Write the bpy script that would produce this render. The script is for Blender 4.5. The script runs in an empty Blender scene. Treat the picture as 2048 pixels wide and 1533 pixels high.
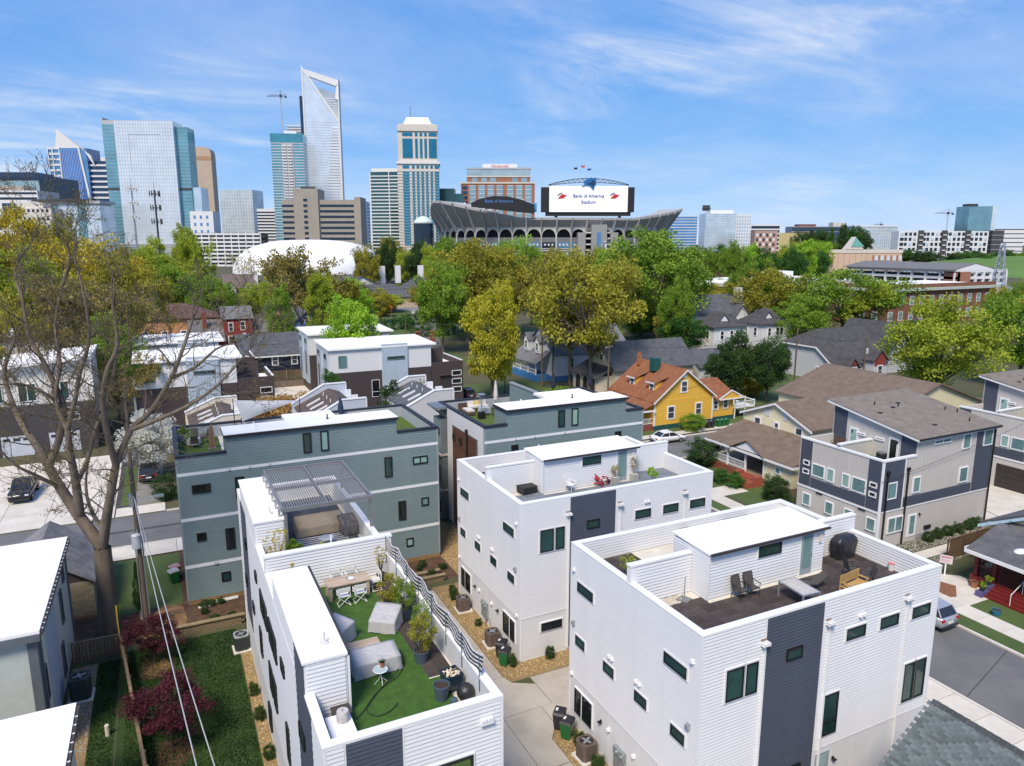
import bpy,math,random
import numpy as np
from mathutils import Vector,Matrix
scene=bpy.context.scene
COL=scene.collection
rad=math.radians
cam_d=bpy.data.cameras.new('camera')
cam=bpy.data.objects.new('camera',cam_d)
COL.objects.link(cam)
cam.location=(0,0,25)
cam.rotation_euler=(rad(90-10.98),0,rad(-25.87))
cam_d.sensor_fit='HORIZONTAL'
cam_d.sensor_width=36
cam_d.lens=25.343
cam_d.clip_start=.5
cam_d.clip_end=12000
scene.camera=cam
SUN_DIR=Vector((-.5,-.54,.95)).normalized()
SUN_EL=math.asin(SUN_DIR.z)
SUN_AZ=math.atan2(SUN_DIR.x,SUN_DIR.y)
world=bpy.data.worlds.new('World')
scene.world=world
world.use_nodes=True
wn,wl=world.node_tree.nodes,world.node_tree.links
wn.clear()
w_out=wn.new('ShaderNodeOutputWorld')
w_bg=wn.new('ShaderNodeBackground')
w_bg.inputs['Strength'].default_value=.1
sky=wn.new('ShaderNodeTexSky')
sky.sky_type='NISHITA'
sky.sun_disc=False
sky.sun_elevation=SUN_EL
sky.sun_rotation=SUN_AZ
sky.altitude=300
sky.air_density=.7
sky.dust_density=0.0
sky.ozone_density=5.
w_sr=wn.new('ShaderNodeSeparateColor')
w_cr=wn.new('ShaderNodeCombineColor')
wl.new(sky.outputs['Color'],w_sr.inputs[0])
for i,(k_,g_)in enumerate(((.86,.78),(1.82,.47),(4.65,.178))):
 pw_=wn.new('ShaderNodeMath');pw_.operation='POWER';pw_.inputs[1].default_value=g_
 ml_=wn.new('ShaderNodeMath');ml_.operation='MULTIPLY';ml_.inputs[1].default_value=k_
 wl.new(w_sr.outputs[i],pw_.inputs[0]);wl.new(pw_.outputs[0],ml_.inputs[0]);wl.new(ml_.outputs[0],w_cr.inputs[i])
w_tc=wn.new('ShaderNodeTexCoord')
w_sep=wn.new('ShaderNodeSeparateXYZ')
wl.new(w_tc.outputs['Generated'],w_sep.inputs[0])
def wmath(op,a,b=None,c=None):
 n=wn.new('ShaderNodeMath')
 n.operation=op
 for i,v in enumerate((a,b,c)):
  if v is None:
   continue
  if isinstance(v,(int,float)):
   n.inputs[i].default_value=v
  else:
   wl.new(v,n.inputs[i])
 return n.outputs[0]
w_h=wmath('MAXIMUM',wmath('ADD',w_sep.outputs['Z'],.16),.05)
w_cx=wmath('DIVIDE',w_sep.outputs['X'],w_h)
w_cy=wmath('DIVIDE',w_sep.outputs['Y'],w_h)
w_cmb=wn.new('ShaderNodeCombineXYZ')
wl.new(w_cx,w_cmb.inputs[0])
wl.new(w_cy,w_cmb.inputs[1])
def wnoise(scale,sx,sy,rot,detail,dist,off=(0,0,0)):
 mp=wn.new('ShaderNodeMapping')
 mp.inputs['Rotation'].default_value=(0,0,rot)
 mp.inputs['Scale'].default_value=(sx,sy,1)
 mp.inputs['Location'].default_value=off
 wl.new(w_cmb.outputs[0],mp.inputs[0])
 nz=wn.new('ShaderNodeTexNoise')
 nz.inputs['Scale'].default_value=scale
 nz.inputs['Detail'].default_value=detail
 nz.inputs['Roughness'].default_value=.62
 nz.inputs['Distortion'].default_value=dist
 wl.new(mp.outputs[0],nz.inputs['Vector'])
 return nz.outputs['Fac']
def wramp(fac,a,b):
 m=wn.new('ShaderNodeMapRange')
 m.interpolation_type='SMOOTHSTEP'
 m.inputs['From Min'].default_value=a
 m.inputs['From Max'].default_value=b
 wl.new(fac,m.inputs['Value'])
 return m.outputs[0]
c_big=wramp(wnoise(.55,1,1,.3,5,.6,(4.3,2.2,0)),.44,.72)
c_wisp=wramp(wnoise(1.1,.8,1.7,.75,10,1.6,(.4,2.,0)),.36,.86)
c_veil=wramp(wnoise(.7,1,1.3,.2,5,.4,(7,2,0)),.3,.85)
c_mask=wmath('ADD',wmath('MULTIPLY',wmath('MULTIPLY',c_big,c_wisp),.95),wmath('MULTIPLY',c_veil,.3))
c_mask=wmath('MINIMUM',c_mask,.8)
w_mix=wn.new('ShaderNodeMix')
w_mix.data_type='RGBA'
wl.new(c_mask,w_mix.inputs['Factor'])
wl.new(w_cr.outputs['Color'],w_mix.inputs['A'])
w_mix.inputs['B'].default_value=(6.9,6.9,6.9,1)
wl.new(w_mix.outputs['Result'],w_bg.inputs['Color'])
wl.new(w_bg.outputs[0],w_out.inputs['Surface'])
sun_d=bpy.data.lights.new('sun','SUN')
sun_d.energy=3.2
sun_d.angle=rad(18)
sun_d.color=(1.,.885,.73)
sun_o=bpy.data.objects.new('sun',sun_d)
COL.objects.link(sun_o)
sun_o.rotation_euler=(-SUN_DIR).to_track_quat('-Z','Y').to_euler()
sun_o.location=(0,0,200)
scene.view_settings.view_transform='Standard'
scene.view_settings.look='None'
scene.view_settings.exposure=.53
scene.view_settings.gamma=1.
scene.view_settings.use_curve_mapping=False
scene.cycles.max_bounces=6
scene.cycles.diffuse_bounces=3
scene.cycles.glossy_bounces=3
scene.cycles.transmission_bounces=3
scene.cycles.transparent_max_bounces=6
scene.cycles.sample_clamp_indirect=6
# ================================================================ library
RNG=random.Random(11)
MATS={}
def mat(name,col,rough=.7,var=.1,scale=2.,bump=0.0,bscale=None,metal=0.0,spec=.5,rand=0.0,stretch=(1,1,1),col2=None,detail=4,emit=0.0,trans=0.0):
 if name in MATS:
  return MATS[name]
 m=bpy.data.materials.new(name)
 m.use_nodes=True
 n,l=m.node_tree.nodes,m.node_tree.links
 b=n['Principled BSDF']
 b.inputs['Roughness'].default_value=rough
 b.inputs['Metallic'].default_value=metal
 b.inputs['Specular IOR Level'].default_value=spec
 tc=n.new('ShaderNodeTexCoord')
 mp=n.new('ShaderNodeMapping')
 mp.inputs['Scale'].default_value=stretch
 l.new(tc.outputs['Object'],mp.inputs[0])
 nz=n.new('ShaderNodeTexNoise')
 nz.inputs['Scale'].default_value=scale
 nz.inputs['Detail'].default_value=detail
 nz.inputs['Roughness'].default_value=.6
 l.new(mp.outputs[0],nz.inputs['Vector'])
 mr=n.new('ShaderNodeMapRange')
 mr.inputs['From Min'].default_value=.3
 mr.inputs['From Max'].default_value=.7
 l.new(nz.outputs['Fac'],mr.inputs['Value'])
 mx=n.new('ShaderNodeMix')
 mx.data_type='RGBA'
 c=list(col)[:3]
 if col2 is None:
  a_,b_=[x*(1-var)for x in c],[min(1,x*(1+var))for x in c]
 else:
  a_,b_=c,list(col2)[:3]
 mx.inputs['A'].default_value=(*a_,1)
 mx.inputs['B'].default_value=(*b_,1)
 l.new(mr.outputs[0],mx.inputs['Factor'])
 out=mx.outputs['Result']
 if rand:
  oi=n.new('ShaderNodeObjectInfo')
  r2=n.new('ShaderNodeMapRange')
  r2.inputs['To Min'].default_value=1-rand
  r2.inputs['To Max'].default_value=1+rand
  l.new(oi.outputs['Random'],r2.inputs['Value'])
  vm=n.new('ShaderNodeVectorMath')
  vm.operation='SCALE'
  l.new(out,vm.inputs[0])
  l.new(r2.outputs[0],vm.inputs['Scale'])
  out=vm.outputs[0]
 l.new(out,b.inputs['Base Color'])
 if bump:
  nb=n.new('ShaderNodeTexNoise')
  nb.inputs['Scale'].default_value=bscale or scale*8
  nb.inputs['Detail'].default_value=3
  l.new(mp.outputs[0],nb.inputs['Vector'])
  bp=n.new('ShaderNodeBump')
  bp.inputs['Strength'].default_value=bump
  bp.inputs['Distance'].default_value=.05
  l.new(nb.outputs['Fac'],bp.inputs['Height'])
  l.new(bp.outputs[0],b.inputs['Normal'])
 if emit:
  l.new(out,b.inputs['Emission Color'])
  b.inputs['Emission Strength'].default_value=emit
 MATS[name]=m
 return m
def leafmat(name,c1,c2,trans=.35,rand=.12):
 if name in MATS:
  return MATS[name]
 m=bpy.data.materials.new(name)
 m.use_nodes=True
 n,l=m.node_tree.nodes,m.node_tree.links
 n.clear()
 o=n.new('ShaderNodeOutputMaterial')
 at=n.new('ShaderNodeAttribute')
 at.attribute_name='tint'
 mx=n.new('ShaderNodeMix')
 mx.data_type='RGBA'
 mx.inputs['A'].default_value=(*c1,1)
 mx.inputs['B'].default_value=(*c2,1)
 l.new(at.outputs['Fac'],mx.inputs['Factor'])
 oi=n.new('ShaderNodeObjectInfo')
 r2=n.new('ShaderNodeMapRange')
 r2.inputs['To Min'].default_value=1-rand
 r2.inputs['To Max'].default_value=1+rand
 l.new(oi.outputs['Random'],r2.inputs['Value'])
 vm=n.new('ShaderNodeVectorMath')
 vm.operation='SCALE'
 l.new(mx.outputs['Result'],vm.inputs[0])
 l.new(r2.outputs[0],vm.inputs['Scale'])
 d=n.new('ShaderNodeBsdfPrincipled')
 d.inputs['Roughness'].default_value=.55
 d.inputs['Specular IOR Level'].default_value=.25
 t=n.new('ShaderNodeBsdfTranslucent')
 ms=n.new('ShaderNodeMixShader')
 ms.inputs[0].default_value=trans
 l.new(vm.outputs[0],d.inputs['Base Color'])
 l.new(vm.outputs[0],t.inputs['Color'])
 l.new(d.outputs[0],ms.inputs[1])
 l.new(t.outputs[0],ms.inputs[2])
 l.new(ms.outputs[0],o.inputs['Surface'])
 MATS[name]=m
 return m
class MB:
 def __init__(s):
  s.v,s.f=[],[]
 def add(s,vs,fs):
  o=len(s.v)
  s.v+=[tuple(p)for p in vs]
  s.f+=[tuple(i+o for i in f)for f in fs]
  return s
 def box(s,x0,y0,z0,x1,y1,z1):
  if x0>x1:x0,x1=x1,x0
  if y0>y1:y0,y1=y1,y0
  if z0>z1:z0,z1=z1,z0
  return s.add([(x0,y0,z0),(x1,y0,z0),(x1,y1,z0),(x0,y1,z0),(x0,y0,z1),(x1,y0,z1),(x1,y1,z1),(x0,y1,z1)],[(3,2,1,0),(4,5,6,7),(0,1,5,4),(1,2,6,5),(2,3,7,6),(3,0,4,7)])
 def obox(s,c,size,rot=(0,0,0)):
  M=Matrix.Rotation(rot[2],3,'Z')@Matrix.Rotation(rot[1],3,'Y')@Matrix.Rotation(rot[0],3,'X')
  hx,hy,hz=(q/2 for q in size)
  vs=[]
  for z in(-hz,hz):
   for x,y in((-hx,-hy),(hx,-hy),(hx,hy),(-hx,hy)):
    p=M@Vector((x,y,z))
    vs.append((p.x+c[0],p.y+c[1],p.z+c[2]))
  return s.add(vs,[(3,2,1,0),(4,5,6,7),(0,1,5,4),(1,2,6,5),(2,3,7,6),(3,0,4,7)])
 def prism(s,poly,z0,z1):
  n=len(poly)
  return s.add([(x,y,z0)for x,y in poly]+[(x,y,z1)for x,y in poly],[tuple(range(n-1,-1,-1)),tuple(range(n,2*n))]+[(i,(i+1)%n,n+(i+1)%n,n+i)for i in range(n)])
 def extx(s,poly,x0,x1):
  n=len(poly)
  return s.add([(x0,y,z)for y,z in poly]+[(x1,y,z)for y,z in poly],[tuple(range(n-1,-1,-1)),tuple(range(n,2*n))]+[(i,(i+1)%n,n+(i+1)%n,n+i)for i in range(n)])
 def exty(s,poly,y0,y1):
  n=len(poly)
  return s.add([(x,y0,z)for x,z in poly]+[(x,y1,z)for x,z in poly],[tuple(range(n)),tuple(range(2*n-1,n-1,-1))]+[((i+1)%n,i,n+i,n+(i+1)%n)for i in range(n)])
 def slab(s,quad,t):
  q=[Vector(p)for p in quad]
  lo=[p-Vector((0,0,t))for p in q]
  n=len(q)
  return s.add([tuple(p)for p in lo+q],[tuple(range(n-1,-1,-1)),tuple(range(n,2*n))]+[(i,(i+1)%n,n+(i+1)%n,n+i)for i in range(n)])
 def tube(s,pts,r,n=6,r1=None):
  pts=[Vector(p)for p in pts]
  m=len(pts)
  vs=[]
  for i,p in enumerate(pts):
   d=(pts[min(i+1,m-1)]-pts[max(i-1,0)])
   d=d.normalized()if d.length>1e-9 else Vector((0,0,1))
   a=d.orthogonal().normalized()if abs(d.z)>.9 else d.cross(Vector((0,0,1))).normalized()
   b=d.cross(a)
   ri=r if r1 is None else r+(r1-r)*i/max(1,m-1)
   for k in range(n):
    t=2*math.pi*k/n
    q=p+a*(ri*math.cos(t))+b*(ri*math.sin(t))
    vs.append(tuple(q))
  fs=[(i*n+k,i*n+(k+1)%n,(i+1)*n+(k+1)%n,(i+1)*n+k)for i in range(m-1)for k in range(n)]
  fs+=[tuple(range(n-1,-1,-1)),tuple((m-1)*n+k for k in range(n))]
  return s.add(vs,fs)
 def lathe(s,prof,n=16,c=(0,0,0)):
  vs=[(c[0]+r*math.cos(2*math.pi*k/n),c[1]+r*math.sin(2*math.pi*k/n),c[2]+z)for r,z in prof for k in range(n)]
  m=len(prof)
  fs=[(i*n+k,i*n+(k+1)%n,(i+1)*n+(k+1)%n,(i+1)*n+k)for i in range(m-1)for k in range(n)]
  fs+=[tuple(range(n-1,-1,-1)),tuple((m-1)*n+k for k in range(n))]
  return s.add(vs,fs)
 def blob(s,c,rx,ry,rz,n=8,m=6,jit=0.0,rng=RNG):
  vs,fs=[],[]
  for i in range(m+1):
   ph=math.pi*i/m
   for k in range(n):
    t=2*math.pi*k/n
    j=1+rng.uniform(-jit,jit)
    vs.append((c[0]+rx*j*math.sin(ph)*math.cos(t),c[1]+ry*j*math.sin(ph)*math.sin(t),c[2]-rz*j*math.cos(ph)))
  fs=[(i*n+k,i*n+(k+1)%n,(i+1)*n+(k+1)%n,(i+1)*n+k)for i in range(m)for k in range(n)]
  return s.add(vs,fs)
 def mesh(s,name,m=None,smooth=False,off=(0,0,0)):
  me=bpy.data.meshes.new(name)
  vs=s.v if off==(0,0,0)else[(x-off[0],y-off[1],z-off[2])for x,y,z in s.v]
  me.from_pydata(vs,[],s.f)
  if m:
   me.materials.append(m)
  if smooth:
   me.polygons.foreach_set('use_smooth',[True]*len(me.polygons))
  me.update()
  return me
def link(name,me,parent=None,loc=(0,0,0),rot=(0,0,0)):
 o=bpy.data.objects.new(name,me)
 COL.objects.link(o)
 o.location=loc
 o.rotation_euler=rot
 if parent:
  o.parent=parent
 return o
def tag(o,label,cat,group=None,kind=None):
 if label:o['label']=label
 if cat:o['category']=cat
 if group:o['group']=group
 if kind:o['kind']=kind
 return o
OFF={}
def thing(name,label,cat,loc=(0,0,0),rz=0.0,group=None,local=False,scale=None):
 0
 o=link(name,None,None,loc,(0,0,rz))
 o.empty_display_size=.2
 if scale:
  o.scale=scale
 OFF[o.name]=(0,0,0)if local else tuple(loc)
 return tag(o,label,cat,group)
def part(t,name,mb,m,parent=None,smooth=False,kind=None,label=None):
 o=link(name,mb.mesh(name,m,smooth,OFF[t.name]),parent or t)
 if kind:o['kind']=kind
 if label:o['label']=label
 return o
def single(name,mb,m,label,cat,group=None,smooth=False,base=None):
 if base is None:
  xs=[v[0]for v in mb.v];ys=[v[1]for v in mb.v];zs=[v[2]for v in mb.v]
  base=((min(xs)+max(xs))/2,(min(ys)+max(ys))/2,min(zs))
 o=link(name,mb.mesh(name,m,smooth,tuple(base)),None,base)
 return tag(o,label,cat,group)
def struct(name,mb,m,parent=None,kind='structure',smooth=False):
 o=link(name,mb.mesh(name,m,smooth),parent)
 if not parent:
  o['kind']=kind
 return o
def copy_thing(src,loc,rz=None,label=None,group=None,scale=None):
 c=src.copy();COL.objects.link(c)
 c.location=loc
 if rz is not None:c.rotation_euler=(0,0,rz)
 if scale:c.scale=scale
 if label:c['label']=label
 if group:c['group']=group
 for ch in list(src.children):
  d=ch.copy();COL.objects.link(d);d.parent=c
  for g in list(ch.children):
   e=g.copy();COL.objects.link(e);e.parent=d
 return c
def fbox(mb,F,u0,u1,z0,z1,d0,d1):
 ax,p,s=F
 a,b=p+s*d0,p+s*d1
 if ax=='x':
  return mb.box(a,u0,z0,b,u1,z1)
 return mb.box(u0,a,z0,u1,b,z1)
def window(t,F,u0,u1,z0,z1,fm,gm,fw=.06,d=.1,mull=(),trans=(),trim=None,tw=.1,name='window'):
 fr=MB()
 fbox(fr,F,u0,u1,z0,z0+fw,0.0,d)
 fbox(fr,F,u0,u1,z1-fw,z1,0.0,d)
 fbox(fr,F,u0,u0+fw,z0+fw,z1-fw,0.0,d)
 fbox(fr,F,u1-fw,u1,z0+fw,z1-fw,0.0,d)
 for q in mull:
  fbox(fr,F,q-fw/2,q+fw/2,z0+fw,z1-fw,0.0,d-.005)
 for q in trans:
  fbox(fr,F,u0+fw,u1-fw,q-fw/2,q+fw/2,0.0,d-.01)
 o=part(t,name,fr,fm)
 pn=MB()
 fbox(pn,F,u0+fw*.8,u1-fw*.8,z0+fw*.8,z1-fw*.8,0.0,d*.62)
 part(t,'pane',pn,gm,o)
 if trim:
  tr=MB()
  fbox(tr,F,u0-tw,u1+tw,z0-tw,z0,0.0,d*.75)
  fbox(tr,F,u0-tw,u1+tw,z1,z1+tw,0.0,d*.75)
  fbox(tr,F,u0-tw,u0,z0,z1,0.0,d*.75)
  fbox(tr,F,u1,u1+tw,z0,z1,0.0,d*.75)
  part(t,'casing',tr,trim,o)
 return o
BOARDS={}
def siding(t,parent,F,u0,u1,z0,z1,pitch,m,name='siding_board',thick=.04):
 0
 ax,p,s=F
 off=OFF[t.name]
 z=z0
 L=u1-u0
 while z<z1-.02:
  h=min(pitch,z1-z)
  key=(ax,s,round(L,3),round(h,3),m.name,thick)
  me=BOARDS.get(key)
  if me is None:
   prof=[(-.004,0),(thick,0),(thick*.9,h*.06),(.005,h),(-.004,h)]
   mb=MB()
   if ax=='x':
    mb.add([(s*d,u,q)for u in(0,L)for d,q in prof],[])
   else:
    mb.add([(u,s*d,q)for u in(0,L)for d,q in prof],[])
   n=5
   fs=[tuple(range(n)),tuple(range(2*n-1,n-1,-1))]+[((i+1)%n,i,n+i,n+(i+1)%n)for i in range(n)]
   mb.f=fs
   me=mb.mesh(name,m)
   BOARDS[key]=me
  l=(p-off[0],u0-off[1],z-off[2])if ax=='x' else(u0-off[0],p-off[1],z-off[2])
  link(name,me,parent or t,l)
  z+=pitch
def grid_tiles(t,parent,x0,y0,x1,y1,z,size,gap,h,m,name='paver',jit=.002,skip=None,rng=RNG):
 off=OFF[t.name]if t else(0,0,0)
 nx,ny=max(1,round((x1-x0)/size)),max(1,round((y1-y0)/size))
 sx,sy=(x1-x0)/nx,(y1-y0)/ny
 me=MB().box(gap/2,gap/2,0,sx-gap/2,sy-gap/2,h).mesh(name,m)
 for i in range(nx):
  for j in range(ny):
   if skip and skip(x0+(i+.5)*sx,y0+(j+.5)*sy):
    continue
   link(name,me,parent or t,(x0+i*sx-off[0],y0+j*sy-off[1],z+rng.uniform(-jit,jit)-off[2]))
def gable_roof(mb,x0,y0,x1,y1,ze,zr,axis,over=.4,th=.16):
 0
 if axis=='x':
  ym=(y0+y1)/2
  k=(zr-ze)/(ym-y0)
  for s,a in((1,y0),(-1,y1)):
   e=a-s*over
   ez=ze-k*over
   q=[(x0-over,e,ez),(x1+over,e,ez),(x1+over,ym,zr),(x0-over,ym,zr)]
   if s<0:q=q[::-1]
   mb.slab([(x,y,z+th)for x,y,z in q],th)
 else:
  xm=(x0+x1)/2
  k=(zr-ze)/(xm-x0)
  for s,a in((1,x0),(-1,x1)):
   e=a-s*over
   ez=ze-k*over
   q=[(e,y0-over,ez),(xm,y0-over,zr),(xm,y1+over,zr),(e,y1+over,ez)]
   if s<0:q=q[::-1]
   mb.slab([(x,y,z+th)for x,y,z in q],th)
 return mb
def gable_walls(mb,x0,y0,x1,y1,z0,ze,zr,axis):
 if axis=='x':
  ym=(y0+y1)/2
  return mb.extx([(y0,z0),(y1,z0),(y1,ze),(ym,zr),(y0,ze)],x0,x1)
 xm=(x0+x1)/2
 return mb.exty([(x0,z0),(x1,z0),(x1,ze),(xm,zr),(x0,ze)],y0,y1)
def hip_roof(mb,x0,y0,x1,y1,ze,zr,over=.4,th=.14):
 a,b,c,d=(x0-over,y0-over),(x1+over,y0-over),(x1+over,y1+over),(x0-over,y1+over)
 w,l=c[0]-a[0],c[1]-a[1]
 if w>=l:
  r1,r2=(a[0]+l/2,(a[1]+c[1])/2),(c[0]-l/2,(a[1]+c[1])/2)
  vs=[(*a,ze),(*b,ze),(*c,ze),(*d,ze),(*r1,zr),(*r2,zr)]
  fs=[(0,1,5,4),(1,2,5),(2,3,4,5),(3,0,4)]
 else:
  r1,r2=((a[0]+c[0])/2,a[1]+w/2),((a[0]+c[0])/2,c[1]-w/2)
  vs=[(*a,ze),(*b,ze),(*c,ze),(*d,ze),(*r1,zr),(*r2,zr)]
  fs=[(0,1,4),(1,2,5,4),(2,3,5),(3,0,4,5)]
 lo=[(x,y,z-th)for x,y,z in vs[:4]]
 vs+=lo
 fs+=[(0,6,7,1),(1,7,8,2),(2,8,9,3),(3,9,6,0),(9,8,7,6)]
 return mb.add(vs,fs)
white_paint=mat('white_paint',(.7,.7,.705),.55,.03,.7)
white_trim=mat('white_trim',(.77,.77,.775),.5,.02,1.)
white_board=mat('white_board',(.69,.693,.7),.6,.035,.5,rand=.012)
white_roof=mat('white_roof',(.82,.815,.8),.75,.05,.6,detail=6)
navy_board=mat('navy_board',(.06,.07,.098),.6,.08,.8,rand=.03)
navy_paint=mat('navy_paint',(.06,.07,.098),.6,.06,.8)
teal_board=mat('teal_board',(.175,.235,.235),.6,.05,.7,rand=.03)
teal_paint=mat('teal_paint',(.18,.24,.24),.65,.05,.7)
black_frame=mat('black_frame',(.012,.012,.013),.45,.1)
black_metal=mat('black_metal',(.02,.02,.022),.45,.1,metal=.3)
grey_metal=mat('grey_metal',(.28,.29,.3),.45,.1,metal=.6)
galv=mat('galvanised',(.48,.5,.52),.4,.12,3,metal=.7)
glass_dark=mat('glass_dark',(.018,.055,.048),.06,.5,.35,spec=.6)
glass_black=mat('glass_black',(.012,.016,.018),.06,.5,.35,spec=.6)
glass_mint=mat('glass_mint',(.26,.42,.37),.12,.12,.6,spec=.6)
glass_blind=mat('glass_blind',(.16,.27,.26),.1,.25,.5,spec=.6)
membrane=mat('roof_membrane',(.62,.58,.5),.85,.12,1.3)
turf=mat('artificial_turf',(.045,.115,.012),.9,.22,3.,bump=.6,bscale=60)
# ================================================================ the ground
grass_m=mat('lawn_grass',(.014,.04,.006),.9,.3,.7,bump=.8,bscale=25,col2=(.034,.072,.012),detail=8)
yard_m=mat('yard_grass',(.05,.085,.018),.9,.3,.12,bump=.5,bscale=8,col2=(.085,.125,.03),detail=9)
ground_m=mat('rough_ground',(.05,.062,.02),.95,.3,.05,bump=.6,bscale=3,col2=(.105,.088,.045),detail=10)
asphalt_m=mat('asphalt',(.115,.115,.115),.9,.12,.35,bump=.25,bscale=40,col2=(.165,.163,.158),detail=10)
concrete_m=mat('concrete',(.36,.32,.26),.85,.1,.55,col2=(.5,.455,.38),detail=8,rand=.04)
concrete_w=mat('pale_concrete',(.52,.48,.41),.85,.1,.6,col2=(.66,.62,.54),detail=8,rand=.05)
mulch_m=mat('mulch',(.05,.028,.016),.95,.3,2.2,bump=1.,bscale=18,col2=(.14,.075,.04),detail=10)
straw_m=mat('straw',(.28,.17,.07),.95,.3,1.2,bump=.8,bscale=20,col2=(.1,.055,.03),detail=10)
gravel_base=mat('gravel_base',(.2,.13,.055),.95,.3,6,bump=.9,bscale=20,col2=(.33,.235,.115),detail=8)
def sheet(x0,y0,x1,y1,z,mb=None):
 mb=mb or MB()
 return mb.add([(x0,y0,z),(x1,y0,z),(x1,y1,z),(x0,y1,z)],[(0,1,2,3)])
def poly(pts,z,mb=None):
 mb=mb or MB()
 return mb.add([(x,y,z)for x,y in pts],[tuple(range(len(pts)))])
struct('ground',sheet(-7000,-2500,9500,11000,0.0),ground_m)
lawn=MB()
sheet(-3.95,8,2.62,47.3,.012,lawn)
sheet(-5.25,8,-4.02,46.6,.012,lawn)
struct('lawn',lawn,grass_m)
yards=MB()
for r in((49.9,42,60,62.2),(47.2,75.2,100,92),(46.2,20,56,31.4),(-5.5,52.5,-.4,62.),(46.3,93,60,118),(-5.2,76.2,-3.9,90),(-.9,76.,6,79),(70,93,110,118),(20,140,60,210),(60,180,100,262)):
 sheet(*r,.012,yards)
struct('lawn_yards',yards,yard_m).name='lawn'
hill=MB()
N=24
for i in range(N+1):
 for j in range(N+1):
  u,v=i/N,j/N
  x,y=560+330*u,300+190*v
  z=14.*math.sin(math.pi*u)**.8*math.sin(math.pi*v)**.8-.4
  hill.v.append((x,y,z))
hill.f=[(i*(N+1)+j,(i+1)*(N+1)+j,(i+1)*(N+1)+j+1,i*(N+1)+j+1)for i in range(N)for j in range(N)]
struct('hill',hill,mat('hill_grass',(.1,.19,.03),.9,.15,.01),smooth=True)
mul=MB()
sheet(-3.9,47.9,22.,62.2,.008,mul)
sheet(46.2,31.4,51.6,37.3,.008,mul)
poly([(-3.,43.6),(-1.6,43.2),(-.9,44.6),(-1.4,46.),(-2.8,46.2)],.018,mul)
poly([(-2.4,35.),(-1.2,34.6),(-.3,35.6),(-.6,37.),(-2.,37.2)],.018,mul)
sheet(-7,47.3,-3.9,53.4,.006,mul)
struct('ground_bed',mul,mulch_m)
st=MB()
poly([(-3.,47.6),(-.6,47.9),(-.2,50.),(-.4,52.),(-1.6,53.),(-2.6,51)],.016,st)
poly([(-2.9,44.2),(-1.9,43.4),(-1.2,44.4),(-1.7,45.6)],.024,st)
struct('ground_straw',st,straw_m)
gb=MB()
sheet(16.2,33.95,33,47.,.01,gb)
poly([(16.2,8),(17.8,8),(17.8,29.6),(16.9,29.6),(16.2,28.6)],.01,gb)
sheet(2.6,8,3.3,46.2,.01,gb)
sheet(18.75,44,22.1,62,.014,gb)
sheet(-6.6,30,-5.2,46.6,.01,gb)
struct('ground_gravel_bed',gb,gravel_base)
rd=MB()
sheet(38.6,-30,45.75,110,.016,rd)
sheet(-90,65.1,38.6,72.7,.016,rd)
sheet(45.75,65.1,120,72.7,.016,rd)
ax,ay=math.sin(rad(17)),math.cos(rad(17))
pth=[(42.2,109.9),(44.,122),(48.5,137),(64,186),(78,228),(96,290),(140,420)]
for(xa,ya),(xb,yb)in zip(pth,pth[1:]):
 d=Vector((xb-xa,yb-ya,0)).normalized()
 nx,ny=d.y*3.57,-d.x*3.57
 if(xa,ya)==pth[0]:
  A=[(38.6,110),(45.75,110)]
 else:
  A=[(xa-nx,ya-ny),(xa+nx,ya+ny)]
 if(xb,yb)!=pth[-1]:
  i=pth.index((xb,yb))
  d2=Vector((pth[i+1][0]-xb,pth[i+1][1]-yb,0)).normalized()
  nx,ny=d2.y*3.57,-d2.x*3.57
 poly([A[0],A[1],(xb+nx,yb+ny),(xb-nx,yb-ny)],.016,rd)
struct('road',rd,asphalt_m)
seam_m=mat('asphalt_seam',(.055,.055,.055),.9,.2,2)
sm=MB()
sheet(-90,68.6,38,69.05,.02,sm)
for(a,b)in(((38.9,21.6),(45.7,23.4)),((39.,40.2),(45.7,39.8)),((38.7,26.5),(38.95,10))):
 d=Vector((b[0]-a[0],b[1]-a[1],0)).normalized()
 w=.03
 poly([(a[0]+d.y*w,a[1]-d.x*w),(b[0]+d.y*w,b[1]-d.x*w),(b[0]-d.y*w,b[1]+d.x*w),(a[0]-d.y*w,a[1]+d.x*w)],.02,sm)
struct('road_seam',sm,seam_m)
ol=MB()
sheet(.55,64.9,.7,72.6,.024,ol)
struct('road_marking',ol,mat('yellow_paint',(.55,.38,.04),.7,.2,3))
kb=MB()
for x0,y0,x1,y1 in((38.42,-30,38.6,65.1),(45.75,-30,45.95,65.1),(38.42,72.7,38.6,110),(45.75,72.7,45.95,110),(-90,64.92,38.42,65.1),(-90,72.7,-19,72.9),(-1.2,72.7,38.42,72.9),(45.95,64.92,120,65.1),(45.95,72.7,120,72.9)):
 kb.box(x0,y0,-.05,x1,y1,.13)
struct('kerb',kb,concrete_w)
def pavement(x0,y0,x1,y1,size,m,vis=True,z=0.0,h=.11):
 o=link('pavement',MB().box(x0,y0,-.05,x1,y1,z+h-.03).mesh('pavement',seam_m))
 o['kind']='structure'
 grid_tiles(None,o,x0,y0,x1,y1,z+h-.03,size,.03,.03,m,name='slab')
 return o
pavement(-20,62.2,38.4,64.9,2.4,concrete_w)
pavement(34.6,14,38.4,30,1.9,concrete_w)
pavement(35.6,30,37.6,62,2.,concrete_w)
pavement(47.4,18,49.1,62,1.7,concrete_w)
pavement(47.3,73.6,75,75.,1.6,concrete_w)
vg=MB()
vg.box(45.96,18,0,47.39,62,.1)
vg.box(33.6,30,0,35.59,61,.06)
struct('verge',vg,yard_m)
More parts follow.
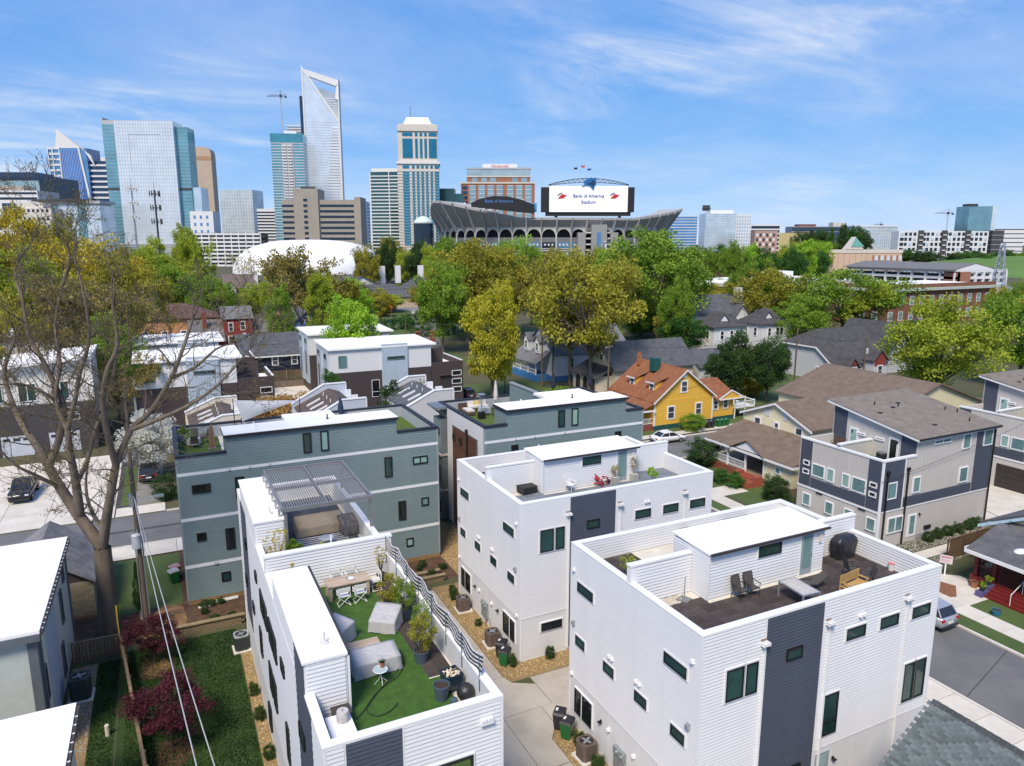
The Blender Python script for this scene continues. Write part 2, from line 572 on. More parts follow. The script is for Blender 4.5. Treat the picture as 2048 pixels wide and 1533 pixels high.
dr=link('driveway',sheet(9.2,6,16.2,47,.012).mesh('driveway',seam_m));dr['kind']='structure'
def bay(pts,m=concrete_m,z=.02):
 cx=sum(p[0]for p in pts)/len(pts);cy=sum(p[1]for p in pts)/len(pts)
 q=[]
 for x,y in pts:
  d=Vector((cx-x,cy-y));L=d.length
  q.append((x+d.x/L*.025,y+d.y/L*.025))
 link('slab',MB().prism(q,0.0,z+.02).mesh('slab',m),dr)
ys=[8,13.5,18,22.4,26.8,31.2,34.6,38,41,44,46.6]
for a,b in zip(ys,ys[1:]):
 if b>34.7:
  bay([(12.6,a),(16.18,a),(16.18,b),(12.6,b)])
  bay([(9.2,a),(12.6,a),(12.6,b),(9.2,b)])
 else:
  bay([(9.2,a),(14.6,a),(14.6,b),(9.2,b)])
  if b<29:bay([(14.6,a),(16.18,a),(16.18,b),(14.6,b)])
bay([(14.6,26.8),(16.18,26.8),(16.18,28.6),(16.9,29.6),(16.9,31.2),(14.6,31.2)])
bay([(14.6,31.2),(17.6,31.2),(17.6,33.2),(16.4,33.9),(16.18,34.6),(14.6,34.6)])
bay([(16.9,29.62),(24,29.62),(24,33.9),(17.6,33.9),(17.6,31.2),(16.9,31.2)])
bay([(24,29.62),(33,29.62),(33,33.9),(24,33.9)])
dw=link('driveway',sheet(-19,73,-1.2,96,.008).mesh('driveway',seam_m));dw['kind']='structure'
for x0,x1 in((-19,-14.9),(-14.9,-11.2),(-11.2,-5.6)):
 for y0,y1 in((73,77),(77,83),(83,90),(90,96)):
  link('slab',MB().box(x0+.02,y0+.02,0,x1-.02,y1-.02,.03).mesh('slab',concrete_w),dw)
link('slab',MB().box(-3.9,73,0,-1.4,92,.028).mesh('slab',mat('old_concrete',(.2,.19,.165),.9,.2,.8)),dw)
link('slab',MB().box(-5.5,73,0,-1.3,75.4,.034).mesh('slab',concrete_w),dw)
dw2=link('driveway',sheet(9,92,24,130,.01).mesh('driveway',concrete_w));dw2['kind']='structure'
dw3=link('driveway',sheet(64,37.4,92,47,.01).mesh('driveway',concrete_w));dw3['kind']='structure'
for x0,x1 in((66.2,72),(72,78),(78,90)):
 link('slab',MB().box(x0,35,0,x1-.03,42,.03).mesh('slab',concrete_w),dw3)
pt=link('path',sheet(49.1,34.4,66,35.5,.014).mesh('path',seam_m));pt['kind']='structure'
grid_tiles(None,pt,49.1,34.4,66,35.5,.01,1.4,.02,.03,concrete_w,name='slab')
pt2=link('path',poly([(49.1,28.),(53.2,28.),(53.2,31.2),(51.6,32.6),(50.6,31.9),(51.3,30.4),(49.1,30.3)],.03).mesh('path',concrete_w));pt2['kind']='structure'
pt3=link('path',sheet(49.1,52.8,52.6,55.2,.03).mesh('path',concrete_w));pt3['kind']='structure'
pk=MB()
sheet(205,262,330,330,.02,pk)
sheet(330,190,470,262,.02,pk)
sheet(60,262,130,276,.02,pk)
struct('parking_ground',pk,mat('old_asphalt',(.2,.2,.2),.9,.2,.05))
def scatter_stones(name,areas,per_m2,s0,s1,m,seed=3):
 r=np.random.default_rng(seed)
 P=[]
 for x0,y0,x1,y1 in areas:
  n=int((x1-x0)*(y1-y0)*per_m2)
  P.append(np.stack([r.uniform(x0,x1,n),r.uniform(y0,y1,n),np.full(n,.02)],1))
 P=np.concatenate(P);n=len(P)
 base=np.array([(1,0,0),(-.5,.87,0),(-.5,-.87,0),(0,0,.8)])
 s=r.uniform(s0,s1,(n,1,1));a=r.uniform(0,6.28,n)
 c,q=np.cos(a),np.sin(a)
 B=np.repeat(base[None],n,0)*r.uniform(.7,1.3,(n,1,3))
 V=np.stack([B[:,:,0]*c[:,None]-B[:,:,1]*q[:,None],B[:,:,0]*q[:,None]+B[:,:,1]*c[:,None],B[:,:,2]],2)*s+P[:,None]
 f=(np.arange(n)[:,None,None]*4+np.array([(0,1,3),(1,2,3),(2,0,3)])[None]).reshape(-1,3)
 me=mesh_np(name,V.reshape(-1,3),f,m,np.repeat(r.random(n),4))
 o=link(name,me);o['kind']='stuff'
 return o
def mesh_np(name,V,Fc,m,tint=None):
 me=bpy.data.meshes.new(name)
 k=Fc.shape[1]
 me.vertices.add(len(V));me.vertices.foreach_set('co',np.ascontiguousarray(V,dtype=np.float32).ravel())
 me.loops.add(Fc.size);me.loops.foreach_set('vertex_index',np.ascontiguousarray(Fc,dtype=np.int32).ravel())
 me.polygons.add(len(Fc));me.polygons.foreach_set('loop_start',np.arange(0,Fc.size,k,dtype=np.int32))
 me.polygons.foreach_set('loop_total',np.full(len(Fc),k,dtype=np.int32))
 if m:me.materials.append(m)
 me.update(calc_edges=True)
 if tint is not None:
  at=me.attributes.new('tint','FLOAT','POINT')
  at.data.foreach_set('value',np.asarray(tint,dtype=np.float32))
 return me
pebble=leafmat('pebble',(.26,.155,.045),(.58,.44,.23),0.0)
scatter_stones('gravel',[(16.25,20,17.7,28.8),(16.25,34.2,17.7,46),(17.7,34.05,33,35.5),(2.65,18,3.2,46),(18.8,45.7,22,60)],90,.03,.07,pebble)
pg=leafmat('pebble_grey',(.16,.15,.13),(.45,.42,.37),0.0)
scatter_stones('gravel',[(-6.5,38,-5.3,46.4),(49.5,35.6,66,37.2),(49.6,33.2,62,34.3)],80,.03,.08,pg,5)['label']='grey stones in the beds by the walls'
def grass(name,areas,per_m2,h0,h1,m,seed,z=.012):
 r=np.random.default_rng(seed);P=[]
 for x0,y0,x1,y1 in areas:
  n=int((x1-x0)*(y1-y0)*per_m2)
  P.append(np.stack([r.uniform(x0,x1,n),r.uniform(y0,y1,n),np.full(n,z)],1))
 P=np.concatenate(P);n=len(P)
 a=r.uniform(0,6.28,n);w=r.uniform(.02,.05,n);h=r.uniform(h0,h1,n)
 d=np.stack([np.cos(a),np.sin(a),0*a],1)*w[:,None]
 tip=P+np.stack([r.normal(0,.03,n),r.normal(0,.03,n),h],1)
 V=np.stack([P-d,P+d,tip],1).reshape(-1,3)
 patch=(np.sin(P[:,0]*1.7+2*np.sin(P[:,1]*.6))*np.sin(P[:,1]*1.1+1.5*np.sin(P[:,0]*.9))*.35+.5+r.normal(0,.2,n)).clip(0,1)
 o=link(name,mesh_np(name,V,np.arange(3*n).reshape(-1,3),m,np.repeat(patch,3)));o['kind']='stuff'
 return o
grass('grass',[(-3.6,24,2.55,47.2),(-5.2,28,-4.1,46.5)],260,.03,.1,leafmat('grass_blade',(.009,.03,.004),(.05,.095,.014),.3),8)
# ================================================================ the white townhouses
paver_brown=mat('paver_brown',(.04,.03,.028),.9,.3,1.6,bump=.3,bscale=40,col2=(.075,.058,.054),rand=.3)
paver_grey=mat('paver_grey',(.145,.165,.195),.9,.2,1.6,bump=.3,bscale=40,col2=(.2,.225,.255),rand=.16)
panel_white=mat('panel_white',(.68,.675,.68),.6,.03,.6)
door_grey=mat('door_grey',(.28,.33,.36),.5,.05)
glass_door=mat('glass_door',(.3,.4,.4),.15,.2,.5)
meter_m=mat('meter_grey',(.3,.33,.34),.5,.1,metal=.4)
BP=.15
def trims(t,mb,m=white_trim,name='corner_trim'):
 for k in range(len(mb.v)//8):
  q=MB();q.add(mb.v[k*8:k*8+8],[(3,2,1,0),(4,5,6,7),(0,1,5,4),(1,2,6,5),(2,3,7,6),(3,0,4,7)])
  part(t,name,q,m)
def caps(t,rects,m=white_trim):
 for r in rects:
  part(t,'parapet_cap',MB().box(*r),m)
def vent_hood(t,F,u,z,n=1,m=white_trim,w=.16):
 for k in range(n):
  mb=MB()
  ax,p,s=F
  uu=u+(k-(n-1)/2)*.24
  fbox(mb,F,uu-w/2,uu+w/2,z-w*.45,z+w*.6,0.0,.05)
  if ax=='x':
   mb.extx([(uu-w/2,z-w*.3),(uu+w/2,z-w*.3),(uu+w*.35,z+w*.55),(uu-w*.35,z+w*.55)],p+s*.05,p+s*.17)
  else:
   mb.exty([(uu-w/2,z-w*.3),(uu+w/2,z-w*.3),(uu+w*.35,z+w*.55),(uu-w*.35,z+w*.55)],p+s*.05,p+s*.17)
  part(t,'wall_vent',mb,m)
def scupper(t,F,u,z,zbot=.2,m=white_trim):
 ax,p,s=F
 mb=MB()
 fbox(mb,F,u-.16,u+.16,z-.11,z-.08,.02,.28)
 fbox(mb,F,u-.17,u-.14,z-.11,z+.05,.02,.28)
 fbox(mb,F,u+.14,u+.17,z-.11,z+.05,.02,.28)
 fbox(mb,F,u-.14,u+.14,z-.11,z+.05,.25,.28)
 o=part(t,'scupper_box',mb,m)
 mb=MB()
 fbox(mb,F,u-.15,u+.15,z+.06,z+.16,0.0,.045)
 part(t,'scupper_opening',mb,mat('rusty_tin',(.3,.24,.19),.6,.3,6),o)
 mb=MB()
 fbox(mb,F,u+.02,u+.1,zbot,z-.11,.03,.12)
 part(t,'downspout',mb,m)
def wall_lamp(t,F,u,z,m=black_metal):
 mb=MB()
 fbox(mb,F,u-.06,u+.06,z-.1,z+.1,0.0,.06)
 fbox(mb,F,u-.09,u+.09,z-.02,z+.03,.06,.2)
 part(t,'wall_lamp',mb,m)
def townhouse(x0,y0,label,tiles,name='white_townhouse'):
 W,Dp,H,RZ=14.3,9.92,10.02,8.95
 X1,Y1=x0+W,y0+Dp
 t=thing(name,label,'townhouse',(x0,y0,0),group='white three storey townhouses with roof terraces')
 th=.28
 wl_=MB()
 wl_.box(x0,y0,0,X1,y0+th,H)
 wl_.box(x0,Y1-th,0,X1,Y1,H)
 wl_.box(x0,y0+th,0,x0+th,Y1-th,H)
 wl_.box(X1-th,y0+th,0,X1,Y1-th,H)
 wall=part(t,'wall',wl_,white_paint)
 part(t,'roof_deck',MB().box(x0+th,y0+th,RZ-.3,X1-th,Y1-th,RZ),membrane)
 e=.035
 caps(t,[(x0-e,y0-e,H,X1+e,y0+th+e,H+.09),(x0-e,Y1-th-e,H,X1+e,Y1+e,H+.09),(x0-e,y0+th+e,H,x0+th+e,Y1-th-e,H+.09),(X1-th-e,y0+th+e,H,X1+e,Y1-th-e,H+.09)])
 FL,FF=('x',x0,-1),('y',y0,-1)
 zb=2.78
 siding(t,wall,FL,y0+.09,Y1-.09,zb+.08,H,BP,white_board)
 siding(t,wall,FF,x0+.09,x0+3.3,zb+.08,H,BP,white_board)
 siding(t,wall,FF,x0+3.36,x0+6.62,.25,H-.02,BP,navy_board)
 siding(t,wall,FF,x0+6.7,X1-.09,zb+.08,H,BP,white_board)
 tr=MB()
 tr.box(x0-.03,y0-.03,.1,x0+.085,y0+.085,H)
 tr.box(x0-.03,Y1-.085,.1,x0+.085,Y1+.03,H)
 tr.box(X1-.085,y0-.03,.1,X1+.03,y0+.085,H)
 fbox(tr,FF,x0+3.31,x0+3.355,.2,H,0,.034)
 fbox(tr,FF,x0+6.63,x0+6.695,.2,H,0,.034)
 trims(t,tr)
 bd=MB()
 fbox(bd,FL,y0+.09,Y1-.09,zb,zb+.07,0,.035)
 fbox(bd,FF,x0+.09,x0+3.3,zb,zb+.07,0,.035)
 fbox(bd,FF,x0+6.7,X1-.09,zb,zb+.07,0,.035)
 part(t,'water_table',bd,white_trim)
 n=8
 for k in range(n):
  mb=MB()
  a,b=y0+.09+(Dp-.18)*k/n,y0+.09+(Dp-.18)*(k+1)/n
  fbox(mb,FL,a+.012,b-.012,.22,zb-.01,-.01,.012)
  part(t,'wall_panel',mb,panel_white,wall)
 for a,b in[(x0+.09+1.07*k,x0+.09+1.07*(k+1))for k in range(3)]+[(x0+6.7+1.25*k,x0+6.7+1.25*(k+1))for k in range(6)]:
  mb=MB()
  fbox(mb,FF,a+.012,b-.012,.22,zb-.01,-.01,.012)
  part(t,'wall_panel',mb,panel_white,wall)
 w=lambda F,a,b,c,d,g=glass_dark,**k:window(t,F,a,b,c,d,black_frame,g,**k)
 for a,b in((7.73,9.18),(.73,2.19)):
  w(FL,y0+a,y0+b,7.79,8.3,trim=white_trim,tw=.07)
 for a,b in((8.41,9.27),(5.8,6.68),(3.24,4.13),(.67,1.56)):
  w(FL,y0+a,y0+b,4.82,5.33,trim=white_trim,tw=.07)
 for a,b in((8.63,9.26),(7.62,8.5),(1.4,2.26),(.62,1.24)):
  w(FL,y0+a,y0+b,.98,2.33,glass_black,trim=white_trim,tw=.06)
 for a,b in((8.1,9.3),(10.28,11.5),(12.46,13.72)):
  w(FF,x0+a,x0+b,7.82,8.38,trim=white_trim,tw=.07)
 w(FF,x0+1.28,x0+2.2,6.87,8.28,trim=white_trim,tw=.07)
 w(FF,x0+2.32,x0+2.95,6.87,8.28,trim=white_trim,tw=.07)
 w(FF,x0+4.55,x0+5.45,7.8,8.33)
 w(FF,x0+4.9,x0+5.9,1.84,2.55)
 w(FF,x0+6.95,x0+7.95,3.42,5.45,trans=(4.05,),trim=white_trim,tw=.07)
 w(FF,x0+12.35,x0+13.08,3.5,5.5,trim=white_trim,tw=.07)
 w(FF,x0+13.16,x0+13.9,3.5,5.5,trim=white_trim,tw=.07)
 w(FF,x0+1.4,x0+2.85,1.72,2.25,glass_black,trim=white_trim,tw=.06)
 dm=MB()
 fbox(dm,FF,x0+6.85,x0+7.7,.2,2.55,0,.05)
 d_=part(t,'door',dm,door_grey)
 dm=MB()
 fbox(dm,FF,x0+7.,x0+7.55,.4,2.4,.05,.06)
 part(t,'pane',dm,glass_door,d_)
 vent_hood(t,FL,y0+9.55,8.76);vent_hood(t,FL,y0+.42,8.78)
 vent_hood(t,FL,y0+6.1,5.77,2);vent_hood(t,FL,y0+3.93,5.76,2)
 vent_hood(t,FL,y0+9.6,2.95);vent_hood(t,FL,y0+.35,2.95)
 vent_hood(t,FL,y0+6.1,1.96);vent_hood(t,FL,y0+4.05,1.96)
 vent_hood(t,FL,y0+9.5,5.84,1,galv,.2);vent_hood(t,FL,y0+.5,5.85,1,galv,.22)
 vent_hood(t,FF,x0+9.,8.85,2)
 wall_lamp(t,FL,y0+6.82,1.91);wall_lamp(t,FL,y0+3.1,1.91);wall_lamp(t,FF,x0+8.,2.)
 for u in(3.2,6.92,12.):
  scupper(t,FF,x0+u,9.03)
 mm=MB()
 fbox(mm,FL,y0+4.65,y0+5.5,1.25,1.62,.03,.2)
 o=part(t,'meter_bank',mm,meter_m)
 mm=MB()
 fbox(mm,FL,y0+4.62,y0+5.02,.55,1.2,.03,.18)
 fbox(mm,FL,y0+5.08,y0+5.48,.55,1.2,.03,.18)
 part(t,'meter_box',mm,meter_m,o)
 mm=MB()
 for u in(4.8,5.2):
  mm.tube([(x0-.2,y0+u,1.44),(x0-.28,y0+u,1.44)],.08,10)
 part(t,'meter_dial',mm,galv,o)
 mm=MB().tube([(x0-.1,y0+4.9,.55),(x0-.1,y0+4.9,.05)],.03)
 mm.tube([(x0-.1,y0+4.3,.8),(x0-.14,y0+4.1,.4),(x0-.1,y0+4.,.05)],.025)
 part(t,'conduit',mm,grey_metal,o)
 bx0,bx1,by0,by1,bz=x0+3.45,x0+10.85,y0+3.78,y0+6.2,11.22
 sh=part(t,'stair_house',MB().box(bx0,by0,RZ,bx1,by1,bz),white_paint)
 siding(t,sh,('y',by0,-1),bx0+.06,bx1-.06,RZ+.12,bz,BP,white_board)
 siding(t,sh,('x',bx0,-1),by0+.06,by1-.06,RZ+.12,bz,BP,white_board)
 rf=MB()
 rf.add([(bx0-.06,by0-.16,bz+.02),(bx1+.1,by0-.16,bz+.02),(bx1+.1,by1+.1,bz+.14),(bx0-.06,by1+.1,bz+.14),(bx0-.06,by0-.16,bz+.1),(bx1+.1,by0-.16,bz+.1),(bx1+.1,by1+.1,bz+.22),(bx0-.06,by1+.1,bz+.22)],[(3,2,1,0),(4,5,6,7),(0,1,5,4),(1,2,6,5),(2,3,7,6),(3,0,4,7)])
 ro=part(t,'roof',rf,white_roof)
 part(t,'gutter',MB().box(bx0+.02,by0-.27,bz-.01,bx1+.1,by0-.165,bz+.09),mat('dark_gutter',(.045,.035,.033),.5),ro)
 for px,py in((.9,.7),(.7,1.8)):
  part(t,'roof_vent',MB().lathe([(.16,0),(.15,.03),(.05,.09),(.045,.34),(.04,.35)],10,(bx0+px,by0+py,bz+.1+.05*py)),white_roof,ro,smooth=False)
 window(t,('y',by0,-1),x0+6.45,x0+7.9,10.5,11.07,black_frame,glass_dark,trim=white_trim,tw=.05)
 FB=('y',by0,-1)
 dm=MB();fbox(dm,FB,x0+9.28,x0+10.03,RZ+.1,11.12,0,.05)
 d_=part(t,'door',dm,door_grey)
 dm=MB();fbox(dm,FB,x0+9.4,x0+9.91,RZ+.4,10.97,.05,.062)
 part(t,'pane',dm,glass_blind,d_)
 dm=MB();fbox(dm,FB,x0+9.94,x0+9.98,9.95,10.1,.05,.1)
 part(t,'door_handle',dm,galv,d_)
 dm=MB()
 fbox(dm,FB,x0+9.2,x0+9.27,RZ+.02,11.18,0,.04);fbox(dm,FB,x0+10.04,x0+10.11,RZ+.02,11.18,0,.04)
 part(t,'door_casing',dm,white_trim,d_)
 lm=MB();fbox(lm,FB,x0+10.42,x0+10.56,10.55,10.95,.02,.12)
 part(t,'wall_lamp',lm,mat('lamp_glass',(.7,.62,.5),.4))
 dp=MB().box(bx0-.02,by0-.1,RZ+.1,bx0+.06,by0-.02,bz)
 part(t,'downspout',dp,white_trim)
 for a,b in((x0+th,bx0),(bx1,X1+.02)):
  pw=part(t,'party_wall',MB().box(a,y0+4.82,RZ,b,y0+5.06,10.88),white_paint)
  siding(t,pw,('y',y0+4.82,-1),a+.05,b-.05,RZ+.1,10.86,BP,white_board)
  caps(t,[(a-.04-(.28 if a<bx0 else 0),y0+4.77,10.88,b,y0+5.11,10.97)])
 pl=MB().box(x0-.01,y0+4.8,H+.095,x0+th,y0+5.08,10.88)
 part(t,'pillar',pl,white_trim)
 for F,a,b in((('y',Y1-th,-1),x0+th+.05,X1-th-.05),(('x',X1-th,-1),y0+th+.05,y0+4.8)):
  siding(t,wall,F,a,b,RZ+.08,H-.01,BP,white_board)
 pm=tiles
 dk=part(t,'terrace',MB().box(x0+th+.05,y0+th+.05,RZ,X1-th-.05,y0+th+.06,RZ+.01),membrane)
 def skip(cx,cy):
  if by0-.35<cy<by1 and bx0-.3<cx<bx1+.1:return True
  if x0+1.3<cx<bx0 and cy>y0+4.25:return True
  return False
 grid_tiles(t,dk,x0+th+.1,y0+th+.1,X1-th-.1,y0+4.75,RZ+.012,.61,.012,.045,pm,skip=skip)
 grid_tiles(t,dk,x0+th+.1,y0+5.15,x0+3.4,Y1-th-.1,RZ+.012,.61,.012,.045,paver_brown)
 return t
house_R=townhouse(17.75,19.71,'white boarded townhouse with navy strip and brown paved terrace, nearest the street corner',paver_brown)
house_M=townhouse(17.78,35.55,'white boarded townhouse with blue grey paved terrace, between its twin and the grey block',paver_grey)
def long_house():
 x0,y0,X1,Y1,H,RZ,th=3.25,19.73,9.2,45.6,10.02,8.95,.26
 t=thing('white_townhouse','long white townhouse with green turf terrace and pergola terrace on its roof','townhouse',(x0,y0,0),group='white three storey townhouses with roof terraces')
 yd=32.6
 wl_=MB()
 wl_.box(x0,y0,0,X1,y0+th,H)
 wl_.box(x0,Y1-th,0,X1,Y1,H)
 wl_.box(x0,y0+th,0,x0+th,Y1-th,H)
 wl_.box(X1-th,y0+th,0,X1,Y1-th,H)
 wall=part(t,'wall',wl_,white_paint)
 part(t,'roof_deck',MB().box(x0+th,y0+th,RZ-.3,X1-th,Y1-th,RZ),membrane)
 e=.035
 b1,b2=(22.62,30.),(36.2,43.5)
 bxr=4.68
 caps(t,[(x0-e,y0-e,H,X1+e,y0+th+e,H+.09),(x0-e,Y1-th-e,H,X1+e,Y1+e,H+.09),(X1-th-e,y0+th+e,H,X1+e,yd,H+.09),(X1-th-e,yd+.32,H,X1+e,Y1-th-e,H+.09),(x0-e,y0+th+e,H,x0+th+e,b1[0],H+.09),(x0-e,b1[1],H,x0+th+e,yd,H+.09),(x0-e,yd+.32,H,x0+th+e,b2[0],H+.09),(x0-e,b2[1],H,x0+th+e,Y1-th-e,H+.09)])
 FL,FF=('x',x0,-1),('y',y0,-1)
 zb=2.78
 siding(t,wall,FF,x0+.09,x0+.62,zb,H,BP,white_board)
 siding(t,wall,FF,x0+.68,x0+2.46,.2,H-.03,BP,navy_board)
 siding(t,wall,FF,x0+2.52,X1-.09,zb,H,BP,white_board)
 segs=((y0+.09,21.55,white_board),(21.6,24.55,navy_board),(24.6,40.9,white_board),(40.95,44.1,navy_board),(44.15,Y1-.05,white_board))
 for a,b,m in segs:
  siding(t,wall,FL,a,b,zb,H if m is white_board else H,.3,m,thick=.026)
 tr=MB()
 tr.box(x0-.03,y0-.03,.1,x0+.085,y0+.085,H)
 tr.box(X1-.085,y0-.03,.1,X1+.03,y0+.085,H)
 tr.box(x0-.03,Y1-.1,.1,x0+.1,Y1+.03,H)
 fbox(tr,FF,x0+.63,x0+.675,.2,H,0,.034);fbox(tr,FF,x0+2.465,x0+2.515,.2,H,0,.034)
 trims(t,tr)
 bd=MB();fbox(bd,FL,y0+.1,Y1-.1,zb-.08,zb-.005,0,.03);fbox(bd,FF,x0+2.53,X1-.09,zb-.08,zb-.005,0,.03)
 part(t,'water_table',bd,white_trim)
 w=lambda F,a,b,c,d,g=glass_dark,**k:window(t,F,a,b,c,d,black_frame,g,**k)
 for a,b,c,d in((36.5,37.15,7.88,8.4),(34.1,35.2,7.1,8.25),(32.85,33.9,7.1,8.25),(31.1,32.15,7.05,8.25),(29.9,30.9,7.05,8.25),(35.95,36.7,4.,5.5),(27.6,28.45,7.75,8.3),(32.2,33.15,4.05,5.5),(30.9,31.85,4.05,5.5),(27.4,28.,3.9,5.6),(23.1,24.1,7.6,8.2),(41.2,41.9,7.8,8.35),(42.5,43.2,5.,5.6),(39.,39.7,4.9,5.5),(25.6,26.4,1.,2.3),(34,34.8,1.,2.3)):
  w(FL,a,b,c,d)
 w(FF,x0+2.95,x0+4.85,6.9,8.28,mat('glass_olive',(.03,.07,.012),.08,.8,1.2,col2=(.11,.19,.05)),fw=.09,trim=white_trim,tw=.06)
 vent_hood(t,FF,x0+5.35,9.35,2,white_trim,.24)
 for a,b in(b1,b2):
  bz=11.22
  sh=part(t,'stair_house',MB().box(x0+.01,a,H if False else RZ,bxr,b,bz),white_paint)
  siding(t,sh,('y',a,-1),x0+.07,bxr-.06,RZ+.1,bz,BP,white_board)
  siding(t,sh,('x',x0+.01,-1),a+.02,b-.02,H+.02,bz,.3,white_board,thick=.026)
  if a==b1[0]:
   siding(t,sh,('x',x0-.004,-1),a+.02,24.55,H+.02,bz-.02,.3,navy_board,thick=.03)
  rf=MB().box(x0-.06,a-.06,bz,bxr+.04,b+.06,bz+.09)
  ro=part(t,'roof',rf,white_roof)
  part(t,'roof_edge',MB().box(x0+.1,a+.12,bz+.09,bxr-.12,a+.16,bz+.105).box(bxr-.16,a+.16,bz+.09,bxr-.12,b-.1,bz+.105),white_trim,ro)
  part(t,'gutter',MB().box(bxr+.045,a+.02,bz-.06,bxr+.14,b,bz+.1),mat('dark_gutter',(.045,.035,.033),.5),ro)
  part(t,'roof_vent',MB().lathe([(.16,0),(.15,.03),(.05,.09),(.035,.1),(.03,.4)],10,(bxr-.55,a+.9,bz+.09)),mat('vent_grey',(.55,.55,.55),.6),ro)
  part(t,'downspout',MB().box(bxr+.02,a-.04,RZ+.15,bxr+.1,a+.04,bz-.06),white_trim)
 pw=part(t,'party_wall',MB().box(x0,yd,RZ,X1,yd+.3,10.85),white_paint)
 siding(t,pw,('y',yd,-1),x0+.1,X1-.1,RZ+.1,10.84,BP,white_board)
 caps(t,[(x0-e,yd-.05,10.85,X1+e,yd+.34,10.94)])
 part(t,'turf',MB().box(4.72,y0+th+.06,RZ,7.85,32.5,RZ+.035),turf)
 tf=part(t,'turf',MB().box(7.85,y0+th+.06,RZ,8.3,23.3,RZ+.035),turf)
 dk=part(t,'terrace',MB().box(3.55,20.05,RZ,3.6,20.1,RZ+.01),membrane)
 grid_tiles(t,dk,7.86,23.4,8.86,32.3,RZ+.012,.5,.012,.04,paver_brown)
 grid_tiles(t,dk,3.6,20.1,4.6,22.5,RZ+.012,.5,.012,.04,paver_brown)
 grid_tiles(t,dk,4.75,yd+.45,8.8,45.2,RZ+.012,.6,.012,.04,mat('paver_slate',(.075,.085,.1),.9,.2,2,rand=.15))
 part(t,'turf',MB().box(3.6,yd+.4,RZ,4.7,36.1,RZ+.03),membrane)
 return t
house_L=long_house()
# ================================================================ grey green blocks
coping=mat('black_coping',(.022,.021,.026),.5,.1)
inner_grey=mat('inner_grey',(.36,.39,.43),.7,.05)
def shell(t,x0,y0,x1,y1,h,th,m,cap=None,ch=.14,deck=None,rz=None,cap_m=None,e=.05):
 w_=MB()
 w_.box(x0,y0,0,x1,y0+th,h);w_.box(x0,y1-th,0,x1,y1,h)
 w_.box(x0,y0+th,0,x0+th,y1-th,h);w_.box(x1-th,y0+th,0,x1,y1-th,h)
 wall=part(t,'wall',w_,m)
 part(t,'roof_deck',MB().box(x0+th,y0+th,rz-.3,x1-th,y1-th,rz),deck or membrane)
 if cap_m:
  for r in((x0-e,y0-e,h,x1+e,y0+th+e,h+ch),(x0-e,y1-th-e,h,x1+e,y1+e,h+ch),(x0-e,y0+th+e,h,x0+th+e,y1-th-e,h+ch),(x1-th-e,y0+th+e,h,x1+e,y1-th-e,h+ch)):
   part(t,'parapet_cap',MB().box(*r),cap_m)
 return wall
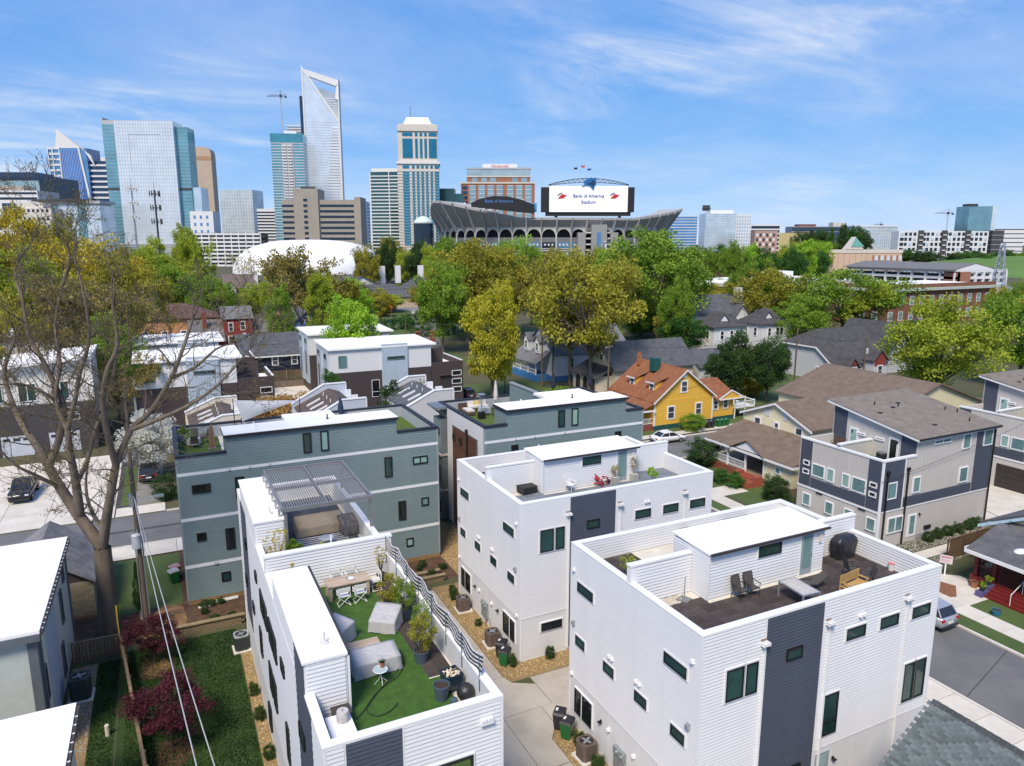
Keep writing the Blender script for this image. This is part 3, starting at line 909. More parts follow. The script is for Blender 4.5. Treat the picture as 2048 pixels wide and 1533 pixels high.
def grey_block(x0,y0,x1,y1,label,bx0,bx1,wins,prot,left=False):
 H,RZ,th=10.74,9.75,.22
 t=thing('grey_townhouse',label,'townhouse',(x0,y0,0),group='grey green townhouse blocks with white bands')
 wall=part(t,'wall',MB().box(x0,y0,0,x1,y0+th,10.72).box(x0,y1-th,0,x1,y1,H).box(x0,y0+th,0,x0+th,y1-th,H).box(x1-th,y0+th,0,x1,y1-th,H),teal_paint)
 part(t,'roof_deck',MB().box(x0+th,y0+th,RZ-.3,x1-th,y1-th,RZ),membrane)
 FF=('y',y0,-1)
 P=.19
 for a,b in((.32,2.71),(2.94,6.16),(6.38,9.41),(9.62,10.72)):
  siding(t,wall,FF,x0+.1,x1-.1,a,b,P,teal_board,thick=.035)
 for a,b in((2.71,2.94),(6.16,6.38),(9.41,9.62)):
  mb=MB();fbox(mb,FF,x0+.02,x1-.02,a,b,0,.05)
  part(t,'band_board',mb,white_trim)
  for k in range(3):
   mb=MB();u=x0+(x1-x0)*RNG.uniform(.06,.6);fbox(mb,FF,u,u+.14,a+.03,b-.01,.05,.11)
   part(t,'wall_vent',mb,mat('vent_grey',(.55,.55,.55),.6))
 for a,b in((x0-.03,x0+.1),(x1-.1,x1+.03)):
  part(t,'corner_trim',MB().box(a,y0-.035,.3,b,y0+.08,10.72),mat('teal_trim',(.27,.32,.33),.6))
 mb=MB().box(x0+.02,y0-.02,0,x1-.02,y0+.02,.32)
 part(t,'footing',mb,mat('clay_footing',(.28,.17,.07),.9,.3,2))
 for x,a,b,c,g in wins:
  window(t,FF,x,x+a,b,c,black_frame,g,fw=.09,mull=(x+a/2,)if a>1.1 else())
 for a,b in((x0-.06,bx0),(bx1,x1+.06)):
  part(t,'parapet_cap',MB().box(a,y0-.09,10.72,b,y0+th+.04,10.88),coping)
 part(t,'parapet_cap',MB().box(x0-.06,y1-th-.05,H,x1+.06,y1+.06,H+.13),coping)
 part(t,'parapet_cap',MB().box(x0-.06,y0+th+.04,H,x0+th+.05,y1-th-.05,H+.13),coping)
 part(t,'parapet_cap',MB().box(x1-th-.05,y0+th+.04,H,x1+.06,y1-th-.05,H+.13),coping)
 for r in((x0+th,y1-th-.03,RZ,x1-th,y1-th-.002,H),(x1-th-.03,y0+th,RZ,x1-th-.002,y1-th-.04,H)):
  part(t,'parapet_lining',MB().box(*r),inner_grey)
 sh=part(t,'stair_house',MB().box(bx0,y0+.001,10.72,bx1,y0+.3,11.78).box(bx0,y0+.3,RZ,bx1,y0+2.4,11.78).box(prot[0],y0+2.4,RZ,prot[1],prot[2],11.78),teal_paint)
 siding(t,sh,FF,bx0+.05,bx1-.05,10.74,11.76,P,teal_board,thick=.035)
 rf=MB().box(bx0-.12,y0-.2,11.79,bx1+.12,y0+2.5,12.)
 ro=part(t,'roof',rf,coping)
 part(t,'roof_membrane',MB().box(bx0-.1,y0-.16,12.,bx1+.1,y0+2.48,12.02).box(prot[0]-.1,y0+2.48,11.8,prot[1]+.1,prot[2]+.1,12.02),white_roof,ro)
 for q in(.12,.55):
  part(t,'roof_vent',MB().lathe([(.12,0),(.06,.06),(.05,.35),(.07,.36)],8,(bx0+(bx1-bx0)*q+.6,y0+1.5,12.02)),coping if q>.5 else white_roof,ro)
 part(t,'turf',MB().box(x0+th+.03,y0+th+.05,RZ,bx0-.02,y1-th-.05,RZ+.04),mat('bright_turf',(.075,.12,.012),.9,.2,3,bump=.5,bscale=50))
 part(t,'turf',MB().box(bx1+.02,y0+th+.05,RZ,x1-th-.05,y1-th-.05,RZ+.04),MATS['bright_turf'])
 return t,wall
G1W=[(.81,1.18,8.09,8.71,glass_black),(3.59,.62,7.32,8.9,glass_dark),(8.38,.58,10.03,11.52,glass_dark),(9.63,.58,10.03,11.54,glass_mint),(14.34,.6,7.33,8.92,glass_dark),(16.6,1.21,8.04,8.65,glass_mint),(.86,.6,4.61,5.22,glass_black),(2.71,.6,3.67,5.24,glass_black),(2.23,.6,1.33,2.03,glass_dark),(15.33,.6,3.66,5.2,glass_black),(17.22,.6,4.55,5.22,glass_blind),(15.89,.58,1.35,2.04,glass_mint),(6.2,.6,4.6,5.2,glass_black),(9.5,.6,3.66,5.2,glass_black)]
g1,g1w=grey_block(-.05,52.,18.7,61.,'grey green boarded block with turf corners and a surfboard on its roof',3.18,15.4,G1W,(7.7,11.2,56.4))
G2W=[(28.65,.62,10.07,11.51,glass_dark),(29.93,.63,10.05,11.52,glass_mint),(24.36,.6,8.4,9.06,glass_black),(34.3,.63,8.4,9.03,glass_black)]
g2,g2w=grey_block(22.,50.4,37.2,60.6,'grey green boarded block with a furnished roof lounge and closed parasol',24.,35.4,G2W,(29.,33.5,55.2))
part(g2,'turf',MB().box(24.,52.9,9.75,28.95,60.3,9.79),MATS['bright_turf'])
FX=('x',22.,-1)
wood_clad=mat('wood_cladding',(.105,.048,.028),.6,.2,1.2,stretch=(1,1,12),rand=.15)
nrow=9
for i in range(7):
 for j in range(8):
  y,z=50.45+i*1.15,.4+j*1.29
  yc,zc=y+.57,z+.6
  if 51.9<yc<57.3 and zc<9.35:continue
  mb=MB();fbox(mb,FX,y+.008,min(y+1.142,58.5),z+.008,min(z+1.282,10.7),0,.03)
  part(g2,'wall_panel',mb,panel_white,g2w)
siding(g2,g2w,FX,51.93,57.27,.4,9.35,.2,wood_clad,thick=.03,name='cladding_board')
for a,b,c,d in((56.6,57.15,8.15,8.7),(55.,55.65,8.15,8.7),(52.4,53.,5.,5.6)):
 window(g2,FX,a,b,c,d,black_frame,glass_black)
bay=part(g2,'bay',MB().box(21.45,58.6,.3,22.,60.6,9.6),mat('bay_grey',(.12,.14,.145),.6))
siding(g2,bay,('x',21.45,-1),58.62,60.58,6.6,9.5,.2,teal_board,thick=.03)
siding(g2,bay,('x',21.45,-1),58.62,60.58,.4,6.2,.2,mat('bay_board',(.115,.125,.125),.6,rand=.05),thick=.03)
for z in(3.,6.3):
 part(g2,'bay_ledge',MB().box(21.25,58.5,z,22,60.7,z+.16),mat('ledge_cream',(.45,.4,.35),.7))
for c,d in((8.2,8.8),(3.9,5.3),(.9,2.1)):
 window(g2,('x',21.45,-1),59.05,59.75,c,d,black_frame,glass_black,trans=((c+d)/2,))
part(g2,'canopy',MB().box(20.9,58.4,10.62,22.,60.8,10.8),grey_metal)
part(g2,'canopy_strut',MB().tube([(21.98,58.6,9.8),(21.,58.6,10.62)],.05).tube([(21.98,60.5,9.8),(21.,60.5,10.62)],.05),mat('strut_wood',(.1,.06,.04),.6))
part(g2,'downspout',MB().box(21.86,53.76,.3,21.97,53.9,9.6).box(21.8,53.68,9.5,21.98,53.98,9.8),black_metal)
sc=part(g2,'screen_wall',MB().box(29.,55.3,9.75,29.25,60.3,12.),teal_paint)
siding(g2,sc,('x',29.,-1),55.35,60.25,9.9,11.95,.2,teal_board,thick=.035)
part(g2,'parapet_cap',MB().box(28.92,55.25,12.,29.33,60.35,12.12),mat('grey_cap',(.25,.26,.27),.6))
# ================================================================ greige and navy townhouses
greige=mat('greige_panel',(.5,.475,.445),.7,.04,.6)
greige_b=mat('greige_batten',(.53,.505,.475),.7,.04,.6)
shingle_tan=mat('shingle_tan',(.155,.128,.104),.95,.25,1.4,bump=.5,bscale=20,col2=(.235,.2,.165),detail=9)
glass_teal=mat('glass_teal',(.13,.23,.235),.08,.3,.5,spec=.6)
def greige_house(x0,y0,label,garage=False,front=True):
 Lx,Ly=14.4,8.5
 x1,y1,xu=x0+Lx,y0+Ly,x0+4.
 t=thing('townhouse',label,'townhouse',(x0,y0,0),group='greige and navy townhouses')
 wall=part(t,'wall',MB().box(x0,y0,0,xu,y1,6.5).extx([(y0,0),(y1,0),(y1,10.45),(y0,9.05)],xu,x1),greige)
 part(t,'parapet',MB().box(x0,y0,6.5,xu,y0+.2,7.55).box(x0,y0+.2,6.5,x0+.2,y1,7.55).box(x0+.2,y1-.2,6.5,xu,y1,7.55),greige)
 part(t,'parapet_cap',MB().box(x0-.06,y0-.06,7.55,xu,y0+.26,7.7),white_trim)
 part(t,'parapet_cap',MB().box(x0-.06,y0+.26,7.55,x0+.26,y1,7.7),white_trim)
 part(t,'party_wall',MB().box(x0+.2,y0+4.3,6.5,xu,y0+4.55,7.9),greige)
 part(t,'parapet_cap',MB().box(x0-.06,y0+4.24,7.9,xu,y0+4.61,8.02),white_trim)
 rf=MB()
 rf.slab([(xu-.45,y0-.35,9.15),(x1+.35,y0-.35,9.15),(x1+.35,y1+.5,10.75),(xu-.45,y1+.5,10.75)],.06)
 ro=part(t,'roof',rf,shingle_tan)
 part(t,'fascia',MB().slab([(xu-.43,y0-.33,9.088),(x1+.33,y0-.33,9.088),(x1+.33,y1+.48,10.688),(xu-.43,y1+.48,10.688)],.2),white_trim,ro)
 part(t,'gutter',MB().box(xu-.4,y0-.47,9.,x1+.3,y0-.352,9.13),black_metal,ro)
 for k in range(9):
  px,py=xu+RNG.uniform(.6,9.6),y0+RNG.uniform(.6,8)
  z=9.15+(py-y0+.35)/9.35*1.6
  part(t,'roof_vent',MB().box(px,py,z-.05,px+.35,py+.3,z+.1)if k%2 else MB().lathe([(.08,-.05),(.06,.05),(.05,.35)],8,(px,py,z)),black_metal,ro)
 FF,FL,FU=('y',y0,-1),('x',x0,-1),('x',xu,-1)
 def clad(F,a,b,c,d):
  mb=MB();fbox(mb,F,a,b,c,d,0,.01)
  o=part(t,'navy_cladding',mb,navy_paint)
  siding(t,o,F,a,b,c,d,.22,navy_board,thick=.035)
 clad(FF,x0+.12,x0+2.6,3.28,7.5)
 clad(FF,x0+2.72,x0+11.8,3.28,4.15)
 clad(FF,x0+11.9,x1-.1,3.28,9.)
 clad(FL,y0+.12,y0+1.35,3.28,7.5)
 clad(FL,y0+1.4,y0+7.1,3.28,4.2)
 clad(FL,y0+7.15,y1-.1,3.28,7.5)
 clad(FU,y0+.1,y0+1.5,6.55,9.1)
 clad(FU,y0+7.,y1-.1,6.55,10.3)
 for F,a,b in((FF,x0+2.7,x0+11.8),(FL,y0+1.4,y0+7.1),(FU,y0+1.6,y0+6.9)):
  n=int((b-a)/.41)if F is FF else 6
  for k in range(n+1):
   u=a+(b-a)*k/n
   z1=9. if F is FF and u>xu else(7.5 if F is not FU else 9.)
   mb=MB();fbox(mb,F,u-.025,u+.025,4.25 if F is not FU else 6.6,z1,0,.025)
   part(t,'batten',mb,greige_b,wall)
 tr=MB();fbox(tr,FF,x0+2.6,x0+2.72,3.28,7.5,0,.05)
 tr.box(x0-.05,y0-.05,.2,x0+.11,y0+.11,7.5)
 fbox(tr,FL,y0+.11,y1,3.1,3.27,0,.06);fbox(tr,FF,x0+.11,x1,3.16,3.27,0,.05)
 trims(t,tr,white_trim,'trim_board')
 W=lambda F,a,b,c,d,g=glass_teal,**k:window(t,F,a,b,c,d,white_trim,g,fw=.09,**k)
 for a,b,c,d in((6.,8.3,8.3,8.72),(9.9,11.,7.4,8.8),(12.8,14.1,7.35,8.85),(9.9,11.1,4.35,5.75),(3.8,4.75,4.35,5.75),(.6,1.8,4.25,5.7)):
  W(FF,x0+a,x0+b,c,d,mull=(x0+(a+b)/2,)if b-a>2 else())
 W(FF,x0+1.1,x0+3.,1.2,2.6,mull=(x0+2.05,))
 for a,b,c,d in((5.6,7.,4.45,5.6),(4.6,5.4,4.4,5.6),(3.,3.8,4.4,5.6),(1.4,2.8,4.35,5.6)):
  W(FL,y0+a,y0+b,c,d,glass_teal if b-a>1 else glass_mint)
 for a in(7.3,.4):
  for c in(5.2,4.38):
   W(FL,y0+a,y0+a+.7,c,c+.46,glass_black)
 if garage:
  for a in(.5,4.6):
   mb=MB();fbox(mb,FL,y0+a,y0+a+3.4,.05,2.5,0,.05)
   gd=part(t,'garage_door',mb,mat('dark_garage',(.035,.028,.026),.6))
   for k in range(1,4):
    mb=MB();fbox(mb,FL,y0+a+.02,y0+a+3.38,.05+k*.6,.07+k*.6,.05,.06)
    part(t,'panel_joint',mb,black_metal,gd)
 else:
  for a in(6.9,4.4,2.4,.2):
   W(FL,y0+a,y0+a+.9,1.45,2.6)
  for u in(6.,1.6):
   mb=MB();fbox(mb,FL,y0+u-.35,y0+u+.35,2.95,3.08,.06,.09)
   part(t,'number_plate',mb,black_metal)
 dm=MB();fbox(dm,FF,x0+3.7,x0+4.8,.45,2.45,0,.05)
 d_=part(t,'door',dm,white_trim)
 dm=MB();fbox(dm,FF,x0+3.95,x0+4.55,.7,2.3,.05,.06)
 part(t,'pane',dm,glass_teal,d_)
 for a in(1.7,5.7):
  dm=MB();fbox(dm,FU,y0+a,y0+a+.95,6.55,8.6,0,.06)
  d_=part(t,'door',dm,white_trim)
  dm=MB();fbox(dm,FU,y0+a+.17,y0+a+.78,6.75,8.45,.06,.07)
  part(t,'pane',dm,glass_black if a<3 else glass_mint,d_)
 for a in(3.1,5.):
  W(FU,y0+a,y0+a+.9,8.05,8.3,glass_black)
 for u in(.45,2.95):
  part(t,'downspout',MB().box(x0+u,y0-.17,.1,x0+u+.11,y0-.06,6.5).box(x0+u-.1,y0-.2,6.5,x0+u+.2,y0-.04,6.75),black_metal)
 part(t,'downspout',MB().box(x1-.12,y0-.17,.1,x1-.02,y0-.06,9.),black_metal)
 part(t,'footing',MB().box(x0+4.9,y0-.03,0,x1,y0,.5),mat('grey_footing',(.3,.3,.3),.9))
 for u in(2.1,6.6):
  wall_lamp(t,FU,y0+u-.3,8.3)
 mb=MB();fbox(mb,FF,x0+5.9,x0+6.7,.85,1.1,0,.15);part(t,'meter_box',mb,black_metal)
 wall_lamp(t,FF,x0+5.1,2.3)
 part(t,'turf',MB().box(x0+.22,y0+.22,6.5,xu-.02,y0+4.28,6.53),turf)
 return t
gh=greige_house(51.6,37.3,'greige and navy townhouse with tan shed roof and two roof decks, beside the cream house')
gh2=greige_house(77.,39.,'greige townhouse with dark garage doors at the right edge of the picture',True)
# ================================================================ houses
def shingle(name,c,c2):
 return mat(name,c,.95,.2,1.1,bump=.5,bscale=14,col2=c2,detail=9)
roof_brown=shingle('roof_brown',(.13,.092,.068),(.2,.148,.112))
roof_rust=shingle('roof_rust',(.19,.068,.028),(.285,.115,.052))
roof_dark=shingle('roof_dark',(.045,.043,.046),(.085,.082,.085))
roof_slate=shingle('roof_slate',(.06,.066,.076),(.115,.122,.135))
roof_grey=shingle('roof_grey',(.12,.12,.125),(.19,.19,.195))
cream_m=mat('cream_siding',(.72,.66,.44),.65,.04,.8)
yellow_m=mat('yellow_siding',(.72,.42,.055),.65,.05,.8)
glass_sash=mat('glass_sash',(.05,.06,.07),.08,.4,.5,spec=.6)
def sash(t,F,u,z,w=.95,h=1.6,g=glass_sash,fm=white_trim):
 return window(t,F,u,u+w,z,z+h,fm,g,fw=.07,d=.09,trans=(z+h/2,),trim=white_trim,tw=.12)
def rake(t,pts_axis,F_y,x0,xm,x1,ze,zr,ro,over=.4,m=white_trim):
 k=(zr-ze)/(xm-x0)
 for s,a in((1,x0),(-1,x1)):
  e=a-s*over
  mb=MB()
  y=F_y
  q=[(e,ze-k*over),(xm,zr),(xm,zr-.22),(e,ze-k*over-.22)]
  mb.exty(q,y-.03,y+.03)
  part(t,'rake_board',mb,m,ro)
t=thing('cream_house','cream house with brown roof, white porch and brick red steps','house',(60.5,52.4,0))
part(t,'wall',gable_walls(MB(),60.5,52.4,76,62.3,0,5.7,7.62,'x'),cream_m)
ro=part(t,'roof',gable_roof(MB(),60.5,52.4,76,62.3,5.7,7.62,'x',.35,.14),roof_brown)
siding(t,None,('x',60.5,-1),52.5,62.2,3.9,5.7,.22,cream_m,thick=.03)
for s,(ya,yb)in enumerate(((52.05,57.35),(62.65,57.35))):
 k=(7.62-5.7)/4.95
 za=5.7-k*.35
 part(t,'rake_board',MB().add([(60.1,ya,za),(60.1,yb,7.64),(60.1,yb,7.42),(60.1,ya,za-.22),(60.16,ya,za),(60.16,yb,7.64),(60.16,yb,7.42),(60.16,ya,za-.22)],[(0,1,2,3),(7,6,5,4),(0,4,5,1),(3,2,6,7),(1,5,6,2),(0,3,7,4)]),white_trim,ro)
FX6=('x',60.5,-1)
sash(t,FX6,59.6,3.95,.9,1.45);sash(t,FX6,56.9,4.2,.6,1.2);sash(t,FX6,53.6,3.95,.9,1.55)
for u in(58.3,55.7):
 mb=MB();fbox(mb,FX6,u,u+.7,5.85,6.75,0,.05);part(t,'louvre',mb,mat('louvre_white',(.6,.6,.62),.6))
part(t,'roof',gable_roof(MB(),74,54,92,70,5.4,8.4,'y',.4,.14),roof_brown)
part(t,'wall',gable_walls(MB(),74,54,92,70,0,5.4,8.4,'y'),cream_m)
part(t,'porch_floor',MB().box(55.1,49.6,0,60.5,61.7,.85),mat('porch_boards',(.25,.19,.13),.7,.2,2))
part(t,'brick_skirt',MB().box(54.98,53.4,0,55.1,61.8,.84),mat('red_brick',(.22,.062,.038),.85,.25,4))
part(t,'porch_roof',MB().slab([(54.7,49.3,3.3),(60.6,49.3,4.75),(60.6,62.2,4.75),(54.7,62.2,3.3)],.16),roof_brown)
part(t,'porch_fascia',MB().box(54.66,49.3,2.95,54.72,62.2,3.2).box(54.72,49.24,2.95,60,49.3,3.2),white_trim)
part(t,'pediment',MB().extx([(53.6,3.2),(57.6,3.2),(55.6,4.35)],54.75,57.5),white_trim)
part(t,'porch_roof',MB().slab([(54.55,53.1,3.25),(58.5,53.1,3.5),(58.5,55.6,4.6),(54.55,55.6,4.5)],.1).slab([(54.55,58.1,3.25),(54.55,55.6,4.5),(58.5,55.6,4.6),(58.5,58.1,3.5)],.1),roof_brown)
part(t,'porch_room',MB().box(55.15,49.7,.85,60.4,53.3,3.3),cream_m)
window(t,('x',55.15,-1),51.2,51.9,1.9,2.5,white_trim,glass_teal,trim=white_trim,tw=.06)
for y in(61.6,58.9,56.2,53.5):
 part(t,'porch_post',MB().box(55.12,y-.1,.85,55.32,y+.1,3.2),white_trim)
for a,b in((61.5,59.),(58.8,56.3)):
 part(t,'handrail',MB().box(55.17,b,1.72,55.27,a,1.8).box(55.18,b,.98,55.26,a,1.04),white_trim)
 n=14
 for k in range(n):
  y=b+(a-b)*(k+.5)/n
  part(t,'baluster',MB().box(55.2,y-.02,1.04,55.24,y+.02,1.72),white_trim)
part(t,'front_door',MB().box(60.4,55.2,.9,60.47,56.1,2.95),mat('door_dark',(.02,.025,.035),.4))
brick_paint=mat('brick_red_paint',(.3,.075,.045),.75,.12,3)
for k in range(5):
 part(t,'step',MB().box(53.+k*.42,53.9,0,55.,56.,.17*(k+1)),brick_paint)
for y in(53.4,56.):
 part(t,'step_wall',MB().box(53.9,y,0,54.97,y+.48,1.05).box(52.9,y+.01,0,53.9,y+.47,.62),brick_paint)
t=thing('yellow_house','mustard yellow house with rust roof, dormers and a dark green base','house',(58.7,77,0))
x0,x1,y0,y1=58.7,68.8,77.,87.2
xm=(x0+x1)/2
wall=part(t,'wall',gable_walls(MB(),x0,y0,x1,y1,.6,4.14,8.,'y'),yellow_m)
part(t,'foundation',MB().box(x0-.02,y0-.03,0,x1+.02,y1,.62).box(68.8,77.6,0,73.2,86,.62),mat('green_base',(.012,.075,.075),.7))
siding(t,wall,('y',y0,-1),x0+.05,x1-.05,.65,4.1,.2,mat('yellow_board',(.72,.42,.055),.65,.05,.8,rand=.03),thick=.03)
ro=part(t,'roof',gable_roof(MB(),x0,y0,x1,y1,4.14,8.,'y',.4,.15),roof_rust)
rake(t,'x',y0-.42,x0,xm,x1,4.2,8.08,ro)
part(t,'corner_trim',MB().box(x0-.05,y0-.06,.6,x0+.14,y0+.1,4.),white_trim)
part(t,'corner_trim',MB().box(x1-.14,y0-.06,.6,x1+.05,y0+.1,4.),white_trim)
FY=('y',y0,-1)
sash(t,FY,60.95,1.4,1.1,1.7);sash(t,FY,65.75,1.5,1.,1.65);sash(t,FY,63.1,4.95,1.,1.5)
mb=MB();fbox(mb,FY,63.35,63.95,6.9,7.5,0,.05);part(t,'louvre',mb,white_trim)
part(t,'porch_roof',MB().slab([(56.2,76.6,3.05),(58.75,76.6,4.),(58.75,87.6,4.),(56.2,87.6,3.05)],.14),roof_rust)
part(t,'porch_fascia',MB().box(56.16,76.6,2.75,56.22,87.6,2.98).box(56.22,76.56,2.75,58.7,76.62,2.98),white_trim)
part(t,'porch_floor',MB().box(56.4,77.1,0,58.68,87,.75),MATS['red_brick'])
for y in(77.25,80.5,83.7,86.8):
 part(t,'porch_post',MB().box(56.45,y-.1,.75,56.65,y+.1,2.8),white_trim)
part(t,'handrail',MB().box(56.5,77.3,1.6,56.6,86.8,1.7).box(56.7,77.2,1.6,58.6,77.3,1.7).box(56.7,77.2,.95,58.6,77.28,1.),white_trim)
for k in range(9):
 part(t,'baluster',MB().box(56.75+k*.2,77.22,1.,56.79+k*.2,77.26,1.6),white_trim)
for yc in(83.9,79.3):
 d_=part(t,'dormer',MB().box(59.9,yc-.75,4.5,62.6,yc+.75,6.25),yellow_m)
 part(t,'dormer_roof',MB().slab([(59.55,yc-1.,6.27),(63.2,yc-1.,7.3),(63.2,yc+1.,7.3),(59.55,yc+1.,6.27)],.1),roof_rust,d_)
 part(t,'dormer_fascia',MB().box(59.5,yc-1.,6.08,59.56,yc+1.,6.26),white_trim,d_)
 sash(t,('x',59.9,-1),yc-.4,4.85,.8,1.15)
part(t,'chimney',MB().box(61.9,81.6,7.2,63.,82.7,9.),mat('green_metal',(.01,.085,.075),.5))
part(t,'chimney',MB().box(62.4,86.,7.4,62.9,86.5,8.9).box(62.5,86.1,8.9,62.8,86.4,9.3),mat('clay_brick',(.35,.14,.06),.8))
part(t,'wing',gable_walls(MB(),68.8,77.6,73.2,86,.6,3.3,4.6,'x'),yellow_m)
part(t,'wing_roof',MB().slab([(68.6,77.1,3.3),(73.6,77.1,3.3),(73.6,81.8,5.4),(68.6,81.8,5.4)],.14).slab([(68.6,86.5,3.3),(68.6,81.8,5.4),(73.6,81.8,5.4),(73.6,86.5,3.3)],.14),roof_rust)
part(t,'wing_gable',MB().exty([(70.2,3.2),(74.2,3.2),(72.2,4.2)],76.95,77.2),yellow_m)
part(t,'wing_trim',MB().exty([(70.,3.1),(74.4,3.1),(74.4,3.25),(70.,3.25)],76.85,76.95).exty([(70.,3.2),(72.2,4.3),(72.2,4.5),(69.8,3.3)],76.86,76.94).exty([(74.4,3.2),(74.6,3.3),(72.2,4.5),(72.2,4.3)],76.86,76.94),white_trim)
FY2=('y',77.6,-1)
sash(t,FY2,69.5,1.75,.75,1.25);sash(t,FY2,71.3,1.75,.8,1.25)
part(t,'deck',MB().box(73.3,77.4,1.5,77.2,82,1.65),white_trim)
part(t,'handrail',MB().box(73.3,77.4,2.4,77.2,77.5,2.5).box(77.1,77.5,2.4,77.2,82,2.5),white_trim)
for k in range(16):
 part(t,'baluster',MB().box(73.4+k*.24,77.43,1.65,73.45+k*.24,77.47,2.4),white_trim)
for x in(73.4,75.3,77.1):
 part(t,'deck_post',MB().box(x-.07,77.4,0,x+.07,77.54,3.2 if x<76 else 2.6),white_trim)
def rowhouse(x0,x1,y0,y1,ze,zt,label,pm,rm,steps=True):
 t=thing('rowhouse',label,'rowhouse',(x0,y0,0),group='rowhouses with white capped parapet walls')
 xp=x0+(x1-x0)*.58
 part(t,'wall',MB().exty([(x0,0),(x1,0),(x1,zt-1.2),(xp+.6,zt-.7),(x0,ze-.5)],y0+.2,y1-.2),pm)
 ro=part(t,'roof',MB().slab([(x0-.1,y0+.25,ze-.35),(xp+.5,y0+.25,zt-.5),(xp+.5,y1-.25,zt-.5),(x0-.1,y1-.25,ze-.35)],.1).slab([(xp+.5,y0+.25,zt-.5),(x1,y0+.25,zt-1.3),(x1,y1-.25,zt-1.3),(xp+.5,y1-.25,zt-.5)],.1),rm)
 for y in(y0,y1-.3):
  o=part(t,'parapet_wall',MB().exty([(x0-.3,0),(x1,0),(x1,zt),(xp,zt),(x0-.3,ze)],y,y+.3),pm)
  part(t,'parapet_cap',MB().exty([(xp-.02,zt),(x1+.06,zt),(x1+.06,zt+.12),(xp-.04,zt+.12)],y-.06,y+.36),white_trim,o)
  part(t,'parapet_cap',MB().exty([(x0-.36,ze-.02),(xp-.02,zt),(xp-.04,zt+.12),(x0-.36,ze+.14)],y-.06,y+.36),white_trim,o)
  part(t,'parapet_cap',MB().box(x1,y-.05,2,x1+.1,y+.35,zt),white_trim,o)
 if steps:
  for k in range(2):
   y=y0+(y1-y0)*(.35+.33*k)
   part(t,'parapet_step',MB().box(x1-.9,y,zt-1.6,x1-.05,y+.3,zt-.3),white_trim)
 for k in range(3):
  a=y0+(y1-y0)*(.3+.2*k)
  zz=lambda x:ze-.35+(zt-.15-ze)*(x-x0+.1)/(xp+.6-x0)
  xa=x0+1.
  part(t,'roof_curb',MB().add([(xa,a,zz(xa)),(xa+1.6,a,zz(xa+1.6)),(xa+1.6,a+.2,zz(xa+1.6)),(xa,a+.2,zz(xa)),(xa,a,zz(xa)+.18),(xa+1.6,a,zz(xa+1.6)+.18),(xa+1.6,a+.2,zz(xa+1.6)+.18),(xa,a+.2,zz(xa)+.18)],[(3,2,1,0),(4,5,6,7),(0,1,5,4),(1,2,6,5),(2,3,7,6),(3,0,4,7)]),white_trim,ro)
  part(t,'roof_vent',MB().lathe([(.06,-.1),(.05,.4)],6,(xa+2.2,a+1,zz(xa+2.2))),white_trim,ro)
 return t
pale_blue=mat('pale_blue_wall',(.5,.55,.62),.7,.04)
pale_grey=mat('pale_grey_wall',(.56,.55,.56),.7,.04)
rowhouse(13.8,20.2,80,90.5,5.4,7.55,'rowhouse with brown roof between pale blue parapet walls',pale_blue,shingle('roof_umber',(.065,.047,.04),(.115,.088,.075)))
rowhouse(25.2,30.9,80,90.5,5.9,7.65,'rowhouse with dark slate roof between pale grey parapet walls',pale_grey,roof_slate)
rowhouse(1.8,7.6,86,97,4.2,5.75,'rowhouse with cream parapet walls behind the white blossom tree',mat('cream_wall',(.66,.6,.5),.7),MATS['roof_umber'])
brown_clad=mat('brown_cladding',(.06,.044,.044),.7,.06,.8)
ice_metal=mat('ice_blue_metal',(.5,.58,.66),.45,.05,.8,metal=.2)
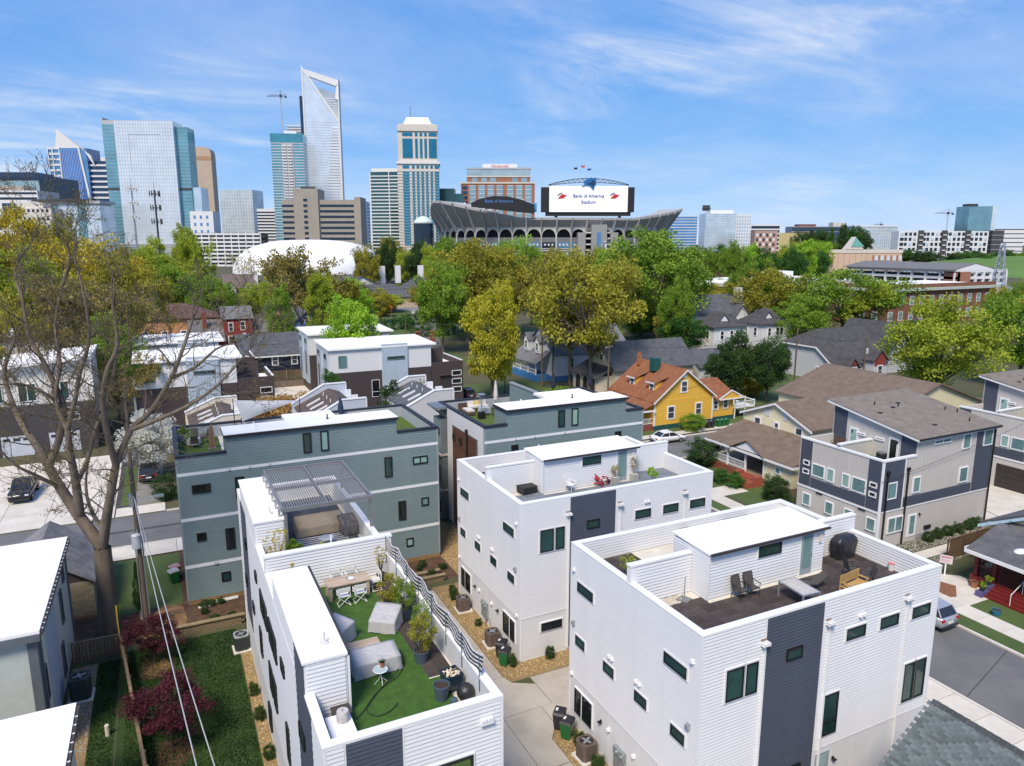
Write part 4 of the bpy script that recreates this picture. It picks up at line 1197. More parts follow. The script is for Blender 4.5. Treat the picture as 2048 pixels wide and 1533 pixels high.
def modern(x0,y0,label,w=16.5,d=10,wing=4.5):
 t=thing('modern_townhouse',label,'townhouse',(x0,y0,0),group='white and brown flat roofed townhouses')
 x1,y1=x0+w,y0+d
 part(t,'wall',MB().box(x0,y0,0,x1-.8,y1,6.4),brown_clad)
 part(t,'wall',MB().box(x0+.02,y0+.02,6.4,x1-.8,y1-.02,9.7),white_paint)
 ro=part(t,'roof',MB().add([(x0-.3,y0-.3,9.75),(x1,y0-.3,9.75),(x1,y1+.3,9.9),(x0-.3,y1+.3,9.9),(x0-.3,y0-.3,9.98),(x1,y0-.3,9.98),(x1,y1+.3,10.2),(x0-.3,y1+.3,10.2)],[(3,2,1,0),(4,5,6,7),(0,1,5,4),(1,2,6,5),(2,3,7,6),(3,0,4,7)]),white_roof)
 bx=x0+w*.47
 o=part(t,'metal_bay',MB().box(bx,y0-.25,3,bx+4,y0+.05,10.25),ice_metal)
 for k in range(11):
  u=bx+.2+k*.36
  part(t,'seam',MB().box(u,y0-.29,3,u+.04,y0-.25,10.2),ice_metal,o)
 window(t,('y',y0-.25,-1),bx+.8,bx+3.5,7.9,8.4,grey_metal,glass_dark)
 o=part(t,'metal_bay',MB().box(x0-.25,y0+.8,1.5,x0,y0+3.6,9.6),ice_metal)
 o=part(t,'metal_bay',MB().box(x0-.25,y0+5.2,1.5,x0,y0+8.6,9.6),ice_metal)
 for a in(1.2,6):
  window(t,('x',x0-.25,-1),y0+a,y0+a+1.6,8.3,9.1,grey_metal,glass_dark)
  window(t,('x',x0-.25,-1),y0+a+.4,y0+a+1.2,3.,7.,grey_metal,glass_black)
 part(t,'wing',MB().box(x1-.8,y0+.1,0,x1+wing,y1-1.5,5.9).box(x1+wing-.2,y0+.1,5.9,x1+wing,y1-1.5,6.9).box(x1-.8,y0+.1,5.9,x1+wing-.2,y0+.3,6.9),brown_clad)
 part(t,'wing_deck',MB().box(x1-.78,y0+.3,5.9,x1+wing-.2,y1-1.6,5.98),white_roof)
 part(t,'wing_cap',MB().box(x1+wing-.22,y0+.3,6.9,x1+wing+.05,y1-1.5,7.),white_trim)
 part(t,'wing_screen',MB().box(x1-.8,y0+3.5,5.98,x1+2.4,y0+3.8,8.6),brown_clad)
 FF=('y',y0,-1)
 window(t,FF,x0+1.2,x0+2.4,7.2,8.9,mat('green_sash',(.15,.25,.22),.5),glass_teal)
 window(t,FF,x0+6.,x0+7.2,2.4,5.,white_trim,glass_black,trans=(3.2,))
 FW=('y',y0+.1,-1)
 for z in(2.,3.3,4.6):
  window(t,FW,x1+wing-1.9,x1+wing-.3,z,z+.85,white_trim,glass_black,fw=.09)
 part(t,'recess_shade_panel',MB().box(x1+.6,y0+.04,0,x1+wing-2.2,y0+.1,4.8),mat('brown_shaded',(.04,.03,.03),.7))  # flat panel on the wall, darker brown painted as the shade of a recess
 part(t,'recess_hood',MB().box(x1+.5,y0-.3,4.8,x1+wing-2.1,y0+.1,4.95),brown_clad)
 return t
modern(21.2,104,'white and brown flat roofed townhouse with ribbed metal bay, behind the slate rowhouse',16.2)
modern(21.8,123,'white flat roofed townhouse behind the bright green tree, next to the navy house',14.6)
modern(-4.,103,'white and brown flat roofed townhouse behind the branches of the big oak',13.2,wing=4.)
modern(-4.2,122,'farther white roofed townhouse behind the oak, in front of the peach wall',12.6)
def shed(x0,y0,w,d,h0,h1,label):
 t=thing('modern_townhouse',label,'townhouse',(x0,y0,0),group='white shed roofed townhouses on the left')
 x1,y1=x0+w,y0+d
 part(t,'wall',MB().exty([(x0,3.4),(x1,3.4),(x1,h1),(x0,h0)],y0,y1),mat('warm_white',(.66,.64,.6),.7,.05))
 part(t,'base',MB().box(x0-.02,y0-.8,0,x1+.02,y1,5.2-1.8),mat('charcoal_base',(.055,.05,.055),.7))
 part(t,'mid_wall',MB().box(x0,y0-.8,3.41,x1,y0-.01,6.),MATS['charcoal_base'])
 part(t,'roof',MB().exty([(x0-.4,h0),(x1+.2,h1+.05),(x1+.2,h1+.4),(x0-.4,h0+.35)],y0-.8,y1+.3),white_roof)
 part(t,'end_wall',MB().box(x1-.1,y0-.5,6.,x1+.15,y0,h1),white_trim)
 FF=('y',y0,-1)
 for k in range(4):
  u=x0+1.+k*(w-2)/4
  window(t,FF,u,u+1.9,6.4,8.6,white_trim,glass_dark,fw=.1,mull=(u+.95,))
 FM=('y',y0-.8,-1)
 for u in(x0+2,x0+w-3.2):
  window(t,FM,u,u+1.6,3.9,4.6,white_trim,glass_black);window(t,FM,u,u+1.6,4.8,5.5,white_trim,glass_black)
 for k in range(3):
  u=x0+.8+k*(w-1)/3
  mb=MB();fbox(mb,FM,u,u+3.2,.05,2.5,0,.06)
  gd=part(t,'garage_door',mb,mat('garage_white',(.55,.58,.64),.6))
  for j in range(3):
   mb=MB();fbox(mb,FM,u+.2+j*1.,u+.9+j*1.,1.9,2.25,.06,.075)
   part(t,'pane',mb,glass_black,gd)
shed(-24,101,15.5,10,10.,11.2,'white shed roofed townhouse with dark base and garages behind the big oak')
shed(-31,128,16.,10,10.6,11.8,'farther white shed roofed townhouse at the left edge')
t=thing('navy_house','low navy house with wide dark shingle roof and white windows','house',(12.4,133,0))
part(t,'wall',MB().box(12.4,133,0,22.3,146,5.4),mat('deep_navy',(.012,.018,.04),.6))
part(t,'roof',gable_roof(MB(),12.,133,22.6,152,5.5,8.2,'x',.4,.15),roof_slate)
part(t,'fascia',MB().box(11.6,132.5,5.1,23.,132.58,5.35),white_trim)
sash(t,('y',133,-1),16.95,3.6,.95,1.55);sash(t,('y',133,-1),20.3,3.6,.95,1.55)
t=thing('wood_fence','brown board fence on a block wall below the navy house','fence',(12.5,130,0))
fw_=mat('fence_brown',(.1,.075,.045),.85,.25,2,rand=.2)
for k in range(24):
 part(t,'board',MB().box(13.+k*.38,130.2,1.1,13.36+k*.38,130.25,3.),fw_)
part(t,'block_wall',MB().box(12.9,130.,0,22.3,130.3,1.1),mat('block_brown',(.17,.13,.1),.9,.2,1.5))
for k in range(4):
 part(t,'post',MB().box(13.+k*2.9,130.1,1.1,13.12+k*2.9,130.2,3.1),mat('post_tan',(.25,.2,.13),.8))
red_m=mat('red_siding',(.27,.032,.025),.65,.08,.8)
t=thing('red_house','narrow red house with grey roof, red chimney and low side wing','house',(12.4,176,0))
part(t,'wall',gable_walls(MB(),12.4,176,18.5,186,0,8.,10.2,'x'),red_m)
part(t,'roof',gable_roof(MB(),12.2,176,18.6,186,8.05,10.4,'x',.3,.15),roof_grey)
part(t,'wing',MB().box(18.5,177,0,23.,184,4.6),red_m)
part(t,'wing_roof',MB().slab([(18.5,176.4,4.6),(23.4,176.4,4.6),(23.4,182,7.4),(18.5,182,7.4)],.15),roof_grey)
part(t,'front_roof',MB().slab([(5.,173,3.4),(12.35,173,3.4),(12.35,183,8.2),(5.,183,8.2)],.15),roof_grey)
part(t,'front_wall',MB().box(5.4,173.6,0,12.3,183,3.2),red_m)
part(t,'chimney',MB().box(8.,178,4,8.9,179,9.6),mat('red_brick',(.22,.062,.038),.85))
for u,z in((13.4,5.2),(16.,5.4),(13.2,2.2),(16.1,2.6)):
 sash(t,('y',176,-1),u,z,.9,1.9)
t=thing('blue_house','bright blue gabled house with white windows behind the white roofs','house',(29.3,190,0))
part(t,'wall',gable_walls(MB(),29.3,190,37.5,202,0,4.4,7.6,'y'),mat('bright_blue',(.1,.22,.6),.6,.05))
part(t,'roof',gable_roof(MB(),29.3,190,37.5,202,4.45,7.7,'y',.4,.15),roof_slate)
for u,z in((30.4,2.2),(34.6,2.),(32.9,4.8)):
 sash(t,('y',190,-1),u,z,1.,1.6)
t=thing('peach_building','peach plastered building behind the big oak','building',(-6,182,0))
part(t,'wall',MB().box(-6,182,0,12,196,8.),mat('peach_wall',(.55,.27,.13),.75,.08))
part(t,'roof',hip_roof(MB(),-6,182,12,196,8.1,11,.5),shingle('roof_maroon',(.09,.05,.045),(.14,.085,.075)))
for k in range(4):
 sash(t,('y',182,-1),-4.5+k*4,3.2,1.2,2.)
vbrick=mat('dark_brick',(.13,.055,.04),.85,.2,1.5)
def bayrow(x0,y0,label):
 t=thing('brick_rowhouse',label,'rowhouse',(x0,y0,0),group='brick rowhouses with white bay windows')
 part(t,'wall',MB().box(x0,y0,0,x0+11,y0+12,8.8),vbrick)
 part(t,'roof',gable_roof(MB(),x0,y0,x0+11,y0+12,8.8,13.4,'x',.4,.2),shingle('roof_mauve',(.12,.092,.085),(.18,.145,.135)))
 for u in(.6,6.2):
  b=part(t,'bay',MB().box(x0+u,y0-.9,.8,x0+u+3.3,y0,9.),white_paint)
  part(t,'bay_gable',MB().exty([(x0+u-.1,9.),(x0+u+3.4,9.),(x0+u+1.65,11.)],y0-.9,y0+3),white_paint,b)
  part(t,'bay_roof',MB().slab([(x0+u-.5,y0-1.2,8.75),(x0+u+1.65,y0-1.2,11.3),(x0+u+1.65,y0+5,11.3),(x0+u-.5,y0+5,8.75)],.25).slab([(x0+u+3.8,y0-1.2,8.75),(x0+u+3.8,y0+5,8.75),(x0+u+1.65,y0+5,11.3),(x0+u+1.65,y0-1.2,11.3)],.25),MATS['roof_mauve'],b)
  for z in(1.4,5.6):
   window(t,('y',y0-.9,-1),x0+u+.35,x0+u+2.95,z,z+2.3,white_trim,glass_black,fw=.2,mull=(x0+u+1.65,),trans=(z+1.5,))
  window(t,('y',y0-.9,-1),x0+u+.8,x0+u+2.5,9.2,10.,white_trim,glass_black,fw=.15,mull=(x0+u+1.65,))
  part(t,'panel',MB().box(x0+u+.3,y0-.93,4.,x0+u+3,y0-.9,5.4),mat('bay_panel',(.6,.58,.53),.7),b)
 part(t,'chimney',MB().box(x0+10.8,y0+3,8,x0+12.2,y0+4.6,15),white_trim)
bayrow(.2,285,'brick rowhouse with two white gabled bays, left of the pair')
bayrow(21.2,285,'brick rowhouse with two white gabled bays, in front of the white dome')
t=thing('white_house','white gabled house with blue porch base and grey roof behind the tall oaks','house',(63,113.5,0))
part(t,'wall',gable_walls(MB(),63.5,113.5,80,124.5,0,5.,9.4,'x'),white_paint)
part(t,'roof',gable_roof(MB(),63.5,113.5,80,124.5,5.05,9.5,'x',.35,.15),roof_grey)
part(t,'base',MB().box(63.45,113.45,0,80.05,124.6,1.),mat('blue_base',(.05,.19,.42),.7))
part(t,'porch_floor',MB().box(60.6,115.2,0,63.4,125,1.2),MATS['blue_base'])
part(t,'porch_roof',MB().slab([(60.3,114.6,3.4),(64.6,114.6,6.2),(64.6,125.5,6.2),(60.3,125.5,3.4)],.15),roof_grey)
for y in(115.4,118.5,121.7,124.8):
 part(t,'porch_post',MB().box(60.7,y-.1,1.2,60.9,y+.1,3.5),white_trim)
part(t,'handrail',MB().box(60.7,115.4,2.1,60.8,124.8,2.2).box(60.72,115.3,1.4,60.78,124.8,1.5),white_trim)
for k in range(24):
 part(t,'baluster',MB().box(60.73,115.6+k*.38,1.5,60.77,115.64+k*.38,2.1),white_trim)
for yc in(122,117.5):
 d_=part(t,'dormer',MB().extx([(yc-.9,4.9),(yc+.9,4.9),(yc+.9,7.2),(yc,8.2),(yc-.9,7.2)],62.2,66),white_paint)
 part(t,'dormer_roof',MB().slab([(61.9,yc-1.15,7.),(66.5,yc-1.15,7.),(66.5,yc,8.35),(61.9,yc,8.35)],.12).slab([(61.9,yc+1.15,7.),(61.9,yc,8.35),(66.5,yc,8.35),(66.5,yc+1.15,7.)],.12),roof_grey,d_)
 sash(t,('x',62.2,-1),yc-.45,5.4,.9,1.4)
sash(t,('y',113.5,-1),66.5,2.4,1.2,1.9)
t=thing('cream_cottage','cream cottage with black roof and arched porch behind the grey block','house',(66,99,0))
part(t,'wall',gable_walls(MB(),67.5,99.5,84,108,0,4.2,8.,'x'),mat('cream_plaster',(.66,.58,.42),.7,.05))
part(t,'roof',gable_roof(MB(),67.5,99.5,84,108,4.25,8.1,'x',.5,.18),roof_slate)
part(t,'porch',MB().box(64.6,100.4,0,67.5,108.4,3.),MATS['cream_plaster'])
part(t,'porch_roof',MB().slab([(64.,99.8,2.9),(67.9,99.8,4.6),(67.9,109,4.6),(64.,109,2.9)],.15),roof_dark)
for k in range(3):
 y=101.2+k*2.4
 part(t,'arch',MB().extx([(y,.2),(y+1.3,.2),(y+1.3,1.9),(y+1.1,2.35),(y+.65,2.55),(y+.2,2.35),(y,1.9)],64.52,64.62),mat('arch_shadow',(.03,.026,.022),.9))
window(t,('x',67.5,-1),103.2,104.3,5.2,6.3,white_trim,glass_black)
sash(t,('y',99.5,-1),72,1.6,1.,1.6);sash(t,('y',99.5,-1),77,1.6,1.,1.6)
t=thing('grey_shed','small house with dark grey roof between the yellow house and the round tree','house',(84,96,0))
part(t,'wall',gable_walls(MB(),86,100,96,107,0,3.2,5.6,'x'),pale_grey)
part(t,'roof',gable_roof(MB(),86,100,96,107,3.25,5.7,'x',.4,.15),roof_slate)
def hiphouse(x0,y0,x1,y1,ze,zr,label,gx=None):
 t=thing('white_house',label,'house',(x0,y0,0),group='white houses with black hip roofs')
 part(t,'wall',MB().box(x0,y0,0,x1,y1,ze),white_paint)
 ro=part(t,'roof',hip_roof(MB(),x0,y0,x1,y1,ze+.15,zr,.5),roof_dark)
 if gx:
  part(t,'roof_gable',MB().exty([(gx-1.6,ze+.9),(gx+1.6,ze+.9),(gx,ze+2.6)],y0+1.,y0+4),white_trim,ro)
  part(t,'gable_roof',MB().slab([(gx-2.,y0+.8,ze+.75),(gx,y0+.8,ze+2.9),(gx,y0+5,ze+2.9),(gx-2.,y0+5,ze+.75)],.2).slab([(gx+2.,y0+.8,ze+.75),(gx+2.,y0+5,ze+.75),(gx,y0+5,ze+2.9),(gx,y0+.8,ze+2.9)],.2),roof_dark,ro)
 for u in(x0+1.8,x1-3.,(x0+x1)/2):
  sash(t,('y',y0,-1),u,ze-2.6,.9,1.8,glass_black);sash(t,('y',y0,-1),u,ze-6,.9,1.8,glass_black)
 for u in(y0+1.5,y1-3):
  sash(t,('x',x0,-1),u,ze-2.6,.9,1.8,glass_black)
 return t
hiphouse(107,120.5,116,128,7.,10.2,'white house with black hip roof, left of the near pair',110.5)
hiphouse(120.8,120.5,129.3,128,7.,10.4,'white house with black hip roof, right of the near pair',123.5)
t=thing('white_house','long white house with blue grey roof and twin gables behind the pair','house',(115,138,0))
part(t,'wall',MB().box(116,140,0,140,152,7.4),white_paint)
part(t,'roof',hip_roof(MB(),116,140,140,152,7.5,12,.5),roof_slate)
for u in(131.5,136.5):
 g=part(t,'gable',MB().exty([(u-2,0),(u+2,0),(u+2,7.4),(u,9.6),(u-2,7.4)],138.2,146),white_paint)
 part(t,'gable_roof',MB().slab([(u-2.4,137.9,7.1),(u,137.9,9.9),(u,147,9.9),(u-2.4,147,7.1)],.2).slab([(u+2.4,137.9,7.1),(u+2.4,147,7.1),(u,147,9.9),(u,137.9,9.9)],.2),roof_slate,g)
 sash(t,('y',138.2,-1),u-1.1,4.8,.8,1.7,glass_black);sash(t,('y',138.2,-1),u+.3,4.8,.8,1.7,glass_black)
for u in(122,137):
 part(t,'chimney',MB().box(u,146,9,u+1.6,147.6,13.5),white_trim)
t=thing('grey_house','pale grey house with black roof and red gables behind the brown roof','house',(108.7,91,0))
pgm=mat('grey_stucco',(.5,.5,.52),.75,.06)
part(t,'wall',MB().extx([(91,0),(106,0),(106,3.6),(103,6.),(94.5,6.2),(91,3.4)],108.7,124),pgm)
part(t,'roof',MB().slab([(108.3,90.4,3.2),(124.4,90.4,3.2),(124.4,97.5,9.),(111.5,97.5,9.),(108.3,94.3,6.2)],.18).slab([(108.3,106.4,3.4),(108.3,103.,6.2),(111.5,97.5,9.),(124.4,97.5,9.),(124.4,106.4,3.4)],.18).slab([(108.3,94.3,6.2),(111.5,97.5,9.),(108.3,103,6.2)],.18),roof_dark)
part(t,'rake_board',MB().extx([(106.5,3.15),(106.5,3.4),(103,6.15),(94.4,6.15),(90.4,3.15),(90.4,2.9),(94.5,5.9),(102.9,5.9)],108.2,108.32),white_trim)
for xx,w,zz in((111.5,2.2,4.6),(118.5,3.2,5.6)):
 g=part(t,'gable',MB().exty([(xx-w/2,0),(xx+w/2,0),(xx+w/2,zz-1.4),(xx,zz),(xx-w/2,zz-1.4)],88.6,94),pgm)
 part(t,'gable_face',MB().exty([(xx-w/2+.1,zz-2.8 if w>3 else zz-1.3),(xx+w/2-.1,zz-2.8 if w>3 else zz-1.3),(xx+w/2-.1,zz-1.4),(xx,zz-.1),(xx-w/2+.1,zz-1.4)],88.53,88.6),mat('brick_red_gable',(.24,.04,.035),.7),g)
 part(t,'gable_roof',MB().slab([(xx-w/2-.4,88.3,zz-1.75),(xx,88.3,zz+.1),(xx,95,zz+.1),(xx-w/2-.4,95,zz-1.75)],.15).slab([(xx+w/2+.4,88.3,zz-1.75),(xx+w/2+.4,95,zz-1.75),(xx,95,zz+.1),(xx,88.3,zz+.1)],.15),roof_dark,g)
 sash(t,('y',88.53,-1),xx-.6,.9,1.2,1.9 if w>3 else 1.)
sash(t,('x',108.7,-1),102,2.6,.8,1.);sash(t,('x',108.7,-1),93.6,1.2,.9,1.2)
t=thing('grey_house','grey gabled house with black roof partly behind the round yellow green tree','house',(126,92,0))
part(t,'wall',gable_walls(MB(),127,93,136,106,0,4.6,9.2,'y'),pgm)
part(t,'roof',gable_roof(MB(),127,93,136,106,4.65,9.3,'y',.5,.2),roof_dark)
t=thing('bungalow','bungalow with grey shingle roof and dark red porch at the right edge','house',(52,20,0))
bcream=mat('bungalow_cream',(.7,.64,.45),.7,.05)
part(t,'wall',gable_walls(MB(),56.2,20,68,31.2,0,3.9,6.8,'x'),bcream)
part(t,'roof',gable_roof(MB(),56.2,20,68,31.2,3.95,6.9,'x',.5,.16),shingle('roof_charcoal',(.075,.077,.082),(.14,.142,.148)))
part(t,'fascia',MB().add([(55.62,31.8,3.6),(55.62,25.6,6.85),(55.62,25.6,6.6),(55.62,31.8,3.35),(55.7,31.8,3.6),(55.7,25.6,6.85),(55.7,25.6,6.6),(55.7,31.8,3.35)],[(0,1,2,3),(7,6,5,4),(0,4,5,1),(3,2,6,7),(1,5,6,2),(0,3,7,4)]),mat('sky_blue_trim',(.45,.62,.72),.6))
part(t,'porch_roof',MB().slab([(51.7,19.4,3.),(56.6,19.4,4.6),(56.6,30.2,4.6),(51.7,30.2,3.)],.14),MATS['roof_charcoal'])
part(t,'porch_fascia',MB().box(51.62,19.4,2.72,51.7,30.2,2.98).box(51.7,30.2,2.72,56,30.28,3.1),white_trim)
part(t,'porch_floor',MB().box(52.6,20.2,0,56.2,30.2,.75),mat('porch_red',(.16,.018,.015),.45,.1))
for k in range(4):
 part(t,'step',MB().box(51.4+k*.32,24.9,0,52.6,28.3,.17*(k+1)),MATS['porch_red'])
maroon=mat('maroon_post',(.14,.014,.014),.55)
for y in(29.9,28.6,24.5,20.6):
 part(t,'porch_post',MB().box(52.75,y-.14,.75,53.03,y+.14,2.9),maroon)
part(t,'handrail',MB().box(52.8,28.75,1.55,52.9,29.75,1.65).box(53.1,29.85,1.55,56.1,29.95,1.65),maroon)
for k in range(8):
 part(t,'baluster',MB().box(52.82,28.82+k*.115,.85,52.87,28.86+k*.115,1.55),black_metal)
for k in range(12):
 part(t,'baluster',MB().box(53.15+k*.24,29.88,.85,53.2+k*.24,29.92,1.55),black_metal)
purple=mat('purple_paint',(.1,.085,.2),.65)
for y,s in((28.3,1),(24.4,-1)):
 part(t,'step_wall',MB().box(51.9,y,0,52.6,y+.5,.72),purple)
 part(t,'step_wall',MB().box(51.1,y+.003,0,51.9,y+.497,.4),purple)
part(t,'front_door',MB().box(56.1,25.6,.8,56.18,26.6,2.8),mat('door_maroon',(.03,.008,.01),.4))
window(t,('x',56.2,-1),27.2,28.4,1.5,2.7,white_trim,glass_teal)
part(t,'stair_rail',MB().tube([(51.4,26.6,.95),(52.9,26.6,1.75)],.025).tube([(51.45,26.6,0),(51.45,26.6,.98)],.025).tube([(52.8,26.6,.6),(52.8,26.6,1.7)],.025),white_trim)
t=thing('shingled_house','house with blue grey shingle roof in the bottom right corner','house',(26.6,5,0))
part(t,'wall',gable_walls(MB(),21.9,4,31.3,15.7,0,3.3,6.8,'y'),pale_grey)
sh_m=mat('shingle_blue',(.085,.105,.105),.95,.25,3.,bump=.4,bscale=30,col2=(.15,.175,.175),rand=.28)
kz=3.6/5.
ro=part(t,'roof',MB().slab([(21.3,3.5,3.18),(26.6,3.5,7.),(26.6,16.,7.),(21.3,16.,3.18)],.14).slab([(31.9,3.5,3.18),(31.9,16.,3.18),(26.6,16.,7.),(26.6,3.5,7.)],.14),mat('shingle_felt',(.07,.08,.08),.95))
sl=math.atan2(3.82,5.3)
Ls=math.hypot(3.82,5.3)
mesh_s=MB().box(0,0,0,.165,.325,.012).mesh('shingle',sh_m)
offx=OFF[t.name]
cnt=0
for r in range(40):
 d=Ls-.15-r*.145
 for c in range(38):
  y=15.66-c*.333+(.16 if r%2 else 0)+RNG.uniform(-.01,.01)
  if d<.1 or y<11.2:continue
  if cnt>=300:break
  x,z=21.3+d*math.cos(sl),3.18+d*math.sin(sl)
  px=1
  if y<11.6+r*.06:continue
  o=link('shingle',mesh_s,ro,(x-offx[0],y-offx[1],z+.004-offx[2]),(0,-sl+.04,0));cnt+=1
rest=MB()
for side in(0,1):
 for r in range(44):
  d=Ls-.15-r*.145
  for c in range(38):
   y=15.66-c*.333+(.16 if r%2 else 0)
   if d<.1 or y<3.5:continue
   if side==0:
    x,z=21.3+d*math.cos(sl),3.18+d*math.sin(sl)
    a,b=math.cos(sl-.04)*.165,math.sin(sl-.04)*.165
    rest.add([(x,y,z-.004),(x+a,y,z+b-.004),(x+a,y+.32,z+b-.004),(x,y+.32,z-.004)],[(0,1,2,3)])
   else:
    x,z=31.9-d*math.cos(sl),3.18+d*math.sin(sl)
    a,b=math.cos(sl-.04)*.165,math.sin(sl-.04)*.165
    rest.add([(x,y,z+.012),(x,y+.32,z+.012),(x-a,y+.32,z+b+.012),(x-a,y,z+b+.012)],[(0,1,2,3)])
part(t,'shingles',rest,sh_m,ro,kind='stuff')
for k in range(42):
 y=15.75-k*.29
 part(t,'ridge_cap',MB().add([(26.42,y,6.91),(26.6,y,7.05),(26.78,y,6.91),(26.42,y+.28,6.89),(26.6,y+.28,7.03),(26.78,y+.28,6.89)],[(0,1,4,3),(1,2,5,4)]),mat('ridge_dark',(.06,.068,.072),.95,rand=.2),ro)
t=thing('white_roofed_house','white flat roofed house with blue and grey panels at the left edge','house',(-6.6,38,0))
part(t,'wall',MB().box(-20,38.2,0,-6.75,50.,6.75),mat('grey_green_stucco',(.47,.5,.46),.75,.05))
ro=part(t,'roof',MB().box(-20,37.9,6.76,-6.5,50.3,7.),white_roof)
part(t,'gutter',MB().box(-6.49,37.95,6.72,-6.38,50.2,6.9),mat('gutter_dark',(.06,.05,.045),.6),ro)
for k in range(22):
 part(t,'gutter_clip',MB().box(-6.49,38.3+k*.54,6.9,-6.38,38.35+k*.54,6.92),white_trim,ro)
part(t,'fascia',MB().box(-20,37.8,6.5,-6.5,37.89,6.85),mat('slate_trim',(.11,.125,.14),.6))
for r in((-6.77,40.6,.2,-6.735,44.2,6.5),):
 part(t,'wall_panel',MB().box(*r),mat('blue_panel',(.32,.4,.5),.6))
part(t,'corner_trim',MB().box(-7.1,38.1,0,-6.7,38.5,6.7),MATS['slate_trim'])
part(t,'corner_trim',MB().box(-6.8,49.7,0,-6.68,50.05,6.7),MATS['slate_trim'])
part(t,'downspout',MB().box(-6.72,38.6,.1,-6.6,38.75,6.4),MATS['slate_trim'])
for a,b,c,d in((46.,46.7,3.2,5.2),(39.,39.6,2.6,4.4),(44.6,45.4,.6,2.6),(47.8,48.4,5.,6.)):
 window(t,('x',-6.75,1),a,b,c,d,MATS['slate_trim'],glass_black)
t=thing('white_roofed_house','lower white flat roof in the bottom left corner','house',(-4.8,30,0))
part(t,'wall',MB().box(-20,20,0,-5.,33.2,5.2),MATS['grey_green_stucco'])
ro=part(t,'roof',MB().box(-20,19.8,5.21,-4.75,33.4,5.5),white_roof)
part(t,'gutter',MB().box(-4.74,20,5.2,-4.62,33.3,5.42),MATS['gutter_dark'],ro)
for k in range(20):
 part(t,'gutter_clip',MB().box(-4.74,21.+k*.6,5.42,-4.62,21.06+k*.6,5.44),white_trim,ro)
t=thing('block_garage','concrete block garage with weathered grey shingle roof under the oak','garage',(-9,53.4,0))
part(t,'wall',MB().box(-11.8,53.4,0,-5.75,60,2.55),mat('mortar',(.24,.21,.16),.9))
blk=mat('block_tan',(.26,.215,.145),.9,.2,3,bump=.4,bscale=20,rand=.14)
mesh_b=MB().box(.008,-.02,.008,.392,.01,.192).mesh('block',blk)
for r in range(12):
 for c in range(15):
  x=-11.7+c*.4+(.2 if r%2 else 0)
  if x>-6.1:continue
  link('block',mesh_b,t,(x+9,0,.05+r*.2))
part(t,'gable',MB().exty([(-11.8,2.55),(-5.75,2.55),(-8.8,4.6)],53.42,53.6),mat('dark_gable',(.05,.035,.03),.8))
part(t,'roof',gable_roof(MB(),-11.8,53.4,-5.75,60,2.6,4.7,'y',.35,.12),shingle('roof_weathered',(.1,.1,.105),(.24,.24,.25)))
# ================================================================ skyline
YAW=rad(-25.87)
def gm(name,c,rough=.12,metal=.55,var=.18,sc=.06):
 return mat(name,c,rough,var,sc,metal=metal,spec=.6)
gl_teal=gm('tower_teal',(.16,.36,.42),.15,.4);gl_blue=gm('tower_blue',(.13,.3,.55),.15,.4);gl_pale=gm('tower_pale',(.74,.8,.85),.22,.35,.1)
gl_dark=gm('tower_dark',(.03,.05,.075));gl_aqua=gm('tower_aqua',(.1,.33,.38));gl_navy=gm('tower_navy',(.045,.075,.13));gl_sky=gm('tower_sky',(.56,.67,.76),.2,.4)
gl_green=gm('tower_green',(.05,.13,.13));gl_turq=gm('tower_turquoise',(.03,.22,.32))
st_white=mat('tower_white',(.7,.7,.7),.7,.04,.1);st_cream=mat('tower_cream',(.6,.56,.5),.75,.06,.1);st_beige=mat('tower_beige',(.33,.295,.25),.8,.08,.1)
st_brown=mat('tower_brown',(.52,.4,.29),.8,.06,.1);st_grey=mat('tower_grey',(.42,.43,.45),.7,.06,.1);st_brick=mat('tower_brick',(.34,.15,.09),.85,.1,.1)
st_dark=mat('tower_dark_metal',(.05,.055,.06),.6);st_conc=mat('stadium_concrete',(.36,.355,.35),.85,.08,.05)
def far(name,label,x,y,cat='building',yaw=0.0,group=None):
 return thing(name,label,cat,(x,y,0),YAW+rad(yaw),group,local=True)
def bands(t,x0,x1,y0,y1,z0,z1,n,th,m,d=.35,name='floor_band',faces='fl r'):
 0
 mb=MB()
 for k in range(n+1):
  z=z0+(z1-z0)*k/n
  if 'f' in faces:mb.box(x0-d,y0-d,z-th/2,x1+d,y0+.2,z+th/2)
  if 'l' in faces:mb.box(x0-d,y0+.21,z-th/2,x0+.2,y1,z+th/2)
  if 'r' in faces:mb.box(x1-.2,y0+.21,z-th/2,x1+d,y1,z+th/2)
 return part(t,name,mb,m,kind='stuff')
def fins(t,x0,x1,y0,z0,z1,n,th,m,d=.3,name='mullion',side=None):
 mb=MB()
 for k in range(n+1):
  u=x0+(x1-x0)*k/n
  mb.box(u-th/2,y0-d-.05,z0,u+th/2,y0+.15,z1)
 if side:
  xs,ya,yb,ns=side
  for k in range(ns+1):
   v=ya+(yb-ya)*k/ns
   mb.box(xs-d,v-th/2,z0,xs+d,v+th/2,z1)
 return part(t,name,mb,m,kind='stuff')
def box(t,name,m,*r,parent=None):
 return part(t,name,MB().box(*r),m,parent)
